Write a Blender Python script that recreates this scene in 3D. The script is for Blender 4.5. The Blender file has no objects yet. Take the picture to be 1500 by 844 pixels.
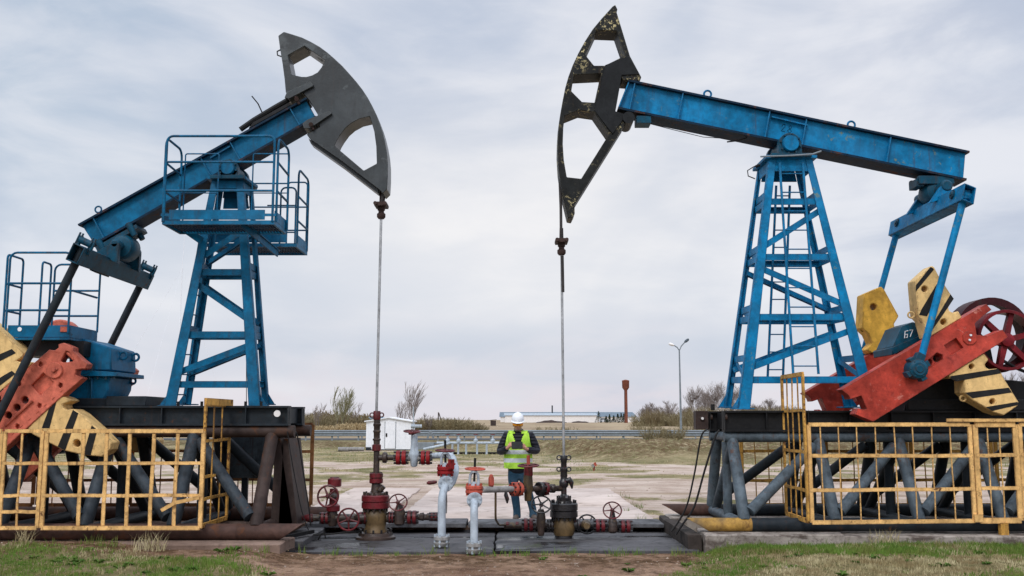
import bpy, bmesh, math, random
from mathutils import Vector, Matrix, noise
from mathutils.geometry import tessellate_polygon, delaunay_2d_cdt
random.seed(7)
sc = bpy.context.scene
COL = sc.collection
R = math.radians
# ------------------------------------------------------------------ camera model
F = 1500 * 35 / 36.0
TH = R(7.54)
CH = 1.7
CT, ST = math.cos(TH), math.sin(TH)
def at(px, py, Y):
    "world point seen at photo pixel (px, py) at the depth Y metres in front of the camera"
    u = (px - 750) / F; v = (422 - py) / F
    d = Vector((u, CT - v * ST, ST + v * CT))
    t = Y / d.y
    return Vector((u * t, Y, CH + d.z * t))
def crop(ox, oy, s):
    return lambda *a: [(ox + a[i] / s, oy + a[i + 1] / s) for i in range(0, len(a), 2)]
cam_d = bpy.data.cameras.new('camera'); cam = bpy.data.objects.new('camera', cam_d); COL.objects.link(cam)
cam.location = (0, 0, CH); cam.rotation_euler = (math.pi / 2 + TH, 0, 0)
cam_d.lens = 35; cam_d.sensor_width = 36; cam_d.clip_end = 6000; cam_d.clip_start = .1
sc.camera = cam

# ------------------------------------------------------------------ colours and materials
def lin(r, g, b):
    f = lambda c: (c / 255 / 12.92) if c / 255 < .04045 else ((c / 255 + .055) / 1.055) ** 2.4
    return (f(r), f(g), f(b), 1)
class NT:
    def __init__(s, name):
        s.m = bpy.data.materials.new(name); s.m.use_nodes = True
        s.t = s.m.node_tree; s.n = s.t.nodes; s.l = s.t.links
        s.p = s.n['Principled BSDF']; s.tc = s.n.new('ShaderNodeTexCoord').outputs['Object']
    def link(s, a, b): s.l.new(a, b)
    def mapping(s, scale=(1, 1, 1), rot=(0, 0, 0), loc=(0, 0, 0)):
        n = s.n.new('ShaderNodeMapping'); n.inputs['Scale'].default_value = scale
        n.inputs['Rotation'].default_value = rot; n.inputs['Location'].default_value = loc
        s.link(s.tc, n.inputs['Vector']); return n.outputs[0]
    def noise(s, scale, detail=5, rough=.55, vec=None, dist=0):
        n = s.n.new('ShaderNodeTexNoise'); n.inputs['Scale'].default_value = scale
        n.inputs['Detail'].default_value = detail; n.inputs['Roughness'].default_value = rough
        n.inputs['Distortion'].default_value = dist
        s.link(vec if vec is not None else s.tc, n.inputs['Vector']); return n.outputs['Fac']
    def ramp(s, fac, a, b, va=0, vb=1):
        n = s.n.new('ShaderNodeMapRange'); n.inputs['From Min'].default_value = a; n.inputs['From Max'].default_value = b
        n.inputs['To Min'].default_value = va; n.inputs['To Max'].default_value = vb; n.interpolation_type = 'SMOOTHSTEP'
        s.link(fac, n.inputs['Value']); return n.outputs[0]
    def mix(s, fac, a, b, mode='MIX'):
        n = s.n.new('ShaderNodeMix'); n.data_type = 'RGBA'; n.blend_type = mode
        for v, i in ((fac, 0), (a, 6), (b, 7)):
            if hasattr(v, 'links'): s.link(v, n.inputs[i])
            else: n.inputs[i].default_value = v
        return n.outputs[2]
    def math(s, op, a, b=0):
        n = s.n.new('ShaderNodeMath'); n.operation = op
        for v, i in ((a, 0), (b, 1)):
            if hasattr(v, 'links'): s.link(v, n.inputs[i])
            else: n.inputs[i].default_value = v
        return n.outputs[0]
    def bump(s, h, strength=.2, dist=.01):
        n = s.n.new('ShaderNodeBump'); n.inputs['Strength'].default_value = strength; n.inputs['Distance'].default_value = dist
        s.link(h, n.inputs['Height']); s.link(n.outputs[0], s.p.inputs['Normal'])
    def attr(s, name):
        n = s.n.new('ShaderNodeAttribute'); n.attribute_name = name; return n.outputs['Fac']
def paint(name, base, rough=.5, chips=None, chip=.0, chip_scale=9, grime=.4, grime_col=(.035, .028, .024, 1), var=.25, streak=True, bump=.15, spec=.14, runs=0, fade=0, edge=None):
    k = NT(name)
    n1 = k.noise(1.7, 6, .6)
    lo = tuple(c * (1 - var) for c in base[:3]) + (1,); hi = tuple(min(1, c * (1 + var)) for c in base[:3]) + (1,)
    c = k.mix(k.ramp(n1, .3, .7), lo, hi)
    mo = k.ramp(k.noise(7.5, 8, .68, k.mapping(loc=(1.3, 5.7, 2.9)), dist=.3), .32, .7, 1 - min(.28, var * 1.1), 1 + min(.22, var * .85))
    vm = k.n.new('ShaderNodeVectorMath'); vm.operation = 'SCALE'; k.link(c, vm.inputs[0]); k.link(mo, vm.inputs['Scale']); c = vm.outputs[0]
    if fade:
        fd = tuple(min(1, x * 1.25 + .035) for x in base[:3]) + (1,)
        c = k.mix(k.ramp(k.noise(.8, 5, .6, k.mapping(loc=(7, 3, 1)), dist=.6), .5, .68, 0, fade), c, fd)
    if runs:
        rn = k.noise(1.3, 7, .62, k.mapping((13, 13, .55), loc=(2, 6, 4)))
        gate = k.ramp(k.noise(1.1, 3, .5, k.mapping(loc=(5, 9, 2))), .42, .62)
        c = k.mix(k.math('MULTIPLY', k.ramp(rn, .56, .72, 0, runs), gate), c, (.06, .028, .016, 1))
    if grime > 0:
        v = k.mapping((5, 5, .9)) if streak else k.mapping((2.2, 2.2, 2.2))
        g = k.noise(1.6, 8, .68, v)
        c = k.mix(k.ramp(g, .5, .78, 0, grime), c, grime_col)
        g2 = k.noise(23, 5, .7)
        c = k.mix(k.ramp(g2, .52, .8, 0, grime * .7), c, grime_col)
    if chips:
        big = k.ramp(k.noise(1.9, 3, .5, k.mapping(loc=(3.3, 1.7, 8.1))), .42, .68)
        fine = k.noise(chip_scale, 8, .72, dist=.4)
        th = k.math('MULTIPLY', big, k.ramp(fine, .66 - chip, .70 - chip))
        c = k.mix(th, c, chips)
        k.link(k.ramp(th, 0, 1, rough, .85), k.p.inputs['Roughness'])
    else:
        k.link(k.ramp(k.noise(6, 5), .3, .7, rough - .1, rough + .15), k.p.inputs['Roughness'])
    if edge:
        bv = k.n.new('ShaderNodeBevel'); bv.samples = 3; bv.inputs['Radius'].default_value = .028
        ge = k.n.new('ShaderNodeNewGeometry'); dt = k.n.new('ShaderNodeVectorMath'); dt.operation = 'DOT_PRODUCT'
        k.link(bv.outputs[0], dt.inputs[0]); k.link(ge.outputs['Normal'], dt.inputs[1])
        em = k.math('MULTIPLY', k.ramp(dt.outputs['Value'], .985, .90), k.ramp(k.noise(17, 6, .7), .40, .58))
        c = k.mix(k.math('MULTIPLY', em, .8), c, edge)
    k.link(c, k.p.inputs['Base Color']); k.p.inputs['Specular IOR Level'].default_value = spec
    if bump: k.bump(k.noise(28, 6, .6), bump, .01)
    return k.m
RUST = (.11, .045, .022, 1)
M = {}
M['blue'] = paint('blue_paint', (.0003, .160, .345, 1), .5, (.20, .22, .10, 1), .07, 7, .36, runs=.5, fade=.3, edge=(.03, .035, .045, 1))
M['blue_flange'] = paint('blue_paint_dark', (.002, .02, .045, 1), .6, RUST, .12, 6, .8)  # much darker blue than the web paint, with rust and grime over it
M['blue_left'] = paint('blue_paint_deep', (.0005, .110, .225, 1), .5, (.04, .04, .04, 1), .06, 8, .5, runs=.5, fade=.3, edge=(.03, .032, .04, 1))
M['teal'] = paint('teal_paint', (.003, .056, .098, 1), .45, RUST, .08, 8, .8, runs=.6, edge=(.05, .04, .035, 1))
M['head_black'] = paint('black_paint_flaking', (.013, .014, .014, 1), .5, (.62, .52, .27, 1), .118, 15, .3, var=.4, runs=.5, edge=(.06, .055, .04, 1))
M['plate_black'] = paint('black_paint', (.012, .013, .014, 1), .45, (.5, .45, .3, 1), -.01, 16, .1)
M['head_grey'] = paint('scuffed_black_paint', (.015, .020, .022, 1), .34, (.09, .105, .11, 1), .13, 2.6, .95, (.004, .004, .004, 1), var=.5, spec=.5, runs=.15, fade=.45, edge=(.07, .07, .065, 1))
M['black'] = paint('black_metal', (.014, .014, .015, 1), .5, RUST, .02, 9, .4)
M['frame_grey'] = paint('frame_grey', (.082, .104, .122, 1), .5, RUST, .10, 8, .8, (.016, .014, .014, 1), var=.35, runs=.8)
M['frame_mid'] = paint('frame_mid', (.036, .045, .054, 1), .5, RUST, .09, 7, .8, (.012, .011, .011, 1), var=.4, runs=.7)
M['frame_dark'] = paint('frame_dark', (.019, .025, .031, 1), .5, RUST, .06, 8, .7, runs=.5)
M['frame_brown'] = paint('frame_brown', (.045, .03, .026, 1), .6, RUST, .13, 6, .6)
M['skid_brown'] = paint('skid_brown', (.07, .038, .03, 1), .65, RUST, .13, 6, .6)
M['skid_yellow'] = paint('skid_yellow', (.40, .23, .055, 1), .6, (.05, .05, .052, 1), .26, 3.5, 1.0, (.10, .045, .02, 1), var=.4, streak=False, runs=.8)
M['red'] = paint('crank_red', (.42, .050, .032, 1), .45, (.60, .25, .2, 1), .06, 7, .85, (.085, .010, .012, 1), var=.42, streak=False, fade=.5, edge=(.10, .04, .03, 1))
M['orange'] = paint('crank_orange', (.57, .14, .088, 1), .5, (.26, .04, .025, 1), .09, 6, .75, (.20, .04, .026, 1), var=.32, streak=False, fade=.4, edge=(.16, .04, .03, 1))
M['maroon'] = paint('wheel_maroon', (.16, .012, .018, 1), .42, RUST, .02, 8, .5)
M['maroon_dark'] = paint('guard_maroon', (.045, .008, .011, 1), .5, RUST, .04, 8, .6)
M['cream'] = paint('cream_paint', (.74, .49, .205, 1), .55, RUST, .075, 12, .5, (.17, .10, .05, 1), var=.16, runs=.5, edge=(.10, .055, .03, 1))
M['yellow'] = paint('yellow_paint', (.60, .33, .05, 1), .55, RUST, .055, 12, .5, (.22, .12, .04, 1), var=.25, runs=.5, edge=(.10, .055, .03, 1))
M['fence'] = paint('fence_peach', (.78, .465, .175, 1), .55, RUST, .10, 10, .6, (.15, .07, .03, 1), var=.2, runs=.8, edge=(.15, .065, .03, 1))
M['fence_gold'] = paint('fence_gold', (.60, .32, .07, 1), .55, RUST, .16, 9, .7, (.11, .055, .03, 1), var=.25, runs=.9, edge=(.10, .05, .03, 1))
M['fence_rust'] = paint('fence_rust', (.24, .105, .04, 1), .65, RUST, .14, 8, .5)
M['stripe'] = paint('black_stripe', (.016, .016, .016, 1), .5, (.5, .36, .18, 1), .01, 20, .1)
M['dark'] = paint('dark_recess', (.02, .014, .012, 1), .8, grime=0)
M['well_red'] = paint('well_red', (.12, .009, .013, 1), .4, (.05, .025, .016, 1), .17, 9, 1.0, (.012, .009, .008, 1), spec=.35, var=.45, runs=.8, bump=.35, edge=(.025, .014, .011, 1))
M['well_bright'] = paint('flange_red', (.23, .014, .016, 1), .4, RUST, .08, 14, .9, (.03, .012, .012, 1), var=.35)
M['well_dirty'] = paint('oily_metal', (.045, .029, .023, 1), .4, (.15, .10, .045, 1), .12, 10, 1.0, (.011, .009, .008, 1), var=.5, bump=.5, spec=.4)
M['well_black'] = paint('oil_black', (.016, .014, .015, 1), .3, (.15, .02, .02, 1), .10, 9, .5, bump=.4, spec=.5)
M['well_ochre'] = paint('ochre_metal', (.105, .066, .028, 1), .45, (.012, .010, .009, 1), .30, 9, 1.0, (.011, .009, .008, 1), var=.5, bump=.5, runs=.9, spec=.35)
M['pipe_grey'] = paint('pipe_grey', (.40, .45, .50, 1), .45, RUST, .055, 12, .55, (.085, .07, .06, 1), var=.16, runs=.6)
M['pipe_worn'] = paint('pipe_worn', (.27, .26, .25, 1), .5, RUST, .1, 8, .5)
M['orange_red'] = paint('orange_red', (.44, .085, .055, 1), .5, RUST, .07, 10, .7)
M['rod'] = paint('steel_rod', (.42, .42, .42, 1), .35, (.10, .08, .07, 1), .02, 9, .4)
M['rod'].node_tree.nodes['Principled BSDF'].inputs['Metallic'].default_value = .5
M['rope'] = paint('steel_rope', (.045, .04, .038, 1), .6, grime=.3)
M['clamp'] = paint('clamp_rust', (.05, .03, .026, 1), .6, RUST, .1, 14, .8)
M['cable'] = paint('rubber_cable', (.016, .015, .015, 1), .6, grime=.1)
M['white'] = paint('white_paint', (.78, .79, .82, 1), .5, grime=.12, var=.05, bump=.05)
M['galv'] = paint('galvanised', (.20, .225, .245, 1), .45, grime=.25, var=.12)
M['rust_tower'] = paint('rust_tower', (.20, .068, .042, 1), .8, (.06, .03, .025, 1), .1, .5, .5)
M['roof_blue'] = paint('roof_blue_grey', (.13, .175, .215, 1), .6, grime=.15)
M['roof_light'] = paint('roof_light', (.36, .41, .45, 1), .6, grime=.1)
M['wall_pale'] = paint('wall_pale', (.80, .76, .73, 1), .7, grime=.12, var=.06)
M['roof_bright'] = paint('roof_bright_blue', (.045, .26, .42, 1), .5, grime=.1)
M['wood_dark'] = paint('wood_dark', (.06, .045, .04, 1), .8, grime=.4)
M['glass'] = paint('dark_glass', (.02, .022, .025, 1), .1, grime=0, bump=0)

# ------------------------------------------------------------------ mesh builder
WLD = {}
class MB:
    def __init__(s): s.v = []; s.f = []; s.mi = []; s.cur = 0
    def add(s, vs, fs):
        o = len(s.v); s.v += [Vector(v) for v in vs]
        for f in fs: s.f.append(tuple(i + o for i in f)); s.mi.append(s.cur)
    def hexa(s, a, b):
        "two quads (4 points each) joined into a solid"
        s.add(list(a) + list(b), [(3, 2, 1, 0), (4, 5, 6, 7), (0, 1, 5, 4), (1, 2, 6, 5), (2, 3, 7, 6), (3, 0, 4, 7)])
    def box(s, c, d, m=None):
        c = Vector(c); x, y, z = d[0] / 2, d[1] / 2, d[2] / 2
        q = [Vector(p) for p in ((-x, -y, -z), (x, -y, -z), (x, y, -z), (-x, y, -z), (-x, -y, z), (x, -y, z), (x, y, z), (-x, y, z))]
        if m: q = [m @ p for p in q]
        q = [p + c for p in q]; s.hexa(q[:4], q[4:])
    def box2(s, a, b):
        s.box([(a[i] + b[i]) / 2 for i in range(3)], [abs(a[i] - b[i]) for i in range(3)])
    def beam(s, p, q, w, h, up=(0, 0, 1), w2=None, h2=None):
        p, q = Vector(p), Vector(q); d = (q - p).normalized(); u = Vector(up)
        x = d.cross(u)
        if x.length < 1e-4: x = d.cross(Vector((1, 0, 0)))
        x.normalize(); z = x.cross(d).normalized()
        f = lambda c, w, h: [c - x * w / 2 - z * h / 2, c + x * w / 2 - z * h / 2, c + x * w / 2 + z * h / 2, c - x * w / 2 + z * h / 2]
        s.hexa(f(p, w, h), f(q, w2 or w, h2 or h))
    def ibeam(s, p, q, w, h, tf=.025, tw=.03):
        p, q = Vector(p), Vector(q); z = Vector((0, 0, 1))
        s.beam(p + z * (h / 2 - tf / 2), q + z * (h / 2 - tf / 2), w, tf); s.beam(p - z * (h / 2 - tf / 2), q - z * (h / 2 - tf / 2), w, tf)
        s.beam(p, q, tw, h - 2 * tf)
    def tube(s, pts, r, seg=10, cap=True, closed=False):
        pts = [Vector(p) for p in pts]; n = len(pts)
        rs = r if isinstance(r, (list, tuple)) else [r] * n
        t0 = (pts[1] - pts[0]).normalized()
        x = t0.cross(Vector((0, 0, 1)))
        if x.length < 1e-3: x = Vector((1, 0, 0))
        x.normalize(); o = len(s.v); pt = t0
        for i, p in enumerate(pts):
            t = (pts[(i + 1) % n] - pts[i - 1]) if closed else (pts[min(i + 1, n - 1)] - pts[max(i - 1, 0)])
            t.normalize(); rot = pt.rotation_difference(t); x = rot @ x; pt = t
            y = t.cross(x).normalized(); x = y.cross(t).normalized()
            for k in range(seg):
                a = 2 * math.pi * k / seg
                s.v.append(p + (x * math.cos(a) + y * math.sin(a)) * rs[i])
        for i in range(n if closed else n - 1):
            j = (i + 1) % n
            for k in range(seg):
                k2 = (k + 1) % seg
                s.f.append((o + i * seg + k, o + i * seg + k2, o + j * seg + k2, o + j * seg + k)); s.mi.append(s.cur)
        if cap and not closed:
            s.f.append(tuple(o + k for k in range(seg))[::-1]); s.mi.append(s.cur)
            s.f.append(tuple(o + (n - 1) * seg + k for k in range(seg))); s.mi.append(s.cur)
    def lathe(s, c, ax, prof, seg=20, cap=True):
        c = Vector(c); ax = Vector(ax).normalized()
        x = ax.cross(Vector((0, 0, 1)))
        if x.length < 1e-3: x = Vector((1, 0, 0))
        x.normalize(); y = ax.cross(x); o = len(s.v)
        for t, r in prof:
            for k in range(seg):
                a = 2 * math.pi * (k + .5) / seg
                s.v.append(c + ax * t + (x * math.cos(a) + y * math.sin(a)) * max(r, 1e-4))
        for i in range(len(prof) - 1):
            for k in range(seg):
                k2 = (k + 1) % seg
                s.f.append((o + i * seg + k, o + i * seg + k2, o + (i + 1) * seg + k2, o + (i + 1) * seg + k)); s.mi.append(s.cur)
        if cap:
            s.f.append(tuple(o + k for k in range(seg))[::-1]); s.mi.append(s.cur)
            s.f.append(tuple(o + (len(prof) - 1) * seg + k for k in range(seg))); s.mi.append(s.cur)
    def disc(s, c, ax, r, t, seg=20):
        s.lathe(Vector(c) - Vector(ax).normalized() * t / 2, ax, [(0, r * .96), (t * .15, r), (t * .85, r), (t, r * .96)], seg)
    def bolts(s, c, ax, R_, n, r, l, ph=0):
        ax = Vector(ax).normalized(); x = ax.cross(Vector((0, 0, 1)))
        if x.length < 1e-3: x = Vector((1, 0, 0))
        x.normalize(); y = ax.cross(x)
        for k in range(n):
            a = 2 * math.pi * (k + ph) / n
            s.lathe(Vector(c) + (x * math.cos(a) + y * math.sin(a)) * R_ - ax * l / 2, ax, [(0, r), (l, r)], 6)
    def torus(s, c, ax, R_, r, seg=28, rs=8, a0=0, a1=2 * math.pi):
        c = Vector(c); ax = Vector(ax).normalized(); x = ax.cross(Vector((0, 0, 1)))
        if x.length < 1e-3: x = Vector((1, 0, 0))
        x.normalize(); y = ax.cross(x)
        full = abs(a1 - a0 - 2 * math.pi) < 1e-4
        n = seg if full else seg + 1
        s.tube([c + (x * math.cos(a0 + (a1 - a0) * k / seg) + y * math.sin(a0 + (a1 - a0) * k / seg)) * R_ for k in range(n)], r, rs, closed=full)
    def wheel(s, c, ax, R_, r=None, spokes=5, ph=.25, hub=.22):
        r = r or R_ * .09; c = Vector(c); ax = Vector(ax).normalized()
        s.torus(c, ax, R_ - r, r)
        x = ax.cross(Vector((0, 0, 1)))
        if x.length < 1e-3: x = Vector((1, 0, 0))
        x.normalize(); y = ax.cross(x)
        for k in range(spokes):
            a = 2 * math.pi * (k + ph) / spokes; d = x * math.cos(a) + y * math.sin(a)
            s.tube([c + d * R_ * hub * .6 + ax * r * .4, c + d * (R_ - r)], [r * 1.1, r * .75], 6)
        s.lathe(c - ax * r * 1.4, ax, [(0, R_ * hub), (r * 2.2, R_ * hub), (r * 3, R_ * hub * .6), (r * 4, R_ * hub * .45)], 10)
    def prism(s, pts, dy, holes=(), side=True):
        "polygon in an XZ plane given as points (their own Y), pushed back dy metres in Y; holes go right through"
        loops = [[Vector(p) for p in pts]] + [[Vector(p) for p in h] for h in holes]
        allp = [p for l in loops for p in l]
        flat = [Vector((p.x, p.z)) for p in allp]; ed = []; b = 0
        for l in loops:
            ed += [(b + i, b + (i + 1) % len(l)) for i in range(len(l))]; b += len(l)
        def inside(q, l):
            c = False
            for i in range(len(l)):
                a_, b_ = l[i], l[i - 1]
                if (a_.z > q.y) != (b_.z > q.y) and q.x < (b_.x - a_.x) * (q.y - a_.z) / (b_.z - a_.z) + a_.x: c = not c
            return c
        res = delaunay_2d_cdt(flat, ed, [], 0, 1e-6); good = []
        if len(res[0]) == len(allp):
            for t in res[2]:
                g_ = (res[0][t[0]] + res[0][t[1]] + res[0][t[2]]) / 3
                if inside(g_, loops[0]) and not any(inside(g_, h) for h in loops[1:]): good.append([res[3][i][0] for i in t])
        tri = good if good else tessellate_polygon([[Vector((p.x, p.z, 0)) for p in l] for l in loops])
        o = len(s.v); n = len(allp); D = Vector((0, dy, 0))
        s.v += [p.copy() for p in allp] + [p + D for p in allp]
        for t in tri:
            s.f.append((o + t[0], o + t[1], o + t[2])); s.mi.append(s.cur)
            s.f.append((o + n + t[2], o + n + t[1], o + n + t[0])); s.mi.append(s.cur)
        b = 0
        for l in loops:
            m = len(l)
            for i in range(m):
                j = (i + 1) % m
                s.f.append((o + b + i, o + b + j, o + n + b + j, o + n + b + i)); s.mi.append(s.cur)
            b += m
    def decal(s, pts, off=.004):
        pts = [Vector(p) + Vector((0, -off, 0)) for p in pts]; o = len(s.v)
        s.v += pts; s.f.append(tuple(o + i for i in range(len(pts)))); s.mi.append(s.cur)
    def build(s, name, mat, parent=None, bevel=0, angle=38, label=None):
        me = bpy.data.meshes.new(name)
        mats = mat if isinstance(mat, (list, tuple)) else [mat]
        lo = [min(v[i] for v in s.v) for i in range(3)]; hi = [max(v[i] for v in s.v) for i in range(3)]
        c = Vector([(lo[i] + hi[i]) / 2 for i in range(3)])
        if parent is None: c.z = lo[2]
        me.from_pydata([tuple(v - c) for v in s.v], [], s.f)
        for m in mats: me.materials.append(M[m] if isinstance(m, str) else m)
        me.polygons.foreach_set('material_index', s.mi)
        bm = bmesh.new(); bm.from_mesh(me); bmesh.ops.recalc_face_normals(bm, faces=bm.faces)
        for f in bm.faces: f.smooth = True
        ca = math.radians(angle)
        for e in bm.edges:
            if len(e.link_faces) != 2 or e.calc_face_angle(0) > ca: e.smooth = False
        bm.to_mesh(me); bm.free()
        ob = bpy.data.objects.new(name, me); COL.objects.link(ob)
        WLD[ob.name] = c
        if parent:
            ob.parent = parent; ob.location = c - WLD[parent.name]
        else: ob.location = c
        if bevel:
            b = ob.modifiers.new('bevel', 'BEVEL'); b.width = bevel; b.segments = 1; b.limit_method = 'ANGLE'; b.angle_limit = R(50)
        if label: ob['label'] = label
        return ob
def thing(name, label, cat, loc, group=None):
    o = bpy.data.objects.new(name, None); COL.objects.link(o); o.location = Vector(loc); WLD[o.name] = Vector(loc)
    o.empty_display_size = .2; o['label'] = label; o['category'] = cat
    if group: o['group'] = group
    return o
def tag(o, label, cat, group=None, kind=None):
    if label: o['label'] = label
    if cat: o['category'] = cat
    if group: o['group'] = group
    if kind: o['kind'] = kind
    return o
def one(fn, name, mat, parent=None, **k):
    m = MB(); fn(m); return m.build(name, mat, parent, **k)
def A(pts, Y): return [at(x, y, Y) for x, y in pts]
def circ(px, py, r, Y, n=14): return [at(px + r * math.cos(2 * math.pi * k / n), py + r * math.sin(2 * math.pi * k / n), Y) for k in range(n)]
# ------------------------------------------------------------------ shared jack pieces
def leg_bar(mb, p0, p1, w0, w1, dep, sx, sy, th=.022):
    "angle-iron leg from p0 (top) to p1 (base); corner on the outside, plates run inward (sx, sy = inward signs)"
    a, b = [], []
    def sec(p, w, lst_f, lst_s, d):
        lst_f += [p, p + Vector((sx * w, 0, 0)), p + Vector((sx * w, sy * th, 0)), p + Vector((0, sy * th, 0))]
        lst_s += [p + Vector((0, sy * (th + .001), 0)), p + Vector((sx * th, sy * (th + .001), 0)), p + Vector((sx * th, sy * d, 0)), p + Vector((0, sy * d, 0))]
    fa, sa, fb, sb = [], [], [], []
    sec(p0, w0, fa, sa, dep * .75); sec(p1, w1, fb, sb, dep)
    mb.hexa(fa, fb); mb.hexa(sa, sb)
def tower(root, mat, FL, FR, RL, RR, w0, w1, dep, hor, dia, side_hor):
    "FL.. = (top point, base point); hor = heights t; dia = (t on left leg, t on right leg)"
    L = lambda leg, t: leg[0].lerp(leg[1], t)
    for leg, sx, sy in ((FL, 1, 1), (FR, -1, 1), (RL, 1, -1), (RR, -1, -1)):
        m = MB(); wf = 1 if sy > 0 else .68; leg_bar(m, leg[0], leg[1], w0 * wf * .92, w1 * wf * .92, dep * (.8 if sy > 0 else .7), sx, sy)
        b = leg[1]
        m.hexa([b + Vector((-sx * .10, sy * .002, .004)), b + Vector((sx * .24, sy * .002, .004)), b + Vector((sx * .24, sy * .16, .004)), b + Vector((-sx * .10, sy * .16, .004))],
               [b + Vector((-sx * .10, sy * .002, .022)), b + Vector((sx * .24, sy * .002, .022)), b + Vector((sx * .24, sy * .16, .022)), b + Vector((-sx * .10, sy * .16, .022))])
        g = b.lerp(leg[0], .055) + Vector((0, sy * .05, 0))
        m.prism([b + Vector((-sx * .09, sy * .05, .02)), b + Vector((0, sy * .05, .02)), g], .018)
        m.build('leg', mat, root, bevel=.004)
    for (P, Q, sy) in ((FL, FR, 1), (RL, RR, -1)):
        off = Vector((0, sy * .045, 0))
        for t in hor:
            m = MB(); p, q = L(P, t) + off + Vector((.05, 0, 0)), L(Q, t) + off - Vector((.05, 0, 0))
            m.beam(p, q, .014, .10); m.beam(p + Vector((0, sy * .035, .043)), q + Vector((0, sy * .035, .043)), .055, .012)
            m.build('horizontal_brace', mat, root)
        for ta, tb in dia:
            m = MB(); p, q = L(P, ta) + off * 1.4 + Vector((.05, 0, 0)), L(Q, tb) + off * 1.4 - Vector((.05, 0, 0))
            m.beam(p, q, .014, .095); m.beam(p + Vector((0, sy * .035, -.03)), q + Vector((0, sy * .035, -.03)), .05, .012)
            m.build('diagonal_brace', mat, root)
    for (P, Q, sx) in ((FL, RL, 1), (FR, RR, -1)):
        off = Vector((sx * .045, 0, 0))
        for t in side_hor:
            m = MB(); m.beam(L(P, t) + off + Vector((0, .03, 0)), L(Q, t) + off - Vector((0, .03, 0)), .014, .10); m.build('side_brace', mat, root)
        for ta, tb in zip(side_hor[:-1:2], side_hor[1::2]):
            m = MB(); m.beam(L(P, tb) + off * 1.4 + Vector((0, .03, 0)), L(Q, ta) + off * 1.4 - Vector((0, .03, 0)), .014, .08); m.build('side_brace', mat, root)
    m = MB(); top = [FL[0], FR[0], RR[0], RL[0]]
    e = [Vector((-.06, -.06, 0)), Vector((.06, -.06, 0)), Vector((.06, .06, 0)), Vector((-.06, .06, 0))]
    m.hexa([p + q for p, q in zip(top, e)], [p + q + Vector((0, 0, .05)) for p, q in zip(top, e)])
    for (P, Q, y) in ((FL, FR, .012), (RL, RR, -.03)):
        a, b, c, d = L(P, .0), L(Q, .0), L(Q, .05), L(P, .05)
        m.prism([a + Vector((.09, y, 0)), b + Vector((-.09, y, 0)), c + Vector((-.09, y, 0)), d + Vector((.09, y, 0))], .02)
    for (P, Q, sx) in ((FL, RL, 1), (FR, RR, -1)):
        a, b = P[0].lerp(P[1], .025), Q[0].lerp(Q[1], .025)
        m.beam(a + Vector((sx * .03, .1, 0)), b + Vector((sx * .03, -.1, 0)), .02, .17)
    m.build('top_plate', mat, root, bevel=.004)
def ladder(root, mat, a0, a1, b0, b1, n, r=.014, rr=.011):
    m = MB(); m.beam(a0, a1, .035, .02, up=(0, 1, 0)); m.beam(b0, b1, .035, .02, up=(0, 1, 0))
    lad = m.build('ladder', mat, root)
    for k in range(n):
        t = (k + .6) / n; m = MB(); m.tube([a0.lerp(a1, t), b0.lerp(b1, t)], rr, 6); m.build('rung', mat, lad)
def walking_beam(root, mat, px, Yf, Yb, ribs, dark):
    T0, T1, B1, B0 = A(px, Yf)
    d = (T1 - T0).normalized(); n = Vector((d.z, 0, -d.x));  n = n if n.z < 0 else -n
    web = MB(); y = Vector((0, .085, 0)); W = Yb - Yf
    web.prism([p + y for p in (T0 + n * .03, T1 + n * .03, B1 - n * .03, B0 - n * .03)], W - .17)
    wb = web.build('walking_beam', mat, root)
    m = MB(); e = d * .03
    m.prism([T0 - e, T1 + e, T1 + e + n * .032, T0 - e + n * .032], W); m.build('top_flange', dark, wb)
    m = MB(); d2 = (B1 - B0).normalized(); e = d2 * .02
    m.prism([B0 - e, B1 + e, B1 + e - n * .034, B0 - e - n * .034], W); m.build('bottom_flange', dark, wb)
    for t in ribs:
        p = T0.lerp(T1, t); q = B0.lerp(B1, t)
        # rib at right angles to the beam
        hh = (q - p).dot(n); q = p + n * hh
        m = MB(); m.prism([p + d * .009 + n * .034 + Vector((0, .012, 0)), p - d * .009 + n * .034 + Vector((0, .012, 0)), q - d * .009 - n * .036 + Vector((0, .012, 0)), q + d * .009 - n * .036 + Vector((0, .012, 0))], W - .024)
        m.build('stiffener', mat, wb)
    return wb, d, n, (T0, T1, B1, B0)
def saddle(root, mat, mat2, c, r, Yf, Yb, zbase):
    m = MB(); ax = Vector((0, 1, 0))
    m.lathe(Vector((c.x, Yf + .12, c.z)), ax, [(0, r), (.12, r), (.12, r * .8), (Yb - Yf - .36, r * .8), (Yb - Yf - .36, r), (Yb - Yf - .24, r)], 26)
    for y0 in (Yf + .12, Yb - .24):
        m.box2((c.x - r * 1.02, y0, zbase), (c.x + r * 1.02, y0 + .12, c.z - r * .1))
    m.box2((c.x - r * 1.75, Yf + .06, zbase), (c.x + r * 1.75, Yb - .06, zbase + .06))
    s = m.build('saddle_bearing', mat2, root, bevel=.005)
    m = MB(); m.lathe(Vector((c.x, Yf + .06, c.z)), ax, [(0, r * .66), (.02, r * .72), (.058, r * .72)], 26)
    m.build('bearing_cap', mat, s)
    m = MB(); m.bolts(Vector((c.x, Yf + .105, c.z)), ax, r * .87, 8, .016, .04, .3); m.build('bolt_ring', mat2, s)
    return s
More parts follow.
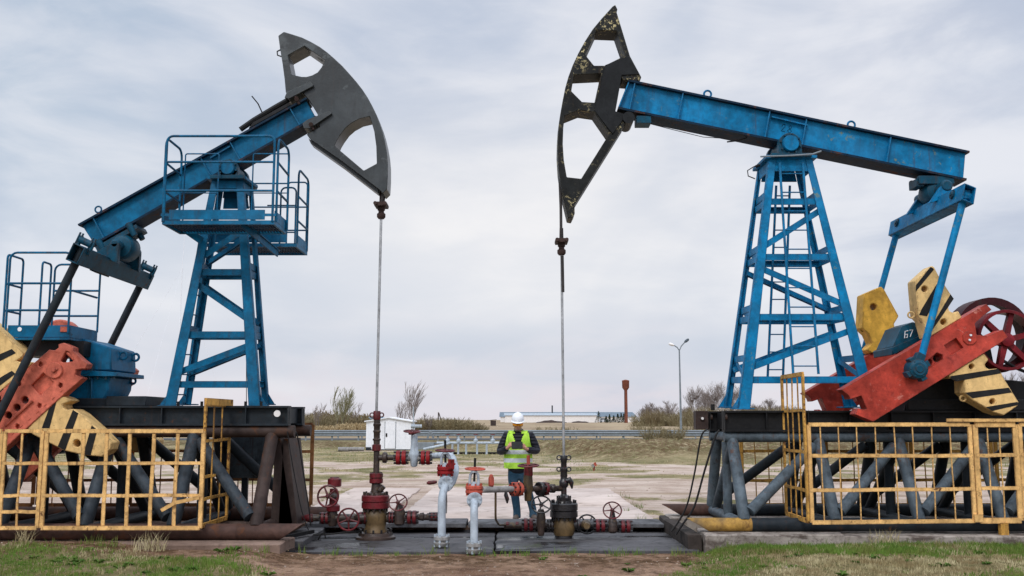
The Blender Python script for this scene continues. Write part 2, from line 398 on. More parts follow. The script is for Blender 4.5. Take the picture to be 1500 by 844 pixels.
def equalizer(root, mat, dark, p, w, h, Yn, Yr):
    "open box beam that runs in Y: p = near top corner pixel on the visible side, w/h = pixel vectors across and down"
    a = at(*p, Yn); b = at(p[0] + w[0], p[1] + w[1], Yn); c = at(p[0] + h[0], p[1] + h[1], Yn)
    U = b - a; V = c - a; D = Vector((0, Yr - Yn, 0)); t = .02
    u, v = U.normalized() * t, V.normalized() * t
    m = MB()
    q = lambda s: [s, s + D]
    def slab(o, e1, e2): m.hexa([o, o + e1, o + e1 + e2, o + e2], [o + D, o + e1 + D, o + e1 + e2 + D, o + e2 + D])
    slab(a, u, V); slab(a + U - u, u, V); slab(a + u, U - 2 * u, v); slab(a + V - v + u, U - 2 * u, v)
    dd = Vector((0, .45, 0))
    m.hexa([a + u + v + dd, a + U - u + v + dd, a + U + V - u - v + dd, a + V + u - v + dd], [x + Vector((0, .02, 0)) for x in (a + u + v + dd, a + U - u + v + dd, a + U + V - u - v + dd, a + V + u - v + dd)])
    e = m.build('equalizer', mat, root, bevel=.006)
    return e, a, U, V, D
def pitman(root, mat, p, q, r):
    m = MB(); m.tube([p, q], r, 14); return m.build('pitman_arm', mat, root)
def eye(root, mat, c, R_=.06, r=.016, ax=(0, 1, 0), name='lifting_eye'):
    m = MB(); m.torus(c, ax, R_, r, 18, 8); return m.build(name, mat, root)
def base_frame(root, mt, X, endX, sgn, zt, Yt, rt, zb, Yb, rb, rp, mats, xfar, zi, hi):
    "two lattice side frames of welded pipe, mirrored by sgn; posts at X"
    top, bot, post, beamm, endm = mats
    for j in (0, 1):
        m = MB(); m.tube([(endX[0], Yt[j], zt), (xfar, Yt[j], zt)], rt, 16); m.build('top_pipe', top, root)
        m = MB()
        # slanted scoop end of the skid pipe
        n = 16; prof = []
        for k in range(n):
            a = 2 * math.pi * k / n; dy, dz = math.cos(a) * rb, math.sin(a) * rb
            prof.append((dy, dz))
        e1 = [Vector((endX[1] - sgn * (.16 * dz / rb), Yb[j] + dy, zb + dz)) for dy, dz in prof]
        cut = endX[1] + sgn * .75
        e2 = [Vector((cut, Yb[j] + dy, zb + dz)) for dy, dz in prof]
        e3 = [Vector((xfar, Yb[j] + dy, zb + dz)) for dy, dz in prof]
        m.add(e2 + e3, [(k, (k + 1) % n, n + (k + 1) % n, n + k) for k in range(n)]); sk = m.build('skid_pipe', bot, root)
        m = MB(); m.add(e1 + e2, [(k, (k + 1) % n, n + (k + 1) % n, n + k) for k in range(n)])
        i1 = [Vector((v.x + sgn * .004, Yb[j] + (v.y - Yb[j]) * .9, zb + (v.z - zb) * .9)) for v in e1]; i2 = [Vector((cut, Yb[j] + (v.y - Yb[j]) * .9, zb + (v.z - zb) * .9)) for v in e2]
        m.add(i1 + i2, [(k, (k + 1) % n, n + (k + 1) % n, n + k) for k in range(n)]); m.add(e1 + i1, [(k, (k + 1) % n, n + (k + 1) % n, n + k) for k in range(n)])
        m.build('skid_end', endm[j], sk)
        for i, x in enumerate(X):
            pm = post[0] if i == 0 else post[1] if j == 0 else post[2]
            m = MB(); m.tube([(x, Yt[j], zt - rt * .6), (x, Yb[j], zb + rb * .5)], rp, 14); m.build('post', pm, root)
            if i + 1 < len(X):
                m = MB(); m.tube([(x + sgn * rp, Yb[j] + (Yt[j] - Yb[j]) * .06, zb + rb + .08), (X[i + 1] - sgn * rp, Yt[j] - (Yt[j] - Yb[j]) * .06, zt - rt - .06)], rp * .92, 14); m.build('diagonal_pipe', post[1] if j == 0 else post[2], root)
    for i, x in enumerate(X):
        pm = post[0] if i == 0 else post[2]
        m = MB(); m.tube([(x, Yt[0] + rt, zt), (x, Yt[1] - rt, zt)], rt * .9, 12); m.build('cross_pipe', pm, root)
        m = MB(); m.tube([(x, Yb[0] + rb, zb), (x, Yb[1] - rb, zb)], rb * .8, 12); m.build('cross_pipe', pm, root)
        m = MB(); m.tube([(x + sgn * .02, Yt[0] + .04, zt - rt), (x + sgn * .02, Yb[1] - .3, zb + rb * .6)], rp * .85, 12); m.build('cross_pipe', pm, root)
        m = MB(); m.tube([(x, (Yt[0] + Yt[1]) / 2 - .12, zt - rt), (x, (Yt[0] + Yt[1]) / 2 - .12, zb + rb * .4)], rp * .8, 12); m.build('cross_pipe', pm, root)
    for j in (0, 1):
        m = MB(); xe = endX[2] if j == 0 else endX[3]
        m.ibeam((xe, Yt[j], zi), (xfar, Yt[j], zi), .2, hi, .028, .03)
        for x in [xe + sgn * (.012 + k * .62) for k in range(int(abs(xfar - xe) / .62))]:
            m.box((x, Yt[j], zi), (.016, .19, hi - .06))
        b = m.build('top_beam', beamm, root)
    m = MB()
    x = endX[2] + sgn * .12
    m.box2((x, Yt[0] + .1, zi - hi / 2 + .03), (x + sgn * .15, Yt[1] - .1, zi + hi / 2 - .03)); m.build('cross_beam', beamm, root); m = MB(); m.box2((x + sgn * 1.7, Yt[0] + .1, zi - hi / 2 + .03), (x + sgn * 1.85, Yt[1] - .1, zi + hi / 2 - .03)); m.build('cross_beam', beamm, root)
def strokes(m, segs, o, ux, uz, r):
    for s in segs: m.tube([o + ux * a + uz * b for a, b in s], r, 5)

# ================================================================== RIGHT JACK
R1 = crop(790, 0, 2.559); R2 = crop(1080, 160, 3.835); R4 = crop(1160, 370, 3.126); R5 = crop(1330, 420, 4.218)
YF, YB = 15.28, 15.72
jr = thing('pump_jack', 'blue pump jack with its nose lifted, black flaking horse head and bright red cranks', 'pump jack', (5.6, 15.5, .1), 'pump jacks facing each other over two wells')
# horse head
outline = A(R1(285, 18, 293, 35, 290, 46, 340, 210, 383, 290, 375, 303, 311, 298, 306, 284, 285, 418, 330, 430, 318, 470, 132, 768, 133, 800, 124, 818, 108, 815, 85, 720, 73, 640, 69, 570, 70, 520, 73, 470, 79, 425, 87, 380, 97, 330, 109, 288, 125, 245, 146, 200, 171, 155, 200, 110, 235, 68, 275, 24), YF)
h1 = A(R1(215, 112, 290, 115, 322, 208, 245, 246, 205, 246, 172, 205), YF)
h2 = A(R1(130, 280, 232, 275, 208, 385, 160, 382, 120, 342), YF)
h3 = A(R1(95, 434, 150, 412, 205, 420, 262, 502, 157, 670, 103, 664, 92, 600, 88, 540, 90, 480), YF)
m = MB(); m.prism(outline, YB - YF, [h1, h2, h3]); hh = m.build('horse_head', 'head_black', jr, bevel=.008)
m = MB(); pl = [p + Vector((0, -.022, 0)) for p in A(R1(246, 246, 335, 211, 376, 280, 309, 283, 285, 419, 328, 431, 274, 504, 206, 415), YF)]
m.prism(pl, .02); m.build('gusset_plate', 'plate_black', hh, bevel=.004)
m = MB(); m.tube([p + Vector((0, .22, 0)) for p in A(R1(330, 418, 332, 420), YF)], .1, 12)
c = at(*R1(335, 440)[0], YF - .05); m.lathe(c, (0, 1, 0), [(0, .095), (.5, .095)], 18); m.build('head_hinge', 'plate_black', hh)
m = MB(); m.box2((at(*R1(365, 430)[0], YF).x, YF + .02, at(*R1(365, 460)[0], YF).z), (at(*R1(420, 430)[0], YF).x, YF + .3, at(*R1(365, 432)[0], YF).z)); m.build('head_latch', 'teal', hh, bevel=.005)
# walking beam
wb, d, n, (T0, T1, B1, B0) = walking_beam(jr, 'blue', [(923, 116.5), (1418, 220.5), (1414, 264), (907, 159.5)], YF, YB, [.016, .16, .418, .527, .776], 'blue_flange')
m = MB(); m.prism([T0 + n * .034 - d * .02 + Vector((0, .02, 0)), T0 + n * .034 + Vector((0, .02, 0)), B0 - n * .04 + Vector((0, .02, 0)), B0 - n * .04 - d * .02 + Vector((0, .02, 0))], .4); m.build('end_plate', 'blue', wb)
m = MB(); p = at(1131, 170.5, YF) ; q = at(1184, 183, YF); m.beam(p + Vector((0, .04, 0)), q + Vector((0, .04, 0)), .055, .02); m.build('stiffener', 'blue', wb)
for px in ((1036.5, 138), (1247, 183)): eye(wb, 'blue', at(*px, YF + .2), .058, .017)
m = MB(); m.tube(A([(1065, 208), (1082, 206), (1094, 202)], YF + .1), .012, 6); m.build('grease_pipe', 'black', wb)
m = MB(); m.tube(A([(950, 181), (985, 190), (1030, 201), (1062, 203)], YF + .3), .006, 5); m.build('loose_wire', 'cable', wb)
m = MB(); o = at(1144.2, 191.5, YF + .078); ux = d * .12; uz = -n * .12
strokes(m, [[(0, .62), (.1, .9), (.35, .95), (.42, .7), (.0, .0), (.5, .0)]], o, ux, uz, .0035)
strokes(m, [[(.3, .5), (.1, .75), (.3, 1), (.5, .75), (.3, .5), (.02, .22), (.3, -.05), (.58, .2), (.3, .5)]], o + d * .095, ux, uz, .0035); m.build('painted_number', 'blue_flange', wb)
# tower
FL = (at(1126.5, 233, 15.15), at(1082, 600, 15.0)); FR = (at(1190, 233, 15.15), at(1286, 600, 15.0))
RL = (at(1109, 250, 15.85), at(1060, 598, 16.05)); RR = (at(1171, 250, 15.85), at(1247, 598, 16.05))
tower(jr, 'blue', FL, FR, RL, RR, .12, .19, .15, [.174, .40, .64, .885], [(.365, .207), (.44, .594), (.845, .69)], [.14, .174, .36, .40, .60, .64, .80, .885])
ladder(jr, 'blue', at(1142, 238, 15.12), at(1162, 548, 15.05), at(1176, 238, 15.12), at(1199, 548, 15.05), 11)
ladder(jr, 'blue', at(1137, 272, 15.75), at(1124.5, 552, 15.85), at(1157, 272, 15.75), at(1147, 552, 15.85), 11)
saddle(jr, 'blue', 'teal', at(1157.5, 211, 15.1), .178, 14.98, 16.02, at(1157, 231, 15.1).z)
m = MB(); m.tube(A([(1114, 229.5), (1160, 228), (1190, 226), (1203, 221.5)], 14.98), .014, 6); m.build('brake_rod', 'galv', jr)
m = MB(); m.tube(A([(1111, 241), (1103, 245), (1095, 250), (1096, 258), (1106, 262)], 15.3), .009, 6); m.tube(A([(1107, 244), (1113, 242)], 15.3), .022, 8); m.build('grease_pipe', 'cable', jr)
# equalizer and tail bearing
eq, a, U, V, D = equalizer(jr, 'blue', 'teal', (1413, 268), (17.5, 7), (-4, 24.5), 14.1, 16.95)
m = MB(); c = at(1385, 273, 15.05)
m.lathe(Vector((c.x, 15.32, c.z)), (0, 1, 0), [(0, .10), (.03, .16), (.06, .17), (.1, .19), (.3, .19), (.34, .17), (.38, .16), (.42, .1)], 22)
m.lathe(Vector((c.x, 14.98, c.z)), (0, 1, 0), [(0, .07), (.03, .095), (.22, .095), (.22, .06), (.5, .06), (.85, .06), (.85, .095), (1.06, .095)], 18)
for dy in (15.3, 15.62): m.box2((c.x - .3, dy, c.z + .1), (c.x + .26, dy + .08, B1.z + .08))
m.box2((c.x - .32, 15.34, c.z + .07), (c.x - .2, 15.66, c.z + .2)); m.box2((c.x + .14, 15.34, c.z + .07), (c.x + .26, 15.66, c.z + .2))
tb = m.build('tail_bearing', 'teal', jr, bevel=.006)
m = MB(); mid = a + U * .5 + Vector((0, 0, 0))
for dy in (15.0, 15.9):
    m = MB(); m.prism([Vector((c.x - .07, dy, c.z + .02)), Vector((c.x + .07, dy, c.z + .02)), Vector((mid.x + .13, dy, a.z + .02)), Vector((mid.x - .22, dy, a.z - .10))], .09); m.build('bearing_bracket', 'blue', eq, bevel=.005)
for yy in (14.45, 16.6):
    m = MB(); s = a + V * .36 + Vector((-.012, yy - 14.1, 0)); m.lathe(s, -U, [(-.03, .07), (.012, .07), (.012, .04), (.03, .035)], 12); m.build('pin_plate', 'teal', eq)
pn, pq = a + U * .5 + V * .45 + Vector((0, .15, 0)), at(1346, 537, 14.25)
m = MB(); m.lathe(pn - U * .42, U, [(0, .07), (.17, .07)], 14); m.box(pn, (.13, .12, .13)); m.build('wrist_joint', 'blue', eq, bevel=.006)
pitman(jr, 'blue', pn, pq, .052)
pq2 = Vector((pq.x, 16.80, pq.z)); pitman(jr, 'blue', a + U * .5 + V * .6 + Vector((0, 2.7, 0)), pq2, .052)
# cranks
crank_o = R4(228, 628, 890, 235, 915, 262, 868, 296, 838, 325, 846, 377, 895, 382, 964, 353, 990, 386, 950, 417, 372, 775, 292, 741, 304, 712, 326, 722, 345, 716, 318, 655, 268, 672, 262, 655)
pocket = R4(697, 425, 752, 391, 787, 436, 727, 474)
groove = R4(560, 548, 640, 478, 664, 458, 690, 468, 692, 490, 585, 560)
def crank(dY, mat, holes=True):
    o = A(crank_o, 14.4); pk = A(pocket, 14.4); g = A(groove, 14.4)
    sh = Vector((0, dY, 0)); o = [p + sh for p in o]; pk = [p + sh for p in pk]; g = [p + sh for p in g]
    m = MB(); m.prism(o, .07, [pk, g] if holes else []); fy = Vector((0, .07, 0))
    c2 = circ(*R4(665, 484)[0], 6, 14.47, 14); c3 = circ(*R4(626, 503)[0], 5.5, 14.47, 14)
    m.prism([p + fy for p in o], .19, [[p + sh for p in c2], [p + sh for p in c3]])
    return m.build('crank', mat, jr, bevel=.009)
cr = crank(0, 'red'); crank(1.85, 'red')
m = MB(); cc = at(1421, 495, 14.38); m.lathe(cc, (0, 1, 0), [(0, .105), (.03, .11)], 8); m.build('shaft_plate', 'red', cr, bevel=.004)
m = MB()
for px in ((1422.5, 491), (1421, 498)): m.lathe(at(*px, 14.36), (0, 1, 0), [(0, .016), (.03, .018)], 8)
m.build('bolt_pair', 'white', cr)
for yy, sg in ((14.12, 1), (16.52, -1)):
    m = MB(); cc = at(1342, 541, 14.25); cc = Vector((cc.x, yy, cc.z))
    m.lathe(cc, (0, 1, 0), [(0, .09), (.02, .11), (.03, .135), (.08, .145), (.22, .145), (.26, .10), (.3, .09)], 18)
    m.lathe(cc - Vector((0, .012, 0)), (0, 1, 0), [(0, .055), (.03, .06)], 14)
    m.beam(cc + Vector((-.02, .12, .03)), cc + Vector((.075, .12, .22)), .17, .14, w2=.13, h2=.12)
    for k in range(4):
        aa = .5 + k * 1.57; m.box(cc + Vector((math.cos(aa) * .14, .12, math.sin(aa) * .14)), (.085, .16, .085), Matrix.Rotation(-aa, 3, 'Y'))
    m.bolts(cc + Vector((0, .03, 0)), (0, 1, 0), .115, 6, .014, .03); m.build('crank_pin_bearing', 'teal', jr, bevel=.006)
# counterweights
wu = R4(565, 128, 640, 60, 652, 66, 672, 105, 742, 212, 717, 252, 722, 268, 740, 276, 762, 268, 780, 298, 622, 393, 604, 330, 600, 312, 578, 287)
def weight(px, dY, Y0, th, mat, stripes, holes, par, rings=()):
    sh = Vector((0, dY, 0)); m = MB()
    m.prism([p + sh for p in A(px, Y0)], th, [[p + sh for p in circ(x, y, r, Y0, 12)] for x, y, r in holes])
    m.cur = 1
    for s in stripes: m.decal([p + sh for p in A(s, Y0)])
    w = m.build('counterweight', [mat, 'stripe'], par, bevel=.012)
    for x, y, r in rings:
        m = MB(); m.torus(at(x, y, Y0 + th * .35) + sh, (.5, 1, 0), r * .0098, .014, 14, 6); m.build('lifting_ring', mat, w)
    return w
st1 = [R4(567, 150, 634, 66, 646, 72, 650, 78, 566, 180), R4(592, 262, 662, 146, 690, 134, 698, 146, 618, 292, 582, 286), R4(640, 360, 632, 384, 626, 388, 618, 374, 726, 191, 741, 212)]
weight(wu, 0, 14.42, .30, 'cream', st1, [(*R4(608, 167)[0], 4.6), (*R4(695, 318)[0], 4.6)], jr, [(*R4(546, 286)[0], 4.5)])
wfar = R4(330, 190, 410, 155, 425, 172, 490, 291, 468, 327, 472, 345, 498, 352, 500, 358, 488, 388, 366, 462, 346, 444, 372, 415, 352, 372, 322, 345)
def far_px(px): return px
weight(wfar, 0, 16.2, .34, 'yellow', [], [(*R4(374, 250)[0], 5), (*R4(447, 383)[0], 4.4)], jr, [(*R4(326, 350)[0], 4)])
wl = R5(250, 545, 470, 412, 500, 450, 476, 480, 482, 498, 500, 510, 555, 506, 578, 530, 590, 560, 684, 712, 680, 735, 592, 797, 530, 776, 400, 700, 350, 655, 346, 572, 320, 560, 262, 568)
st2 = [R5(262, 553, 555, 507, 577, 535, 300, 585, 262, 567), R5(352, 655, 622, 624, 642, 654, 398, 690), R5(478, 744, 676, 712, 684, 730, 520, 768)]
weight(wl, 0, 14.42, .34, 'cream', st2, [(*R5(523, 711)[0], 4.3), (*R5(394, 494)[0], 4)], jr, [(*R5(340, 690)[0], 4)])
wl2 = [(x, y) for x, y in wl]
# far weight below, seen only in the dark under the near crank
m = MB(); m.prism([p + Vector((0, 1.85, 0)) for p in A(wl, 14.42)], .34); m.build('counterweight', 'yellow', jr, bevel=.01)
# gearbox, crank shaft, pulley
m = MB(); o = A([(1322, 618), (1334, 560), (1352, 520), (1370, 488), (1392, 476), (1424, 476), (1450, 500), (1462, 560), (1466, 618)], 15.0); m.prism(o, 1.05); gb = m.build('gearbox', 'black', jr, bevel=.02)  # body coloured black to paint in the shade under the near crank
m = MB(); c = at(1421, 495, 14.4); m.tube([(c.x, 14.66, c.z), (c.x, 16.24, c.z)], .13, 16); m.build('crank_shaft', 'teal', gb)
m = MB(); m.prism(A(R4(462, 432, 505, 338, 520, 332, 555, 318, 580, 325, 600, 345, 585, 385, 592, 398, 476, 452), 14.95), .7); o2 = A(R4(458, 436, 592, 380, 594, 400, 462, 470), 14.9); m.prism(o2, .8); hb = m.build('gearbox_hood', 'teal', gb, bevel=.012)
m = MB(); o = at(*R4(516, 392)[0], 14.942); ux = Vector((.085, 0, .02)); uz = Vector((.012, 0, .10))
strokes(m, [[(.8, 1), (0, 1), (0, 0), (.65, 0), (.7, .5), (0, .5)], [(1.15, 1), (1.95, 1), (1.4, 0)]], o, ux * .72, uz, .007); m.build('painted_number', 'white', hb)
wc = at(1477, 498, 14.8)
def pulley(par, c, r, wdt, mat, guard):
    m = MB(); ax = Vector((0, 1, 0))
    m.lathe(c, ax, [(0, r * .90), (0, r), (.05, r * 1.0), (wdt - .05, r), (wdt, r), (wdt, r * .90), (0, r * .90)], 40, cap=False)
    for k in range(6):
        a_ = 2 * math.pi * k / 6 + .25; dv = Vector((math.cos(a_), 0, math.sin(a_)))
        m.beam(c + Vector((0, wdt * .4, 0)) + dv * .05, c + Vector((0, wdt * .4, 0)) + dv * r * .92, .09, .11, up=(0, 1, 0), w2=.075, h2=.09)
    m.lathe(c + Vector((0, -.02, 0)), ax, [(0, .05), (.02, .1), (wdt * .8, .1)], 18)
    return m.build('pulley', mat, par, bevel=.004)
pulley(jr, wc, .455, .28, 'maroon', None)
m = MB(); cg = wc + Vector((-.10, .22, .09))
pts = []
m.lathe(cg, (0, 1, 0), [(0, .46), (0, .575), (.42, .575), (.42, .54), (.02, .54), (.02, .46), (0, .46)], 36, cap=False); m.build('belt_guard', 'maroon_dark', jr)
m = MB(); m.tube([wc, (wc.x, 15.9, wc.z)], .05, 12); m.build('pulley_shaft', 'black', jr)
m = MB(); m.tube(A([(1463, 525), (1490, 540), (1530, 556)], 14.9), .025, 8); m.build('brake_rod', 'black', jr)
# base frame
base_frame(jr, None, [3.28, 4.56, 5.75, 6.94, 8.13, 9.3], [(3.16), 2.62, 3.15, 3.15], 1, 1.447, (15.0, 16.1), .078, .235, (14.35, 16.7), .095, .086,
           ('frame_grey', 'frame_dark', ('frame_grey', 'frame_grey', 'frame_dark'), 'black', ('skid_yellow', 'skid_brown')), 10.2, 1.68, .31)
for j, yy in enumerate((14.88, 15.98)):
    m = MB(); p = at(1067, 612, yy); m.lathe(Vector((3.2 - .005, yy + .06, 1.74)), (-1, 0, 0), [(0, .05), (.03, .045)], 14); m.build('lifting_boss', 'frame_brown', jr)
m = MB(); x0 = 3.15 - .22
m.box2((x0, 16.0, 1.55), (x0 + .2, 16.22, 1.84)); m.lathe((x0 + .1, 15.99, 1.72), (0, -1, 0), [(0, .04), (.012, .038)], 14); m.build('end_block', 'frame_brown', jr, bevel=.005)
m = MB(); m.lathe((x0 + .1, 15.97, 1.72), (0, -1, 0), [(0, .022), (.01, .02)], 12); m.build('boss_cap', 'wall_pale', jr)
m = MB(); m.tube([(3.0, 14.98, 1.84), (3.0, 14.98, 1.93)], .03, 8); m.build('anchor_bolt', 'black', jr)
m = MB(); m.box2((5.9, 14.95, 1.84), (9.6, 16.15, 2.0)); m.build('gearbox_bed', 'black', jr, bevel=.01)
m = MB(); m.prism([Vector((6.1, 15.2, 2.0)), Vector((9.2, 15.2, 2.0)), Vector((9.2, 15.2, 2.12)), Vector((7.6, 15.2, 2.3)), Vector((6.6, 15.2, 2.3))], .8); m.build('motor_bed', 'black', jr, bevel=.01)

# ================================================================== LEFT JACK
L1 = crop(380, 20, 2.723); L2 = crop(90, 180, 3.837); L3 = crop(0, 470, 4.018); L5 = crop(0, 560, 2.972)
jl = thing('pump_jack', 'blue pump jack with its nose down, grey green horse head, service platform and orange cranks', 'pump jack', (-4.6, 15.5, 0), 'pump jacks facing each other over two wells')
outline = A(L1(75, 88, 97, 72, 130, 82, 170, 95, 205, 112, 240, 132, 270, 154, 300, 180, 331, 209, 360, 241, 386, 271, 411, 303, 432, 335, 450, 368, 467, 403, 481, 440, 492, 475, 501, 512, 508, 552, 512, 595, 512, 650, 509, 700, 492, 717, 478, 702, 330, 590, 205, 503, 188, 482, 240, 452, 232, 402, 200, 348, 175, 318, 130, 318, 105, 315, 100, 260, 92, 200, 82, 140), YF)
h1 = A(L1(113, 166, 180, 129, 262, 186, 247, 215, 232, 234, 210, 246, 188, 252, 168, 252, 128, 243), YF)
h2 = A(L1(300, 528, 308, 508, 322, 485, 342, 458, 365, 438, 398, 420, 440, 410, 458, 470, 466, 530, 468, 598, 416, 626), YF)
m = MB(); m.prism(outline, YB - YF, [h1, h2]); hh = m.build('horse_head', 'head_grey', jl, bevel=.008)
m = MB(); m.prism([p - Vector((0, .06, 0)) for p in A(L1(103, 340, 112, 318, 205, 275, 218, 288, 215, 295, 120, 345), YF)], .56); m.build('clamp_plate', 'head_grey', hh, bevel=.006)
m = MB(); m.prism([p - Vector((0, .06, 0)) for p in A(L1(175, 442, 192, 428, 282, 392, 292, 402, 205, 462, 180, 462), YF)], .56); m.build('clamp_plate', 'head_grey', hh, bevel=.006)
m = MB()
for a_ in L1(148, 340, 205, 442): m = MB(); m.tube([at(*a_, YF - .1), at(*a_, YF + .02)], .035, 8); m.tube([at(a_[0] - 3, a_[1] - 6, YF - .03), at(a_[0] + 4, a_[1] + 8, YF - .03)], .022, 8); m.build('clamp_bolt', 'clamp', hh)
m = MB(); m.tube(A([(411, 73), (406, 75.5), (406.5, 81), (412.5, 83)], YF + .1), .012, 6); m.build('lifting_eye', 'head_grey', hh)
m = MB(); e = [p + Vector((0, .10, 0)) for p in A(L1(190, 490, 205, 503, 330, 590, 470, 697, 470, 712, 330, 604, 200, 512), YF)]; m.prism(e, .24); m.build('lower_rib', 'head_grey', hh)
wb, d, n, (T0, T1, B1, B0) = walking_beam(jl, 'blue_left', [(116, 327), (446, 143.5), (462, 173), (137, 360)], YF, YB, [.055, .53, .66, .93], 'blue_flange')
Bx = A([(137, 360), (462, 173)], YF)
m = MB(); p = at(*L2(835, 195)[0], YF); q = at(*L2(945, 130)[0], YF); m.beam(p + Vector((0, .04, 0)), q + Vector((0, .04, 0)), .055, .02); m.build('stiffener', 'blue_left', wb)
eye(wb, 'blue_left', at(144, 307, YF + .2), .05, .014)
m = MB(); m.prism([T1 - d * 1.0 - n * .01, T1 - d * .25 - n * .01, T1 - d * .25 - n * .06, T1 - d * .9 - n * .06], .3); m.build('beam_bracket', 'black', wb)
m = MB(); m.tube(A([(352, 190), (372, 176), (402, 158), (430, 142)], YF + .1), .045, 8); m.tube(A([(384, 165), (378, 152), (369, 141)], YF + .1), .011, 6); m.build('adjusting_screw', 'black', wb)
FL = (at(310, 264, 15.2), at(240, 596, 15.0)); FR = (at(356, 264, 15.2), at(381, 596, 15.0))
RL = (at(321, 275, 15.74), at(269, 594, 15.9)); RR = (at(371, 275, 15.74), at(395, 594, 15.9))
tower(jl, 'blue_left', FL, FR, RL, RR, .12, .19, .15, [.415, .69, .905], [(.352, .22), (.46, .633), (.858, .73)], [.38, .415, .66, .69])
ladder(jl, 'blue_left', at(296, 330, 15.25), at(255, 590, 15.2), at(306, 330, 15.65), at(270, 590, 15.7), 9)
m = MB(); m.prism(A(L2(862, 312, 985, 312, 985, 368, 866, 368), 15.19), .02); m.build('tower_head', 'blue_left', jl); m = MB(); m.prism([p + Vector((0, .56, 0)) for p in A(L2(862, 312, 985, 312, 1000, 440, 850, 440), 15.19)], .02); m.build('tower_head', 'blue_left', jl)
saddle(jl, 'blue_left', 'teal', at(333.7, 246.5, 15.1), .15, 15.0, 15.95, at(334, 262.5, 15.1).z)
# tail bearing, equalizer, pitmans
eq, a, U, V, D = equalizer(jl, 'teal', 'black', (125, 363), (-17.5, -8), (-12, 25), 14.1, 16.9)
c = at(171, 358.7, 15.1); m = MB()
m.lathe(Vector((c.x, 15.22, c.z)), (0, 1, 0), [(0, .09), (.02, .17), (.06, .19), (.1, .205), (.32, .205), (.37, .17), (.4, .1)], 24)
m.lathe(Vector((c.x, 15.0, c.z)), (0, 1, 0), [(0, .045), (.03, .075), (.2, .075), (.2, .055), (.75, .055), (.75, .09), (.9, .09)], 16)
tn = Vector((d.x, 0, d.z)); up = Vector((-d.z, 0, d.x))
for s_, y0 in ((-.27, 15.3), (.26, 15.3), (-.27, 15.62), (.26, 15.62)):
    m.lathe(c + tn * s_ + up * .12 + Vector((0, y0 - c.y, 0)), up, [(-.07, .045), (.16, .06)], 10); 
m.box(c + up * .17 + Vector((0, 15.5 - c.y, 0)), (.72, .42, .08), Matrix.Rotation(-math.atan2(d.z, d.x), 3, 'Y')); m.build('tail_bearing', 'teal', jl, bevel=.006)
m = MB(); mid = a + U * .5
for dy in (15.0, 15.86):
    m = MB(); m.prism([Vector((c.x - .06, dy, c.z)), Vector((c.x + .07, dy, c.z + .01)), Vector((mid.x + .2, dy, a.z - .09)), Vector((mid.x - .16, dy, a.z + .08))], .09); m.build('bearing_bracket', 'teal', eq, bevel=.005)
pn = a + U * .5 + V * .1 + Vector((0, .15, 0)); pf = a + U * .5 + V * .1 + Vector((0, 2.66, 0))
for pp in (pn, pf):
    m = MB(); m.lathe(pp - V.normalized() * .10, -U, [(-.1, .055), (.1, .055)], 12)
    for s_ in (-1, 1): m.beam(pp + U.normalized() * .1 * s_ - V.normalized() * .16, pp + U.normalized() * .1 * s_ + V.normalized() * .06, .05, .06)
    for s_ in (-1.25, -.8, .8, 1.25): m.tube([pp + U.normalized() * .1 * s_ - V.normalized() * .20 + Vector((0, -.02, 0)), pp + U.normalized() * .1 * s_ + Vector((0, -.02, 0))], .016, 6)
    m.build('wrist_joint', 'teal', eq, bevel=.004)
dirp = (at(0, 592, 14.25) - at(111, 372, 14.25)).normalized()
pitman(jl, 'frame_dark', pn, pn + dirp * 3.15, .06)
pitman(jl, 'frame_dark', pf, pf + dirp * 3.15, .06)
for pp in (pn, pf):
    e_ = pp + dirp * 3.15; m = MB(); m.lathe(e_ + Vector((0, -.13, 0)), (0, 1, 0), [(0, .09), (.02, .11), (.03, .135), (.08, .145), (.2, .145), (.26, .09)], 18)
    m.bolts(e_ + Vector((0, -.10, 0)), (0, 1, 0), .115, 6, .014, .03); m.build('crank_pin_bearing', 'teal', jl, bevel=.006)
m = MB(); m.box(a + V * 1.0 + U * .5 + Vector((0, 1.0, -.005)), (.1, .5, .04), Matrix.Rotation(-math.atan2(U.z, U.x) + math.pi, 3, 'Y')); m.build('bolt_strip', 'black', eq)
# cranks
cko = L3(-330, 735, 20, 402, 290, 170, 322, 174, 345, 158, 342, 138, 374, 130, 430, 156, 428, 178, 480, 228, 514, 254, 503, 282, 446, 288, 440, 318, 486, 336, 380, 430, 160, 630, 10, 768, -240, 1000)
win = L3(388, 178, 404, 182, 436, 226, 425, 240, 372, 246, 354, 238); pk = L3(180, 380, 254, 306, 316, 362, 236, 440)
sqh = [L3(x - 14, y + 4, x - 4, y - 16, x + 12, y - 10, x + 14, y + 6, x - 2, y + 18) for x, y in ((236, 256), (354, 380), (230, 500), (110, 372), (100, 622), (0, 480))]
def crank_left(dY):
    sh = Vector((0, dY, 0)); S = lambda l: [p + sh for p in l]
    m = MB(); hs = [circ(*L3(x, y)[0], r, 14.4, 14) for x, y, r in ((145, 466, 5.6), (98, 511, 5.4), (48, 557, 5.4))]
    m.prism(S(A(cko, 14.4)), .07, [S(A(win, 14.4)), S(A(pk, 14.4))] + [S(A(q, 14.4)) for q in sqh] + [S(h) for h in hs])
    hs2 = [circ(*L3(x, y)[0], r, 14.47, 14) for x, y, r in ((145, 466, 5.6), (98, 511, 5.4), (48, 557, 5.4))]
    m.prism(S(A(cko, 14.47)), .2, [S(A(win, 14.47))] + [S(h) for h in hs2])
    return m.build('crank', 'orange', jl, bevel=.009)
cl = crank_left(0); crank_left(1.85)
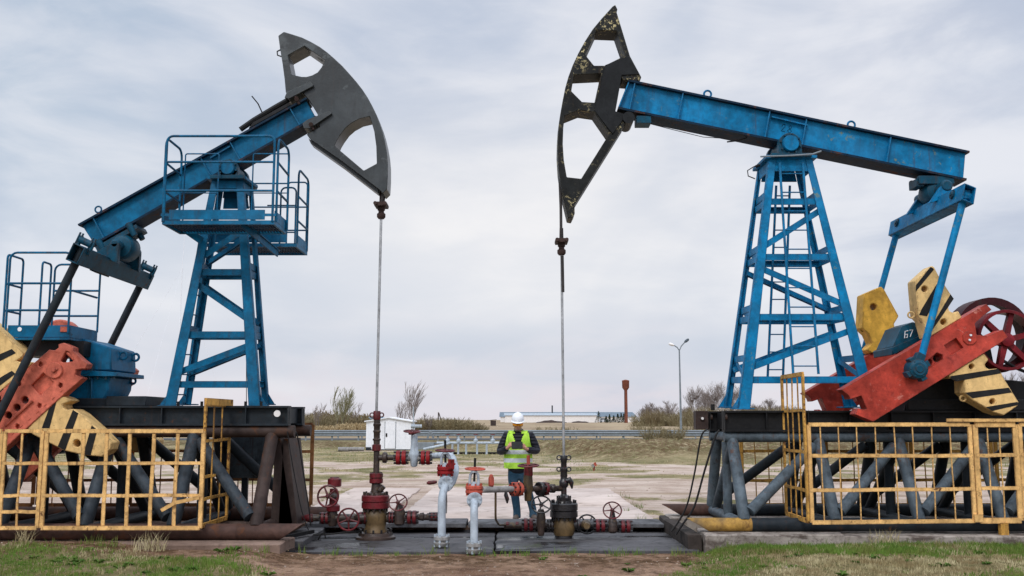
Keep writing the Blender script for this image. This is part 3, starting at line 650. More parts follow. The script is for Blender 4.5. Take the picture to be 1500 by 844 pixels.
m = MB(); m.lathe(at(*L3(318, 292)[0], 14.37), (0, 1, 0), [(0, .115), (.03, .12)], 22); m.lathe(at(*L3(312, 290)[0], 14.33), (0, 1, 0), [(0, .03), (.05, .035)], 8); m.lathe(at(*L3(330, 284)[0], 14.35), (0, 1, 0), [(0, .02), (.03, .02)], 8); m.build('shaft_plate', 'orange', cl, bevel=.005)
m = MB(); m.tube([at(*L3(398, 186)[0], 14.45), at(*L3(440, 226)[0], 14.45)], .03, 10); m.build('locking_bar', 'orange', cl)
m = MB(); m.tube([at(*L3(30, 618)[0], 14.38), at(*L3(190, 470)[0], 14.38)], .02, 8); m.build('edge_rail', 'orange', cl)
m = MB()
for k in range(7):
    for off in (0, 1):
        t = k / 7; x = 60 + 330 * t + off * 0; y = 725 - 300 * t if off else 0
        if off: p = at(*L3(70 + 330 * t, 668 - 290 * t)[0], 14.395); m.beam(p, p + Vector((.03, 0, .03)), .012, .006, up=(0, 1, 0))
        else: p = at(*L3(40 + 200 * t, 410 - 175 * t)[0], 14.395); m.beam(p, p + Vector((.03, 0, -.03)), .012, .006, up=(0, 1, 0))
m.build('scale_marks', 'orange', cl)
wlo = L3(350, 440, 386, 452, 414, 470, 366, 492, 370, 515, 388, 524, 430, 520, 474, 546, 580, 640, 655, 718, 648, 758, 600, 800, 500, 792, 380, 765, 190, 668, 160, 632)
weight(wlo, 0, 14.42, .34, 'cream', [L3(300, 488, 340, 450, 292, 632, 246, 632), L3(430, 524, 462, 544, 384, 764, 340, 740), L3(540, 616, 574, 642, 534, 792, 490, 788)], [(*L3(452, 722)[0], 5.6)], jl)
wup = L3(-150, -60, 0, 48, 138, 186, 132, 212, 92, 236, 130, 246, 186, 242, 192, 250, 20, 400, -150, 540)
weight(wup, 0, 14.42, .34, 'cream', [L3(-60, 222, 70, 166, 94, 190, -60, 268), L3(-60, 370, 70, 294, 92, 312, -40, 412), L3(-40, 450, 20, 398, 28, 404, -20, 450)], [], jl)
m = MB(); m.prism([p + Vector((0, 1.85, 0)) for p in A(wlo, 14.42)], .34); m.build('counterweight', 'cream', jl, bevel=.01)
# gearbox
m = MB(); m.prism(A(L3(405, 120, 486, 104, 652, 158, 655, 294, 405, 290), 15.0), 1.0); gb = m.build('gearbox', 'blue_left', jl, bevel=.02)
m = MB(); m.prism(A(L3(405, 330, 648, 330, 640, 400, 596, 488, 405, 480), 15.05), .9)
m.prism(A(L3(530, 335, 542, 335, 540, 484, 530, 484), 15.0), .05); m.build('gearbox_sump', 'blue_left', gb, bevel=.02)
m = MB(); m.prism(A(L3(405, 296, 520, 292, 690, 302, 690, 326, 405, 326), 14.95), 1.1); m.build('gearbox_flange', 'blue_left', gb, bevel=.006)
for k in range(6): m = MB(); m.lathe(at(*L3(430 + k * 48, 334)[0], 14.99), (0, 0, 1), [(-.03, .018), (.05, .018)], 6); m.build('bolt', 'teal', gb)
for x, y, yy in ((690, 205, 15.35), (745, 215, 15.85)): eye(gb, 'blue_left', Vector((at(*L3(654, 220)[0], 15.0).x + .045, yy, at(*L3(x, y)[0], yy).z)), .055, .02)
eye(gb, 'blue_left', Vector((at(*L3(648, 350)[0], 15.05).x + .04, 15.85, at(*L3(762, 355)[0], 15.85).z)), .045, .018)
m = MB(); m.torus(at(*L3(500, 270)[0], 14.97), (0, 1, 0), .12, .022, 18, 8, a0=-.4, a1=2.2); m.build('oil_pipe', 'teal', gb)
m = MB(); p = at(108, 540, 14.66); m.tube([(-6.55, 14.68, p.z - .1), (-6.55, 16.24, p.z - .1)], .13, 16); m.build('crank_shaft', 'teal', gb)
# pulley guard (red dome) and platform over the gearbox
m = MB(); c = at(85, 494, 15.95); m.lathe(c, (0, 1, 0), [(0, .27), (.03, .29), (.22, .29), (.25, .27)], 30); m.build('pulley_guard', 'orange', jl, bevel=.01)
pfm = MB(); zt = 3.06
xr, xl = -6.50, -7.42
pfm.box2((xl, 14.6, zt - .16), (xr, 14.62, zt + .02)); pfm.box2((xl - .02, 14.58, zt - .2), (xr + .02, 15.58, zt - .165)); pfm.box2((xr - .02, 14.62, zt - .16), (xr, 15.55, zt + .02)); pfm.box2((xl, 15.55, zt - .16), (xr, 15.57, zt + .02)); pfm.box2((xl, 14.62, zt - .16), (xl + .02, 15.55, zt + .02))
pf = pfm.build('gearbox_platform', 'blue_left', jl, bevel=.004)
m = MB(); m.box2((xl + .1, 14.75, zt - .42), (xr + .15, 15.5, zt - .2)); m.build('platform_support', 'black', pf)
m = MB(); m.lathe((xl + .18, 14.597, zt - .04), (0, -1, 0), [(0, .032), (.006, .032)], 14); m.build('reflector', 'white', pf)
m = MB(); m.box2((xr - .14, 14.585, zt - .08), (xr - .02, 14.598, zt)); m.build('warning_plate', 'orange', pf)
def rail(par, mat, pts, r=.017, name='railing'):
    m = MB(); m.tube(pts, r, 8); return m.build(name, mat, par)
def hoop(x0, x1, y, z0, z1, c=.1, dy=0):
    "posts with a top rail and rounded corners, in one bent pipe"
    P = [(x0, y, z0), (x0, y, z1 - c)]
    for k in range(1, 5): a_ = k * math.pi / 8; P.append((x0 + (1 - math.cos(a_)) * c * (1 if x1 > x0 else -1), y, z1 - c + math.sin(a_) * c))
    s = 1 if x1 > x0 else -1
    for k in range(0, 4): a_ = k * math.pi / 8; P.append((x1 - s * c + s * math.sin(a_) * c, y + dy, z1 - c + math.cos(a_) * c))
    P += [(x1, y + dy, z1 - c), (x1, y + dy, z0)]
    return [Vector(p) for p in P]
def hoop_y(x, y0, y1, z0, z1, c=.1):
    return [Vector((x, p.x, p.z)) for p in hoop(y0, y1, 0, z0, z1, c)]
xl2 = -7.50
rail(pf, 'blue_left', hoop(xl2 + .06, xr - .02, 14.58, zt - .1, 4.16))
rail(pf, 'blue_left', [(xl2 + .06, 14.58, 3.70), (xr - .02, 14.58, 3.70)]); rail(pf, 'blue_left', [(xl2 + .06, 14.58, 3.30), (xr - .02, 14.58, 3.30)])
rail(pf, 'blue_left', hoop(-7.24, xr - .02, 15.6, zt, 4.14)); rail(pf, 'blue_left', [(-7.24, 15.6, 3.72), (xr - .02, 15.6, 3.72)]); rail(pf, 'blue_left', [(-7.24, 15.6, 3.32), (xr - .02, 15.6, 3.32)])
rail(pf, 'blue_left', [(xr - .02, 14.66, 4.08), (xr - .02, 15.52, 4.08)]); rail(pf, 'blue_left', [(xr - .02, 14.66, 3.6), (xr - .02, 15.52, 3.6)])
rail(pf, 'blue_left', hoop_y(xl2, 14.62, 15.1, zt - .1, 4.14, .06)); rail(pf, 'blue_left', [(xl2, 14.62, 3.7), (xl2, 15.1, 3.7)]); rail(pf, 'blue_left', [(xl2, 14.62, 3.3), (xl2, 15.1, 3.3)])
rail(pf, 'blue_left', hoop_y(-7.3, 15.3, 15.6, zt - .1, 4.14, .06))
# service platforms on the tower
def platform(x0, x1, y0, y1, z, kick_y):
    m = MB(); m.box2((x0, y0, z - .06), (x1, y0 + .03, z)); m.box2((x0, y1 - .03, z - .06), (x1, y1, z)); m.box2((x0, y0 + .03, z - .06), (x0 + .03, y1 - .03, z)); m.box2((x1 - .03, y0 + .03, z - .06), (x1, y1 - .03, z))
    p = m.build('service_platform', 'blue_left', jl)
    m = MB(); k = x0 + .05
    while k < x1 - .04: m.box2((k, y0 + .03, z - .035), (k + .012, y1 - .03, z - .003)); k += .045
    for t in (.25, .5, .75): m.box2((x0 + .03, y0 + (y1 - y0) * t - .004, z - .03), (x1 - .03, y0 + (y1 - y0) * t + .004, z - .01))
    m.build('floor_grating', 'blue_flange', p)
    return p
zf = 4.57
x0, x1 = -5.08, -3.45
p1 = platform(x0, x1, 14.2, 14.98, zf, 0)
m = MB(); m.box2((x0 + .1, 14.19, zf + .01), (x1 - .14, 14.202, zf + .155)); m.box2((x1 - .01, 14.23, zf), (x1 + .002, 14.96, zf + .15)); m.box2((x0, 14.23, zf), (x0 + .012, 14.96, zf + .15)); m.box2((x0 - .02, 14.19, zf + .06), (x0 + .1, 14.2, zf + .1)); m.box2((x1 - .14, 14.19, zf + .06), (x1 + .02, 14.2, zf + .1)); m.build('kick_plate', 'blue_left', p1)
T = 5.83
rail(p1, 'blue_left', hoop(x0 + .02, x1 - .03, 14.2, zf - .02, T, .09), .019); rail(p1, 'blue_left', [(x0 + .02, 14.2, 5.44), (x1 - .03, 14.2, 5.44)]); rail(p1, 'blue_left', [(x0 + .02, 14.2, 5.01), (x1 - .03, 14.2, 5.01)])
for xx in (x0, x1 + .02):
    rail(p1, 'blue_left', hoop_y(xx, 14.22, 14.92, zf - .02, T - .02, .13), .018); rail(p1, 'blue_left', [(xx, 14.22, 5.44), (xx, 14.92, 5.42)]); rail(p1, 'blue_left', [(xx, 14.22, 5.01), (xx, 14.92, 5.0)])
for xa, xb in ((x0 + .03, x0 + .55), (x1 - .55, x1)):
    rail(p1, 'blue_left', hoop(xa, xb, 15.0, zf, 5.78, .03), .011); rail(p1, 'blue_left', [(xa, 15.0, 5.16), (xb, 15.0, 5.16)], .009)
x0b, x1b = -5.0, -3.53
p2 = platform(x0b, x1b, 16.08, 16.95, zf, 0)
m = MB(); m.box2((x0b, 16.07, zf + .01), (x1b - .16, 16.082, zf + .15)); m.box2((x1b - .012, 16.1, zf), (x1b, 16.93, zf + .15)); m.build('kick_plate', 'blue_left', p2)
rail(p2, 'blue_left', hoop(-3.9, x1b - .03, 16.95, zf, 5.8, .06), .014); rail(p2, 'blue_left', [(x0b, 16.95, 5.36), (x1b, 16.95, 5.36)], .014); rail(p2, 'blue_left', [(x0b, 16.95, 4.95), (x1b, 16.95, 4.95)], .014); rail(p2, 'blue_left', [(x0b, 16.95, 5.78), (-3.9, 16.95, 5.78)], .014)
rail(p2, 'blue_left', hoop_y(x1b, 16.1, 16.9, zf, 5.82, .13), .018); rail(p2, 'blue_left', [(x1b, 16.1, 5.36), (x1b, 16.9, 5.36)]); rail(p2, 'blue_left', [(x1b, 16.1, 4.95), (x1b, 16.9, 4.95)])
rail(p2, 'blue_left', hoop(x1b - .28, x1b - .03, 16.08, zf, 5.5, .08), .015); rail(p2, 'blue_left', [(x1b - .5, 16.08, 5.2), (x1b - .03, 16.08, 5.2)], .012)
rail(p2, 'blue_left', [(x1b - .5, 16.08, 4.75), (x1b - .03, 16.08, 4.75)], .012)
for (pa, pb, par) in ((at(*L2(640, 560)[0], 14.9), at(*L2(790, 665)[0], 15.05), p1), (at(*L2(1015, 570)[0], 14.3), at(*L2(1215, 735)[0], 15.95), p1)):
    m = MB(); m.beam(pa, pb, .02, .11); m.beam(pa + Vector((0, .03, .05)), pb + Vector((0, .03, .05)), .07, .014); m.build('platform_strut', 'blue_left', par)
m = MB(); m.tube(A([(372, 505), (371, 540), (369.5, 596)], 15.4), .008, 6); m.tube(A([(361, 530), (361, 590)], 15.5), .006, 5); m.build('loose_wire', 'cable', jl)
# base
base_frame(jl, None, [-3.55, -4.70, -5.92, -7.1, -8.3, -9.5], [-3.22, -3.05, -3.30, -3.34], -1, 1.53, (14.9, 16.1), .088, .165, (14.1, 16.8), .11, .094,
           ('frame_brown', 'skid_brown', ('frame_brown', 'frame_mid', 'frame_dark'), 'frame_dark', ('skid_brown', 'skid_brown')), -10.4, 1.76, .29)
for j, yy in enumerate((14.9,)):
    m = MB(); m.lathe((-3.46, 14.79, 1.79), (0, -1, 0), [(0, .05), (.016, .048)], 16); m.build('boss_cap', 'wall_pale', jl)
for i, dx in enumerate((.1, .22)):
    m = MB(); m.prism([Vector((-3.3 - dx, 15.0, 1.42)), Vector((-3.24 - dx, 15.0, 1.42)), Vector((-3.1 - dx * .6, 15.0, .15)), Vector((-3.34 - dx, 15.0, .15))], .9); m.build('end_web', 'frame_brown', jl)
m = MB(); m.box2((-6.05, 14.92, 1.905), (-5.45, 16.0, 2.05)); m.build('bed_block', 'frame_dark', jl, bevel=.01)
m = MB(); m.box2((-8.0, 15.0, 1.905), (-5.95, 16.1, 2.02)); m.build('gearbox_bed', 'frame_dark', jl, bevel=.01)
for x in (-3.72, -3.95, -4.6, -4.95):
    m = MB(); m.tube([(x, 14.86, 1.9), (x, 14.86, 1.97)], .022, 8); m.build('anchor_bolt', 'black', jl)
# ================================================================== FENCES
def bent(m, p, q, w, h, up, amp, axis):
    p, q = Vector(p), Vector(q); n = 4; P = [p]
    for i in range(1, n): P.append(p.lerp(q, i / n) + Vector((random.uniform(-amp, amp) * axis[0], random.uniform(-amp, amp), random.uniform(-amp, amp) * axis[1])))
    P.append(q)
    for a_, b_ in zip(P[:-1], P[1:]):
        e = (b_ - a_).normalized() * .004; m.beam(a_ - e, b_ + e, w, h, up=up)
def fence_panel(par, name, mat, X0, X1, Y0, Y1, z0, z1, rails, nb, fw=.045, bw=.014, rw=.04, bars=None, br=.9, lab=None):
    "frame + rails + upright bars between two stiles"
    m = MB(); P = lambda t, z: Vector((X0 + (X1 - X0) * t, Y0 + (Y1 - Y0) * t, z))
    for t in (0, 1): m.beam(P(t, z0), P(t, z1), fw, .03, up=(0, 1, 0) if abs(X1 - X0) > abs(Y1 - Y0) else (1, 0, 0))
    for z in (z0, z1): m.beam(P(0, z) + Vector((0, -.003, 0)), P(1, z) + Vector((0, -.003, 0)), .034, fw)
    for z in rails: bent(m, P(0, z + random.uniform(-.008, .008)) + Vector((0, -.006, 0)), P(1, z + random.uniform(-.008, .008)) + Vector((0, -.006, 0)), .02, rw, (0, 0, 1), .007, (0, 1))
    for t in (bars if bars else [(k + 1) / (nb + 1) for k in range(nb)]):
        j = random.uniform(-.004, .004)
        bent(m, P(t + j, z0), P(t - j * .5, z1), bw, .016, (0, 1, 0) if abs(X1 - X0) > abs(Y1 - Y0) else (1, 0, 0), .007, (1, 0))
    return m.build(name, mat, par, label=lab)
zr = lambda py, Y: at(750, py, Y).z
XR = lambda px, Y, py=695: at(px, py, Y).x
# right front fence
fr = thing('safety_fence', 'peach yellow barred fence along the front of the nose-up pump jack', 'fence', (6, 13.95, .2), 'barred guard fences around the pump jacks')
Yr = lambda px: 13.9 + (px - 1185) / 315 * .3
zb0, zt0 = zr(765.5, 13.9), zr(622, 13.9)
rl = [zr(667.5, 13.9), zr(717.5, 13.9)]
def rpanel(a, b, bars_px, name, **k):
    bars = [(x - a) / (b - a) for x in bars_px]
    return fence_panel(fr, name, 'fence', XR(a, Yr(a)), XR(b, Yr(b)), Yr(a), Yr(b), zb0, zt0, rl, 0, bars=bars, **k)
rpanel(1187, 1424, [1204, 1230, 1257, 1284, 1312, 1339, 1367, 1395], 'fence_panel', fw=.055, rw=.05)
rpanel(1432, 1491, [1450, 1468], 'gate', fw=.075, rw=.05)
rpanel(1498, 1600, [1516, 1535, 1555, 1578], 'fence_panel', fw=.055, rw=.05)
m = MB(); a, b = XR(1390, Yr(1390)), XR(1610, Yr(1610)); m.beam((a, Yr(1390) - .03, zt0 + .06), (b, Yr(1610) - .03, zt0 + .06), .03, .045); m.build('top_rail', 'fence', fr)
m = MB(); x = XR(1468, 14.1); m.box2((x - .055, 14.12, -.14), (x + .055, 14.2, zb0 - .03)); m.build('post', 'fence_gold', fr)
m = MB(); x = XR(1425, 14.1); m.box2((x - .02, Yr(1425) - .05, zb0 - .015), (x + .1, Yr(1425) - .02, zb0 + .09)); m.build('hinge_plate', 'fence', fr)
gx0 = XR(1180, 13.92); zt1 = zr(548, 13.9); r2 = [zb0 + (zt1 - zb0) * k for k in (.21, .47, .75)]
fence_panel(fr, 'end_gate', 'fence_gold', gx0, gx0 + .01, 13.88, 15.0, zb0 + .02, zt1, r2, 3, fw=.06, bw=.02, lab='taller golden yellow end gate')
# left front fence
fl = thing('safety_fence', 'peach yellow barred fence along the front of the nose-down pump jack', 'fence', (-6, 13.9, .1), 'barred guard fences around the pump jacks')
Yl = 13.9; zb1, zt1 = zr(773.5, Yl), zr(631.5, Yl); rl1 = [zr(679, Yl), zr(726, Yl)]
def lpanel(a, b, bars_px, name, **k):
    return fence_panel(fl, name, 'fence', XR(a, Yl), XR(b, Yl), Yl, Yl, zb1, zt1, k.pop('rails', rl1), 0, bars=[(x - a) / (b - a) for x in bars_px], bw=k.pop('bw', .05), rw=.045, fw=k.pop('fw', .055), **k)
lpanel(65.5, 296, [119, 154, 188, 223, 258], 'fence_panel', fw=.055)
lpanel(4, 59, [29], 'gate', rails=rl1 + [zr(749, Yl)], bw=.028, fw=.05)
lpanel(-140, -1, [-20, -48, -76, -104], 'fence_panel')
m = MB(); pts = A([(236, 748), (256, 736.5), (292, 729)], Yl - .035)
for p, q in zip(pts[:-1], pts[1:]): m.beam(p, q, .012, .05)
m.build('bent_rail', 'fence', fl)
gx = XR(296, Yl, 690) + .01; zt2 = zr(592, Yl); r2 = [zb1 + (zt2 - zb1) * k for k in (.22, .40, .70)]
fence_panel(fl, 'end_gate', 'fence_gold', gx, gx + .01, 13.92, 15.1, zb1 + .02, zt2, r2, 2, fw=.06, bw=.022, lab='taller golden yellow end gate')
m = MB(); m.beam((gx + .0, 13.9, zt2 + .035), (gx + .02, 15.14, zt2 + .035), .04, .1); m.build('gate_board', 'fence_gold', fl)
# rear fences
def rear(xa, xb, lab, mat, posts):
    f = thing('safety_fence', lab, 'fence', ((xa + xb) / 2, 17.1, .1), 'barred guard fences around the pump jacks')
    xs = [xa + (xb - xa) * k / posts for k in range(posts + 1)]
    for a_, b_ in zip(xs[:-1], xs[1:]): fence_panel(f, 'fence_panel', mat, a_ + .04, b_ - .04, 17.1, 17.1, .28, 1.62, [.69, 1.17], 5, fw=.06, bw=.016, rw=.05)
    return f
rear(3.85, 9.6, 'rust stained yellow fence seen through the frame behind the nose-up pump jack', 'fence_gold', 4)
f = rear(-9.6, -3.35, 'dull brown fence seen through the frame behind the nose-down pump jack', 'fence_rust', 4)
m = MB(); m.box2((-4.75, 16.6, .75), (-4.05, 16.75, 1.55)); cb = m.build('control_box', 'frame_grey', None, bevel=.01); tag(cb, 'grey metal control box behind the end gate of the nose-down pump jack', 'box')
m = MB(); m.box2((-4.45, 16.65, 0.1), (-4.35, 16.72, .75)); c2 = m.build('stand', 'frame_dark', None); c2.parent = cb; c2.location = WLD[c2.name] - WLD[cb.name]
m = MB(); m.box2((-4.70, 16.585, .8), (-4.10, 16.6, 1.5)); c2 = m.build('door', 'frame_grey', None); c2.parent = cb; c2.location = Vector((0, -.085, .05))

# ================================================================== CABLES
def cable(name, pts, r, label, group):
    m = MB(); P = []
    for i in range(len(pts) - 1):
        a_, b_ = pts[max(i - 1, 0)], pts[i]; c_, d_ = pts[i + 1], pts[min(i + 2, len(pts) - 1)]
        for k in range(5):
            t_ = k / 5
            P.append(.5 * ((2 * b_) + (c_ - a_) * t_ + (2 * a_ - 5 * b_ + 4 * c_ - d_) * t_ ** 2 + (3 * b_ - a_ - 3 * c_ + d_) * t_ ** 3))
    P.append(pts[-1]); m.tube(P, r, 6); o = m.build(name, 'cable'); return tag(o, label, 'cable', group)
G = 'black cables hanging from the frame ends'
cable('cable', A([(1054, 630), (1047, 642), (1032, 690), (1017, 742), (1000, 768), (990, 783)], 14.8), .016, 'thick black cable on the right frame end, the one nearer the frame posts', G)
cable('cable', A([(1036, 629), (1027, 640), (1018, 690), (1007, 738), (994, 764), (983, 779)], 15.3), .014, 'thick black cable on the right frame end, the one hanging further out', G)
cable('cable', A([(431, 628), (437, 645), (444, 690), (452, 740), (455, 770)], 15.0), .010, 'thin black cable hanging furthest out from the brown frame end', G)
cable('cable', A([(421, 632), (425, 660), (434, 710), (443, 752), (452, 777)], 14.8), .008, 'thin black cable hanging against the brown frame end', G)
cable('rod_scrap', A([(455, 783.5), (480, 783), (505, 780), (530, 778)], 15.35), .012, 'thin black rod lying on the oily slab left of the red wellhead', 'black scraps lying on the oily slab')
m = MB(); m.tube(A([(466, 791), (470, 783), (475, 780), (477, 789)], 15.2), .012, 6); tag(m.build('bent_hook', 'cable'), 'small bent black hook on the oily slab beside the cable end', 'hook', 'black scraps lying on the oily slab')
m = MB(); m.beam((-3.62, 13.75, .02), (-2.95, 15.1, .06), .06, .05); tag(m.build('steel_bar', 'black'), 'dark steel bar leaning off the concrete strip by the brown skid', 'bar')

# ================================================================== RODS
def polished(name, rope_px, clamp_px, rod_px, lab):
    a_ = at(*rope_px[0], 15.5); c_ = at(*clamp_px, 15.5)
    t = thing(name, lab, 'pump rod', at(*rod_px, 15.5), 'steel rods hung from the horse heads')
    m = MB(); m.tube(A(rope_px, 15.40) , .018, 7); m.tube([p + Vector((0, .2, 0)) for p in A(rope_px, 15.40)], .018, 7); m.build('wire_rope', 'rope', t)
    m = MB(); m.box(c_ + Vector((0, 0, .10)), (.19, .30, .06)); m.lathe(c_ + Vector((0, 0, -.12)), (0, 0, 1), [(0, .045), (.03, .068), (.08, .068), (.10, .045), (.13, .045), (.14, .06), (.19, .06)], 14); m.lathe(c_ + Vector((0, 0, .135)), (0, 0, 1), [(0, .035), (.18, .03)], 10)
    for s in (-1, 1): m.lathe(c_ + Vector((s * .075, -.05, .1)), (0, 1, 0), [(-.14, .03), (.18, .03)], 8)
    m.build('rod_clamp', 'clamp', t)
    m = MB(); m.tube([c_ - Vector((0, 0, .1)), at(*rod_px, 15.5)], .021, 10); m.build('rod', 'rod', t)
    return t
polished('polished_rod', [(561.5, 279), (558.5, 300)], (558.5, 310), (551.5, 604), 'pale steel rod hung from the nose-down horse head into the red wellhead')
tr = polished('polished_rod', [(820.5, 262), (822, 300), (822.5, 352)], (822.5, 363), (826, 672), 'pale steel rod on long dark rope above the black wellhead')
m = MB(); p = at(823.3, 375, 15.5); q = at(824.3, 428, 15.5); m.tube([p, q], .028, 8); m.build('rod_sleeve', 'rope', tr)

# ================================================================== WELLHEADS
PX = 15.5 / 1458 * .985
def vl(px, prof, Y=15.5, seg=18, mb=None):
    "turned piece on a vertical axis: prof = (pixel row, radius in pixels) from bottom to top"
    m = mb or MB(); o = at(px, prof[0][0], Y); s = Y / 1458 * .985
    m.lathe(o, (0, 0, 1), [(at(px, y, Y).z - o.z, r * s) for y, r in prof], seg); return m
def hl(py, prof, Y=15.5, seg=16, mb=None, dY=0):
    m = mb or MB(); o = at(prof[0][0], py, Y); s = Y / 1458 * .985
    m.lathe(o, (1, dY, 0), [(at(x, py, Y).x - o.x, r * s) for x, r in prof], seg); return m
def flange_pair(par, mat, py, x0, x1, r, Y, bm='well_black', dY=0):
    mid = (x0 + x1) / 2; g = (x1 - x0) * .07
    for a_, b_ in ((x0, mid - g), (mid + g, x1)):
        m = hl(py, [(a_, r * .9), (a_ + .6, r), (b_ - .6, r), (b_, r * .9)], Y, 20); m.build('flange', mat, par)
    m = MB(); s = Y / 1458; c_ = at(mid, py, Y); m.bolts(c_, (1, 0, 0), r * s * .8, 8, .016, (x1 - x0) * s * 1.45, .5); m.build('bolt_ring', bm, par)
# --- left (red and rusty)
wl_ = thing('wellhead', 'rusty red wellhead with three hand wheels under the nose-down horse head', 'wellhead', at(550, 786, 15.5), 'wellheads under the horse heads')
vl(550, [(789, 29), (786, 29), (784, 25), (780, 24), (779, 19)], seg=26).build('base_ring', 'well_dirty', wl_)
vl(550, [(781, 18), (776, 17), (772, 15), (766, 15.5), (758, 17.5), (752, 17), (747, 14)], seg=24).build('casing_head', 'well_ochre', wl_)
m = MB(); c = at(550, 778, 15.5); m.bolts(c, (0, 0, 1), .235, 12, .017, .07); m.build('bolt_ring', 'well_black', wl_)
vl(550, [(745, 18), (744, 20.2), (736, 20.2), (735, 19)], seg=26).build('flange', 'well_red', wl_); vl(550, [(734.5, 19), (734, 20.2), (726.5, 20.2), (725, 19)], seg=26).build('flange', 'well_red', wl_)
m = MB(); m.bolts(at(550, 735, 15.5), (0, 0, 1), .178, 12, .016, .30); m.build('bolt_ring', 'well_dirty', wl_)
vl(551, [(726, 15), (722, 14), (721, 8), (708, 6.5)], seg=18).build('neck', 'well_dirty', wl_)
m = MB(); m.tube(A([(556, 719), (562, 712)], 15.42), .045, 10); m.build('plug', 'well_dirty', wl_)
vl(551, [(708, 9), (707, 10), (701, 10), (700.6, 8.5), (699.8, 8.5), (699.4, 10), (694, 10), (693, 9)], seg=18).build('flange', 'well_red', wl_)
m = MB(); m.bolts(at(551, 700, 15.5), (0, 0, 1), .083, 8, .012, .17); m.build('bolt_ring', 'well_dirty', wl_)
vl(551.2, [(694, 4.6), (660, 4.3)], seg=14).build('tubing', 'well_dirty', wl_)
vl(551.5, [(661, 5.5), (660, 6.6), (652, 6.6), (651, 5.5)], seg=12).build('collar', 'well_red', wl_)
vl(551.8, [(651, 4.6), (646, 4.8), (645, 6), (643, 6), (642, 4.6), (634, 4.8), (633, 5.6), (631, 5.6), (630, 4.6), (625, 4.8), (623, 5.8), (621, 5.8), (620, 4.8), (614, 4.8)], seg=14).build('stuffing_box', 'well_dirty', wl_)
sb = vl(552, [(615, 5.2), (614, 5.6), (603, 5.4), (602, 4.6)], seg=14).build('gland_cap', 'well_red', wl_)
for s in (-1, 1): eye(wl_, 'well_red', at(552 + s * 7, 608, 15.5), .032, .010, name='lug_eye')
# left arm
hl(759, [(455, 5), (470, 5), (470, 6), (497, 6), (534, 6)], 15.4).build('side_pipe', 'well_dirty', wl_)
hl(759, [(440, 2.5), (452, 6), (458, 6.5), (460, 3), (471, 3)], 15.4, 10).build('pipe_union', 'well_red', wl_)
flange_pair(wl_, 'well_red', 759, 471, 482, 8.7, 15.4)
vl(487, [(771, 5), (768, 7), (750, 7), (744, 5)], 15.4).build('valve_body', 'well_dirty', wl_)
flange_pair(wl_, 'well_red', 759, 527, 537, 9, 15.45)
vl(488, [(749, 9), (748, 9.8), (741, 9.8), (740, 9), (738, 6), (716, 5.5)], 15.4).build('valve_bonnet', 'well_red', wl_)
vl(490, [(713, 9), (712, 10), (702, 10), (701, 9), (700, 6.5), (699, 6.5)], 15.4).build('flange', 'well_red', wl_)
m = MB(); c = at(480.6, 727, 15.12); m.wheel(c, (-.1, -1, .1), .172, .015, 5, .1); m.build('hand_wheel', 'well_red', wl_)
m = MB(); m.lathe(c + Vector((0, .0, 0)), (.12, 1, -.03), [(0, .02), (.1, .024), (.12, .05), (.26, .06)], 10); m.build('valve_stem', 'well_dirty', wl_)
m = MB(); c = at(510.5, 761, 15.02); m.wheel(c, (-.05, -1, .05), .172, .015, 5, .3); m.build('hand_wheel', 'well_red', wl_)
m = MB(); m.lathe(c, (.05, 1, -.02), [(0, .02), (.12, .026), (.14, .055), (.36, .07)], 10); m.build('valve_stem', 'well_dirty', wl_)
# right arm
hl(758, [(560, 7), (571, 7), (571, 5), (640, 4)], 15.5).build('side_pipe', 'well_dirty', wl_)
vl(585, [(770, 4), (767, 8), (750, 8.5), (744, 6), (738, 4)], 15.5).build('valve_body', 'well_dirty', wl_)
m = MB(); c = at(583, 736, 15.38); m.wheel(c, (0, -.8, .5), .148, .011, 5, .05); m.build('hand_wheel', 'well_red', wl_)
flange_pair(wl_, 'well_red', 758, 570, 577, 8.5, 15.5)
flange_pair(wl_, 'well_red', 758, 597, 610, 10, 15.5)
hl(757, [(614, 3), (615, 5.5), (620, 6.5), (622, 4), (625, 4), (626, 5.5), (630, 5.5), (631, 3)], 15.5, 8).build('pipe_union', 'well_dirty', wl_)
flange_pair(wl_, 'well_red', 757, 631, 641, 6.3, 15.5)
# flow line
hl(670.5, [(555, 4.5), (560, 4.5), (560.5, 7), (562, 8), (566, 8), (567.5, 6), (568, 4), (581, 4.2)], 15.5, 14).build('flow_line', 'well_dirty', wl_)
flange_pair(wl_, 'well_bright', 670.5, 580.5, 595, 10.5, 15.5)
hl(670.5, [(594, 7), (599, 5), (612, 5), (618, 7)], 15.5).build('gate_valve', 'pipe_worn', wl_)
gv = vl(606.5, [(684, 3), (682, 5), (674, 6), (668, 8.5), (664, 8), (660, 6), (652, 5), (636, 4.6)], 15.5).build('valve_bonnet', 'pipe_grey', wl_)
m = MB(); m.wheel(at(603.5, 632, 15.5), (.05, -.12, 1), .135, .012, 5, .1); m.build('hand_wheel', 'well_red', wl_)
vl(604, [(637, 5), (636, 6), (633, 5.6)], 15.5).build('wheel_hub', 'well_red', wl_)
flange_pair(wl_, 'well_bright', 670.5, 617, 630, 10.5, 15.5)
m = MB()
def bend(P, n=6, rad=.1):
    out = [Vector(P[0])]
    for i in range(1, len(P) - 1):
        a_, b_, c_ = Vector(P[i - 1]), Vector(P[i]), Vector(P[i + 1])
        r_ = min(rad, (a_ - b_).length * .48, (c_ - b_).length * .48)
        p_, q_ = b_ + (a_ - b_).normalized() * r_, b_ + (c_ - b_).normalized() * r_
        for k in range(n + 1):
            t_ = k / n; out.append((1 - t_) ** 2 * p_ + 2 * t_ * (1 - t_) * b_ + t_ ** 2 * q_)
    return out + [Vector(P[-1])]
Yq = 14.62
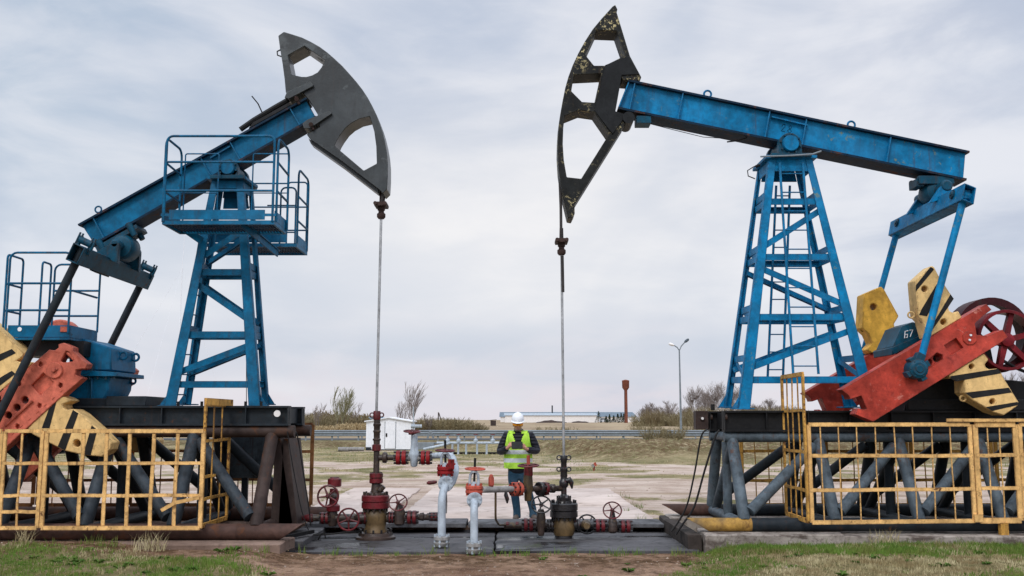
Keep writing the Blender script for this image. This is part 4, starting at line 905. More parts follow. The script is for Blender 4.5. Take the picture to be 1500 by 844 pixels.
m.tube(bend([at(630, 668, 15.5), at(645, 667, 15.5), at(663, 667, 15.35), at(669, 690, 15.0), at(662, 710, Yq + .32), at(655, 709, Yq + .22)], 7, .16), .046, 14); m.build('elbow_pipe', 'pipe_grey', wl_)
# --- risers
def riser(lab, px, Y, ybase, ytop, cy, r, top, wheel_mat, flange_mat, wheel_px, stem, lever, bonnet):
    s = Y / 1458 * .985; t = thing('pipe_riser', lab, 'pipe', at(px, ybase, Y), 'grey standpipes in front of the wellheads')
    b0 = at(px, ybase, Y)
    m = MB(); z = lambda py: at(px, py, Y).z
    m.tube(bend([b0 + Vector((0, 0, .08)), at(px, ytop, Y), at(px + top[0], cy, Y + .24)], 8, .22), r * s, 16); m.build('standpipe', 'pipe_grey', t)
    m = MB(); m.lathe(b0, (0, 0, 1), [(-.02, r * s * 1.5), (0, r * s * 1.9), (.04, r * s * 2.1), (.05, r * s * 1.6), (.075, r * s * 1.6), (.08, r * s * 2.05), (.12, r * s * 2.05), (.13, r * s * 1.3)], 20); m.build('base_flange', 'pipe_worn', t)
    m = MB(); m.bolts(b0 + Vector((0, 0, .07)), (0, 0, 1), r * s * 1.75, 6, .016, .17, .3); m.build('bolt_ring', 'pipe_grey', t)
    m = MB(); m.lathe(b0 - Vector((0, 0, .2)), (0, 0, 1), [(0, r * s * 1.2), (.2, r * s * 1.25)], 14); m.build('stub_pipe', 'clamp', t)
    fc = at(px + top[0], cy, Y + .2)
    m = MB(); m.disc(fc, (0, 1, 0), 11.5 * s, .04, 24); m.disc(fc + Vector((0, .055, 0)), (0, 1, 0), 11.5 * s, .04, 24); m.build('flange', 'pipe_grey', t)
    m = MB(); m.bolts(fc + Vector((0, .03, 0)), (0, 1, 0), 9 * s, 8, .015, .16, .5); m.build('bolt_ring', 'pipe_grey', t)
    vx, vy = bonnet; vc = at(vx, cy, Y + .36)
    m = MB(); m.lathe(vc - Vector((0, .14, 0)), (0, 1, 0), [(0, .07), (.1, .09), (.2, .09), (.28, .07)], 16); m.lathe(vc, (0, 0, 1), [(-.1, .05), (-.05, .085), (at(vx, vy + 5, Y + .36).z - vc.z, .08)], 16); m.build('valve_body', 'pipe_grey', t)
    bz = at(vx, vy, Y + .36)
    m = MB(); m.lathe(bz - Vector((0, 0, .055)), (0, 0, 1), [(0, .115), (.01, .125), (.04, .125), (.048, .105), (.056, .105), (.062, .125), (.1, .125), (.11, .115)], 16); m.build('bonnet_flange', flange_mat, t)
    m = MB(); m.bolts(bz, (0, 0, 1), .105, 8, .014, .17, .3); m.build('bolt_ring', flange_mat, t)
    wz = at(wheel_px[0], wheel_px[1], Y + .36); h_ = wz.z - bz.z
    m = MB()
    for sx in (-1, 1): m.tube([bz + Vector((sx * .055, 0, .04)), bz + Vector((sx * .062, 0, h_ * .35)), bz + Vector((sx * .055, 0, h_ * .7)), bz + Vector((sx * .025, 0, h_ * .86))], [.022, .02, .02, .022], 8)
    m.lathe(bz + Vector((0, 0, h_ * .82)), (0, 0, 1), [(0, .045), (h_ * .12, .035)], 12); m.lathe(bz + Vector((0, 0, .04)), (0, 0, 1), [(0, .05), (.05, .035), (.07, .02)], 12); m.build('yoke', 'pipe_grey', t)
    m = MB(); m.tube([bz + Vector((0, 0, .08)), at(wheel_px[0], stem, Y + .36)], .017, 8); m.build('valve_stem', 'black', t)
    m = MB(); m.wheel(wz, (.03, -.06, 1), .15, .012, 5, .2, hub=.3); m.build('hand_wheel', wheel_mat, t)
    return t
t1 = riser('taller grey standpipe with a dark red hand wheel, bending over to the red wellhead', 647, 14.42, 799, 728, 709, 5.8, (6, 0), 'well_red', 'well_bright', (652, 660), 645, None, (652.5, 689))
m = MB(); p = at(640, 706, 14.75); m.lathe(p, (-1, 0, -.12), [(0, .02), (.04, .028), (.12, .03), (.15, .012)], 10); m.build('lever', 'well_red', t1)
m = MB(); m.tube(A([(652.5, 715), (653.5, 735), (653, 752)], 14.72), .018, 8); m.build('drain_pipe', 'pipe_worn', t1)
m = MB(); m.box(at(661, 680, 14.7), (.09, .08, .14)); m.bolts(at(661, 680, 14.7), (0, 1, 0), .05, 4, .014, .12); m.build('clamp_block', 'well_bright', t1)
t2 = riser('shorter grey standpipe with an orange hand wheel in the middle of the slab', 694.5, 14.05, 809, 744, 733, 5.6, (.5, 0), 'orange_red', 'orange_red', (696, 687), 671, None, (694.5, 717))
# --- right (oily black)
wr = thing('wellhead', 'oily black wellhead with round wheels under the nose-up horse head', 'wellhead', at(826, 790, 15.5), 'wellheads under the horse heads')
vl(826, [(793, 17), (790, 16.5), (787, 13), (782, 12.5)], seg=22).build('base_ring', 'well_black', wr)
vl(826, [(784, 14), (780, 15.5), (772, 16.5), (765, 15.5), (758, 14)], seg=24).build('casing_head', 'well_ochre', wr)
vl(826, [(758, 18), (757, 20.3), (749, 20.3), (748, 19)], seg=26).build('flange', 'well_black', wr); vl(826, [(747.4, 19), (747, 20.3), (738, 20.3), (736.5, 19)], seg=26).build('flange', 'well_black', wr)
m = MB(); m.bolts(at(826, 747, 15.5), (0, 0, 1), .178, 12, .017, .30); m.build('bolt_ring', 'well_black', wr)
vl(826, [(737, 13), (734, 12), (733, 10), (729, 10.5), (727, 6), (724, 4.3)], seg=18).build('tubing_head', 'well_black', wr)
m = MB(); m.bolts(at(826, 732, 15.5), (0, 0, 1), .10, 8, .014, .12); m.build('bolt_ring', 'well_black', wr)
vl(826, [(727, 4.2), (711, 4.2)], seg=14).build('tubing', 'well_black', wr)
vl(826, [(714, 5), (711, 7), (705, 7), (703, 5.5), (701, 5), (697, 5)], seg=14).build('tee', 'well_black', wr)
vl(826, [(700, 4.8), (697, 5.4), (692, 5), (690, 5.8), (686, 5.8), (685, 4.4), (677, 4.4), (676, 5), (668, 5), (667, 4.4)], seg=14).build('stuffing_box', 'well_black', wr)
for yy in (670.5, 687.5):
    for s in (-1, 1): eye(wr, 'well_black', at(826 + s * 7.2, yy, 15.5), .032, .010, name='lug_eye')
m = MB(); m.tube(A([(829, 704), (834, 703), (837, 707), (838, 716)], 15.45), [.03, .05, .04, .012], 8); m.build('sample_cock', 'well_black', wr)
# right arm
hl(769, [(838, 7), (845, 7), (846, 9), (849, 9), (850, 6), (872, 6), (890, 6), (908, 6)], 15.5).build('side_pipe', 'well_black', wr)
m = MB(); m.lathe(at(859, 770, 15.3), (0, -1, 0), [(-.15, .075), (0, .065), (.08, .045)], 14); m.build('valve_body', 'well_ochre', wr)
m = MB(); m.wheel(at(860, 768, 15.68), (0, -1, .05), .155, .014, 5, .25); m.build('hand_wheel', 'well_black', wr)
flange_pair(wr, 'well_red', 770, 872.5, 886, 9.5, 15.5)
vl(897.5, [(781, 4), (778, 7.5), (766, 8.5), (762, 6), (755, 4), (746, 2.5)], 15.5).build('valve_body', 'well_dirty', wr)
m = MB(); m.wheel(at(897, 747.5, 15.42), (-.05, -.8, .5), .148, .011, 5, .08); m.build('hand_wheel', 'well_red', wr)
flange_pair(wr, 'well_red', 771, 909.5, 923, 9.5, 15.5)
# left arm
hl(770, [(738, 4.5), (765, 5), (790, 5.5), (806, 6), (815, 7)], 15.5).build('side_pipe', 'well_dirty', wr)
flange_pair(wr, 'well_black', 770, 803, 810, 9.8, 15.5)
flange_pair(wr, 'well_red', 769, 767.5, 781, 9.5, 15.5)
for a_ in (741, 755): hl(769, [(a_, 3), (a_ + .5, 4.8), (a_ + 5, 4.8), (a_ + 6, 3)], 15.5, 8).build('pipe_union', 'well_red', wr)
vl(792.5, [(785, 3.5), (782, 5), (774, 5), (768, 6.5), (760, 7), (752, 6), (746, 4)], 15.32).build('valve_body', 'well_dirty', wr)
m = MB(); m.wheel(at(793, 739, 15.2), (0, -.8, .58), .158, .013, 5, .05); m.build('hand_wheel', 'well_black', wr)
# upper line to the short standpipe
P0 = at(706, 717.5, 14.4); P1 = at(822, 715.5, 15.5); dd = (P1 - P0); ln = dd.length; dn = dd.normalized(); T_ = lambda px: (at(px, 716.5, 15).x - P0.x) / (P1.x - P0.x)
def on(px):
    lo_, hi_ = 0, 1
    for _ in range(30):
        mi = (lo_ + hi_) / 2; p = P0 + dd * mi
        if 750 + F * p.x / (p.y * CT + (p.z - CH) * ST) < px: lo_ = mi
        else: hi_ = mi
    return P0 + dd * lo_
m = MB(); m.tube([P0, on(752)], .045, 14); m.build('flow_line', 'pipe_worn', wr)
m = MB(); m.tube([on(760), on(822)], .044, 14); m.lathe(on(806), dn, [(0, .05), (.02, .07), (.07, .07), (.09, .05)], 8); m.build('flow_line', 'well_dirty', wr)
for a_, mat in ((750.5, 'orange_red'), (757.5, 'orange_red'), (788.5, 'well_black'), (795.5, 'well_red')):
    m = MB(); m.lathe(on(a_), dn, [(0, .092), (.008, .102), (.05, .102), (.058, .092)], 20); m.build('flange', mat, wr)
for a_ in (757, 795): m = MB(); m.bolts(on(a_), dn, .083, 8, .015, .20, .5); m.build('bolt_ring', 'well_black', wr)
vp = on(773.5); s = vp.y / 1458
vl(773.5, [(734, 4.6), (732, 5.4), (722, 5.6), (716, 7.5), (708, 7.2), (698, 6.6), (696, 6.6)], vp.y).build('gate_valve', 'well_ochre', wr)
vl(774, [(697, 6.4), (696, 6.8), (684, 6.4), (683, 5)], vp.y).build('valve_bonnet', 'well_red', wr)
m = MB(); m.wheel(at(774, 682, vp.y), (-.02, -.10, 1), .165, .012, 5, .3, hub=.25); m.build('hand_wheel', 'well_red', wr)
vl(774, [(682, 2.8), (667, 2.6)], vp.y, 10).build('valve_stem', 'orange_red', wr)
gp = on(719.5); m = vl(719.5, [(713, 2.5), (711, 4.3), (700, 4.3), (698, 3), (696, 2.6), (695, 1.5)], gp.y, 12); m.build('relief_cap', 'orange_red', wr)
m = MB(); q = on(726); m.tube(bend([q, Vector((q.x, q.y, q.z - .42)), at(731, 769, 15.2), at(742, 769, 15.5)], 5, .08), .016, 8); m.build('drain_pipe', 'well_ochre', wr)
m = MB(); q = on(741); m.tube([q, q - Vector((0, 0, .08)), q - Vector((-.02, 0, .14)), q - Vector((-.02, 0, .2))], [.008, .03, .03, .01], 8); m.build('padlock', 'well_black', wr)

# ================================================================== PERSON
PO = Vector((at(759, 757, 17.3).x, 17.3, .013))
per = thing('person', 'person in white hard hat and lime safety vest reading a tablet behind the pipework', 'person', PO)
def skin(name, verts, edges, mat, par, sub=2, root=0):
    me = bpy.data.meshes.new(name); me.from_pydata([tuple(v[:3]) for v in verts], edges, [])
    ob = bpy.data.objects.new(name, me); COL.objects.link(ob)
    md = ob.modifiers.new('skin', 'SKIN'); md.use_smooth_shade = True
    for i, v in enumerate(verts):
        sv = me.skin_vertices[0].data[i]; r = v[3]; sv.radius = (r, r) if not isinstance(r, tuple) else r; sv.use_root = (i == root)
    ob.modifiers.new('sub', 'SUBSURF').levels = sub; ob.modifiers['sub'].render_levels = sub
    dg = bpy.context.evaluated_depsgraph_get(); dg.update(); ev = ob.evaluated_get(dg)
    nm = bpy.data.meshes.new_from_object(ev); nm.name = name
    for p in nm.polygons: p.use_smooth = True
    bpy.data.objects.remove(ob); bpy.data.meshes.remove(me)
    nm.materials.clear(); nm.materials.append(M[mat])
    o2 = bpy.data.objects.new(name, nm); COL.objects.link(o2); o2.parent = par; WLD[o2.name] = WLD[par.name].copy()
    return o2
M['skin'] = paint('skin', (.58, .31, .22, 1), .5, grime=0, var=.1, bump=.05)
M['jacket'] = paint('puffer_black', (.012, .013, .019, 1), .55, grime=0, var=.2, bump=.0)
k = M['jacket'].node_tree
M['vest'] = paint('vest_lime', (.47, .78, .07, 1), .7, grime=.06, var=.1, bump=.1)
M['tape'] = paint('reflective_tape', (.62, .66, .68, 1), .4, grime=0, var=.05, bump=0)
M['jeans'] = paint('denim', (.018, .050, .085, 1), .8, (.08, .14, .19, 1), .04, 5, .2, var=.35)
for nm, sc_, st_2 in (('vest', 7, .9), ('jeans', 6, .9)):
    k = NT(nm + '_cloth'); src = M[nm].node_tree.nodes['Principled BSDF']
    b0 = (.46, .76, .08, 1) if nm == 'vest' else (.018, .048, .08, 1); b1 = (.34, .60, .06, 1) if nm == 'vest' else (.04, .08, .12, 1)
    cr_n = k.noise(sc_, 5, .6, k.mapping((1, 1, .55)), .8)
    k.link(k.mix(k.ramp(cr_n, .42, .66), b0, b1), k.p.inputs['Base Color']); k.p.inputs['Roughness'].default_value = .8; k.p.inputs['Specular IOR Level'].default_value = .1
    k.bump(cr_n, st_2, .05); M[nm] = k.m
M['shoe'] = paint('shoe', (.10, .08, .07, 1), .7, grime=.2)
M['amber'] = paint('amber_lens', (.80, .30, .02, 1), .15, grime=0, bump=0)
M['hat'] = paint('hard_hat', (.80, .81, .84, 1), .3, grime=.03, var=.03, bump=0)
M['hair'] = paint('hair', (.05, .04, .035, 1), .7, grime=0)
M['grey_hair'] = paint('grey_hair', (.20, .17, .15, 1), .8, grime=0)
M['tablet'] = paint('tablet_case', (.015, .017, .016, 1), .4, grime=0, bump=0)
# body: pelvis root, spine, neck, head base, arms with hands, legs
B = [(0, 0, .90, .12), (0, .01, 1.15, .13), (0, .02, 1.38, .12), (0, .005, 1.49, .055), (0, -.03, 1.55, .06)]
E = [(0, 1), (1, 2), (2, 3), (3, 4)]
def addchain(lst, start):
    prev = start
    for v in lst: B.append(v); E.append((prev, len(B) - 1)); prev = len(B) - 1
    return prev
for s, sh, el, wr_ in ((-1, (-.19, .02, 1.42), (-.305, -.02, 1.13), (-.165, -.30, 1.225)), (1, (.21, .02, 1.42), (.32, -.01, 1.15), (.125, -.30, 1.20))):
    w = addchain([sh + (.065,), tuple((a + b) / 2 for a, b in zip(sh, el)) + (.05,), el + (.045,), tuple((a + b) / 2 for a, b in zip(el, wr_)) + (.038,), wr_ + (.028,)], 2)
    W_ = Vector(wr_); dr = Vector((-s * .6, -.35, .55)).normalized(); acr = Vector((-s * .45, -.2, -.75)).normalized()
    palm = W_ + dr * .065; p = addchain([tuple(W_ + dr * .03) + (.03,), tuple(palm) + (.036,)], w)
    for k_, (o_, l_) in enumerate(((-.026, .058), (-.009, .068), (.009, .064), (.026, .050))):
        f0 = palm + acr * o_ + dr * .02; f1 = f0 + dr * l_ * .5 + Vector((-s * .004, -.012, 0)); f2 = f1 + dr * l_ * .32 + Vector((-s * .012, .004, -.004)); 
        addchain([tuple(f0) + (.0095,), tuple(f1) + (.009,), tuple(f2) + (.0075,)], p)
    th_ = W_ + dr * .03 - acr * .03; addchain([tuple(th_) + (.012,), tuple(th_ + (dr - acr * .5).normalized() * .03) + (.0105,), tuple(th_ + (dr - acr * .15).normalized() * .062) + (.009,)], p - 1)
for s, hx, kx, ax, ay in ((-1, -.095, -.065, -.02, 0), (1, .105, .17, .255, .02)):
    addchain([(hx, .0, .84, .085), ((hx + kx) / 2, -.01, .66, .08), (kx, -.02, .48, .058), (ax + (kx - ax) * .4, .02, .3, .052), (ax, .02 + ay, .09, .038), (ax + s * .02, -.06 + ay, .045, .03), (ax + s * .035, -.15 + ay, .035, .022)], 0)
body = skin('body', B, E, 'skin', per)
# head: shaped ellipsoid bowed forward, with nose, brow, ears, lips
def head_mesh():
    bm = bmesh.new(); bmesh.ops.create_uvsphere(bm, u_segments=32, v_segments=24, radius=1)
    for v in bm.verts:
        x, y, z = v.co
        f = max(0, -y)
        sx = .074 * (1 - .26 * max(0, -z) ** 1.5); sy = .098; sz = .118
        nx, ny, nz = x * sx, y * sy, z * sz
        if z < -.1: ny -= .010 * f * (-z)
        nose = math.exp(-(x / .17) ** 2 - ((z + .18) / .2) ** 2) * f; ny -= .026 * nose
        ny += .009 * f * math.exp(-((abs(x) - .38) / .18) ** 2 - ((z - .08) / .12) ** 2)
        ny -= .005 * f * math.exp(-(x / .45) ** 2 - ((z - .24) / .09) ** 2)
        ny -= .007 * f * math.exp(-(x / .3) ** 2 - ((z + .55) / .09) ** 2); ny += .006 * f * math.exp(-(x / .3) ** 2 - ((z + .50) / .03) ** 2)
        ny -= .008 * f * math.exp(-(x / .3) ** 2 - ((z + .85) / .12) ** 2)
        v.co = (nx, ny, nz)
    for s in (-1, 1):
        g = bmesh.ops.create_uvsphere(bm, u_segments=10, v_segments=8, radius=1)
        for v in g['verts']: v.co = Vector((s * .074 + v.co.x * .009, .012 + v.co.y * .02, -.008 + v.co.z * .034))
    return bm
HM = Matrix.Translation((-.005, -.05, 1.622)) @ Matrix.Rotation(R(13), 4, 'X')
bm = head_mesh(); bm.transform(HM @ Matrix.Scale(1.10, 4))
me2 = bpy.data.meshes.new('head'); 
for f in bm.faces: f.smooth = True
tmp = bmesh.new(); tmp.from_mesh(body.data); 
bm.to_mesh(me2); tmp.from_mesh(me2); tmp.to_mesh(body.data); tmp.free(); bm.free()
for p in body.data.polygons: p.use_smooth = True
def part_from(m, name, mat, mtx=None, bevel=0):
    vs = m.v; m.v = [PO + ((mtx @ v) if mtx else v) for v in vs]; return m.build(name, mat, per, bevel=bevel, angle=60)
# eyes' lenses, beard, hair
m = MB(); m.tube([Vector((x, -.097 - .012 * (1 - (x / .07) ** 2) + .03 * (abs(x) / .07) ** 3, .004)) for x in (-.068, -.05, -.025, 0, .025, .05, .068)], [.016, .02, .021, .017, .021, .02, .016], 10)
part_from(m, 'safety_glasses', 'amber', HM @ Matrix.Scale(1.12, 4))
m = MB(); m.lathe((0, .006, -.06), (0, 0, 1), [(-.055, .035), (-.035, .060), (-.012, .066), (-.004, .060)], 20); hb_ = m.v
m.v = [Vector((v.x, v.y * 1.28 - .012, v.z)) if v.y < .03 else Vector((v.x, .03, v.z)) for v in m.v]; part_from(m, 'beard', 'grey_hair', HM @ Matrix.Translation((0, .006, -.012)) @ Matrix.Scale(1.08, 4))
M['hair2'] = M['hair']
m = MB(); m.lathe((0, .02, 0), (0, 0, 1), [(-.05, .074), (-.01, .083), (.04, .084)], 20); m.v = [Vector((v.x * .97, max(v.y * 1.12, .012), v.z)) for v in m.v]; part_from(m, 'hair', 'hair', HM @ Matrix.Scale(1.08, 4))
# hard hat
m = MB(); prof = [(.0, .104), (.012, .109), (.05, .106), (.085, .094), (.115, .072), (.135, .042), (.142, .012)]
m.lathe((0, .005, .05), (0, 0, 1), prof, 28); m.v = [Vector((v.x * .98, v.y * 1.2, v.z)) for v in m.v]
o = len(m.v); seg = 28
m.lathe((0, -.005, .048), (0, 0, 1), [(0, .112), (.006, .117), (.012, .112)], 28); m.v = m.v[:o] + [Vector((v.x * .98, v.y * 1.2 - max(0, -v.y) * .22, v.z - max(0, -v.y) * .10)) for v in m.v[o:]]
m.beam((0, -.085, .15), (0, .08, .175), .028, .02)
part_from(m, 'hard_hat', 'hat', HM, bevel=0)
# puffer jacket (torso and sleeves) with quilting rings
J = [(0, .0, .77, (.17, .12)), (0, .0, .80, (.19, .135)), (0, .0, .88, (.19, .135)), (0, .005, 1.0, (.185, .13)), (0, .015, 1.2, (.19, .135)), (0, .02, 1.36, (.185, .125)), (0, .02, 1.46, (.10, .10)), (0, -.0, 1.53, (.078, .085))]
JE = [(0, 1), (1, 2), (2, 3), (3, 4), (4, 5), (5, 6), (6, 7)]
def chainJ(lst, start):
    pv = start
    for v in lst: J.append(v); JE.append((pv, len(J) - 1)); pv = len(J) - 1
for s, sh, el, wr_ in ((-1, (-.20, .02, 1.415), (-.32, -.02, 1.125), (-.17, -.285, 1.22)), (1, (.215, .02, 1.415), (.335, -.01, 1.145), (.13, -.285, 1.195))):
    up_ = [tuple(sh[i] + (el[i] - sh[i]) * t for i in range(3)) for t in (0, .3, .6)]; fo = [tuple(el[i] + (wr_[i] - el[i]) * t for i in range(3)) for t in (0, .33, .66, .95)]
    chainJ([up_[0] + (.088,), up_[1] + (.084,), up_[2] + (.078,), fo[0] + (.074,), fo[1] + (.070,), fo[2] + (.060,), fo[3] + (.044,)], 5)
jk = skin('jacket', J, JE, 'jacket', per)
kk = NT('puffer_quilt'); wv = kk.n.new('ShaderNodeTexWave'); wv.wave_type = 'BANDS'; wv.bands_direction = 'Z'; wv.inputs['Scale'].default_value = 5.5; wv.inputs['Distortion'].default_value = 1.5; kk.link(kk.tc, wv.inputs[0])
kk.p.inputs['Base Color'].default_value = (.011, .012, .018, 1); kk.p.inputs['Roughness'].default_value = .5; kk.bump(wv.outputs['Fac'], .45, .015); kk.p.inputs['Specular IOR Level'].default_value = .2; jk.data.materials[0] = kk.m
# vest: open shell lofted around the jacket, V neck, arm holes
def vest_r(z):
    t = (z - .87) / .6
    return (.235 + .012 * math.sin(t * 3) - .0 * t, .172 + .012 * math.sin(t * 2.5))
m = MB(); n_ = 120; rows = []
zs = [.865 + .605 * k / 60 for k in range(61)]
for z in zs:
    rx, ry = vest_r(z); f_ = max(0, (z - 1.30) / .18); rx *= 1 - .12 * f_ ** 2; ry *= 1 - .30 * f_ ** 2.2
    rows.append([Vector((rx * math.copysign(abs(math.sin(a)) ** .8, math.sin(a)) + .004 * math.sin(a * 9 + z * 20), .015 - ry * math.copysign(abs(math.cos(a)) ** .9, math.cos(a)) + .004 * math.sin(a * 7 - z * 30), z)) for a in [2 * math.pi * k / n_ for k in range(n_)]])
o = 0
for r_ in rows: m.v += r_
for i in range(60):
    zc = (zs[i] + zs[i + 1]) / 2
    for k_ in range(n_):
        a = 2 * math.pi * (k_ + .5) / n_; x_ = abs(math.sin(a)); front = math.cos(a) > 0
        if zc > 1.19 and x_ > .97 - .16 * min(1, (zc - 1.19) / .12) + .0: continue
        if front and zc > 1.24 and x_ < (zc - 1.26) * 1.75 + .03: continue
        if not front and zc > 1.42 and x_ < .4: continue
        k2 = (k_ + 1) % n_
        m.cur = 1 if (.965 < zc < 1.035 or 1.105 < zc < 1.175) else 0
        m.f.append((i * n_ + k_, i * n_ + k2, (i + 1) * n_ + k2, (i + 1) * n_ + k_)); m.mi.append(m.cur)
# shoulder straps
for s in (-1, 1):
    m.cur = 0; pts = [(.105, -.098, 1.45), (.11, -.055, 1.485), (.112, .0, 1.498), (.112, .06, 1.485), (.105, .11, 1.45)]
    for p_, q_ in zip(pts[:-1], pts[1:]): m.beam(Vector((p_[0] * s, p_[1], p_[2])), Vector((q_[0] * s, q_[1], q_[2])), [.10, .11, .115, .11][pts.index(p_)], .014)
vv = part_from(m, 'safety_vest', ['vest', 'tape']); sd_ = vv.modifiers.new('thick', 'SOLIDIFY'); sd_.thickness = .008
m = MB(); 
for s in (-1, 1): m.lathe((s * .085, -.105, 1.43), (0, -1, .3), [(0, .014), (.012, .012)], 8)
part_from(m, 'vest_snaps', 'jacket')
# jeans and shoes
Jn = [(0, 0, .93, (.165, .115)), (0, .0, .82, (.165, .12))]; Je = [(0, 1)]
for s, hx, kx, ax, ay in ((-1, -.095, -.065, -.02, 0), (1, .105, .17, .255, .02)):
    pv = 1
    for v in [(hx, 0, .72, .10), ((hx + kx) / 2, -.01, .6, .093), (kx, -.02, .48, .078), (kx + (ax - kx) * .5, .005, .32, .074), (ax, .02 + ay, .16, .068), (ax, .01 + ay, .06, .072), (ax, .0 + ay, .02, .074)]:
        Jn.append(v); Je.append((pv, len(Jn) - 1)); pv = len(Jn) - 1
skin('jeans', Jn, Je, 'jeans', per)
for s, ax, ay in ((-1, -.02, 0), (1, .255, .02)):
    m = MB(); m.tube([Vector((ax, .09 + ay, .045)), Vector((ax, .06 + ay, .05)), Vector((ax + s * .01, -.03 + ay, .05)), Vector((ax + s * .03, -.13 + ay, .04)), Vector((ax + s * .035, -.18 + ay, .03))], [.03, .046, .048, .045, .026], 12); part_from(m, 'shoe', 'shoe')
tm = Matrix.Translation(PO + Vector((-.02, -.415, 1.262))) @ Matrix.Rotation(R(-28), 4, 'X')
m = MB(); m.box((0, 0, 0), (.185, .014, .135)); m.v = [tm @ v for v in m.v]; tb_ = m.build('tablet_computer', 'tablet', None, bevel=.004); tag(tb_, 'small black tablet held up in both hands of the worker', 'tablet')
m = MB(); m.box((0, .0085, 0), (.165, .003, .115)); m.v = [tm @ v for v in m.v]; s_ = m.build('screen', 'glass', None); s_.parent = tb_; s_.location = WLD[s_.name] - WLD[tb_.name]
# ================================================================== TERRAIN
def sstep(a, b, x):
    t = min(1, max(0, (x - a) / (b - a))); return t * t * (3 - 2 * t)
def nz(x, y, s, o=0): return noise.noise(Vector((x * s + o, y * s - o, o * .37)))
def fbm(x, y, s, o=0): return nz(x, y, s, o) * .55 + nz(x, y, s * 2.1, o + 5) * .3 + nz(x, y, s * 4.3, o + 9) * .15
def H(x, y):
    # front yard, low; pad level behind
    lo = -.135 + .115 * sstep(2.3, 3.2, x) + .12 * sstep(-2.7, -3.5, x) + .075 * sstep(-4.7, -5.6, x) * sstep(12.4, 13.5, y)
    lo += .018 * fbm(x, y, .9, 2) + .016 * fbm(x, y, 3.3, 7)
    if -3.5 < x < 2.75 and y > 14.2: lo = -.30
    if x < -3.0 and y > 13.95: lo = -.16
    if x > 2.6 and y > 14.05: lo = -.16
    t = sstep(16.35, 16.9, y)
    z = lo * (1 - t) + (-.03 + .02 * fbm(x, y, .5, 3)) * t
    # bank: from its toe up to the road
    k = sstep(-3, 6, x + .02 * (y - 45))
    toe = 59 * (1 - k) + 40 * k; crest = 64.5 * (1 - k) + 46 * k; hc = .33 * (1 - k) + .72 * k
    b = sstep(toe, crest, y) * hc
    if y > crest: b = hc + (.16 - hc) * sstep(crest + 1, 72, y)
    if y > toe: b += (.10 * fbm(x, y, .45, 8) + .10 * fbm(x, y, 1.3, 3)) * sstep(toe, toe + 4, y) * (1 - sstep(crest + 2, 72, y)) * (1.7 * k + .6)
    z += b
    z += 1.02 * sstep(0, 1, (y - 84) / 640 + .0) * (1 if y > 84 else 0)
    return z
def field_z(y): return H(0, y)
rows = []
y = -14.0
while y < 3000:
    rows.append(y)
    y += .35 if y < 8 else .09 if y < 17.2 else .22 if y < 34 else .45 if y < 84 else 6 if y < 160 else y * .07
ncol = 240
verts = []; grass_a = []; tan_a = []; dirt_a = []
def gmask(x, y):
    "share of grass 0..1 at a place"
    n = fbm(x, y, .55, 1)
    if y < 17:
        g = sstep(1.75, 3.0, x + n * 1.2 + (13.5 - y) * .28) + sstep(-2.35, -3.9, x + n * 1.2 - (13.2 - y) * .1)
        if x < -2 and y > 12.9: g *= sstep(13.9, 12.5, y + n * .9)
        m = sstep(.12, .3, fbm(x, y, 1.1, 6)) * sstep(12.9, 12.1, y) * sstep(-.9, -.4, x) * sstep(2.6, 1.9, x) * .7
        return min(1, g + m)
    if y < 40:
        base = sstep(24, 34, y) * .46
        e = max(math.exp(-((x - 2.6) / .4) ** 2), math.exp(-((x + 4.1) / .35) ** 2)) * .35 * sstep(27, 24, y)
        e += .3 * math.exp(-((x - 4.2) / 1.5) ** 2 - ((y - 22) / 3) ** 2) + .28 * math.exp(-((x + 6) / 1.6) ** 2 - ((y - 27) / 2.5) ** 2)
        return min(1, max(0, sstep(.74 - base, 1.12 - base, .5 + n * 1.1 + e + .3 * fbm(x, y, .16, 4)) * .85))
    kk_ = sstep(-3, 6, x); toe_ = 59 * (1 - kk_) + 40 * kk_
    if y > toe_: return min(1, .8 + .4 * n)
    return min(1, max(.15, .45 + .35 * sstep(40, 50, y) + n * .8 + .4 * fbm(x, y, .12, 4)))
for y in rows:
    half = 13 + max(y, 0) * .80
    for c in range(ncol + 1):
        u = c / ncol * 2 - 1; x = half * (u * .72 + .28 * u ** 3)
        verts.append((x, y, H(x, y)))
        grass_a.append(gmask(x, y)); tan_a.append(sstep(80, 90, y))
        k = sstep(-3, 6, x); toe = 58 * (1 - k) + 39 * k
        dirt_a.append(sstep(-.05, .3, fbm(x, y, .2, 12) + .5 * sstep(3.5, 8, x) + .16) * sstep(toe, toe + 4, y) * (1 - sstep(70, 78, y)) if y > 30 else sstep(1.0, .1, abs(y - 13.6 + .5 * nz(x, y, .8)) * (1 if x > -3.5 else .8)) * (1 - sstep(2.2, 3.0, x)) * 1.1)
faces = []
n1 = ncol + 1
for i in range(len(rows) - 1):
    for c in range(ncol): faces.append((i * n1 + c, i * n1 + c + 1, (i + 1) * n1 + c + 1, (i + 1) * n1 + c))
me = bpy.data.meshes.new('ground'); me.from_pydata(verts, [], faces)
for nm, arr in (('grass', grass_a), ('tan', tan_a), ('dirt', dirt_a)):
    at_ = me.attributes.new(nm, 'FLOAT', 'POINT'); at_.data.foreach_set('value', arr)
for p in me.polygons: p.use_smooth = True
g = bpy.data.objects.new('ground', me); COL.objects.link(g); g['kind'] = 'structure'; g['label'] = 'sandy yard with patchy grass, a low bank and a dry field'
k = NT('ground'); p = k.p
n1_ = k.noise(.7, 8, .62); n2 = k.noise(4.5, 8, .7); n3 = k.noise(34, 6, .65)
yv = k.n.new('ShaderNodeSeparateXYZ'); k.link(k.tc, yv.inputs[0]); Yc = yv.outputs[1]
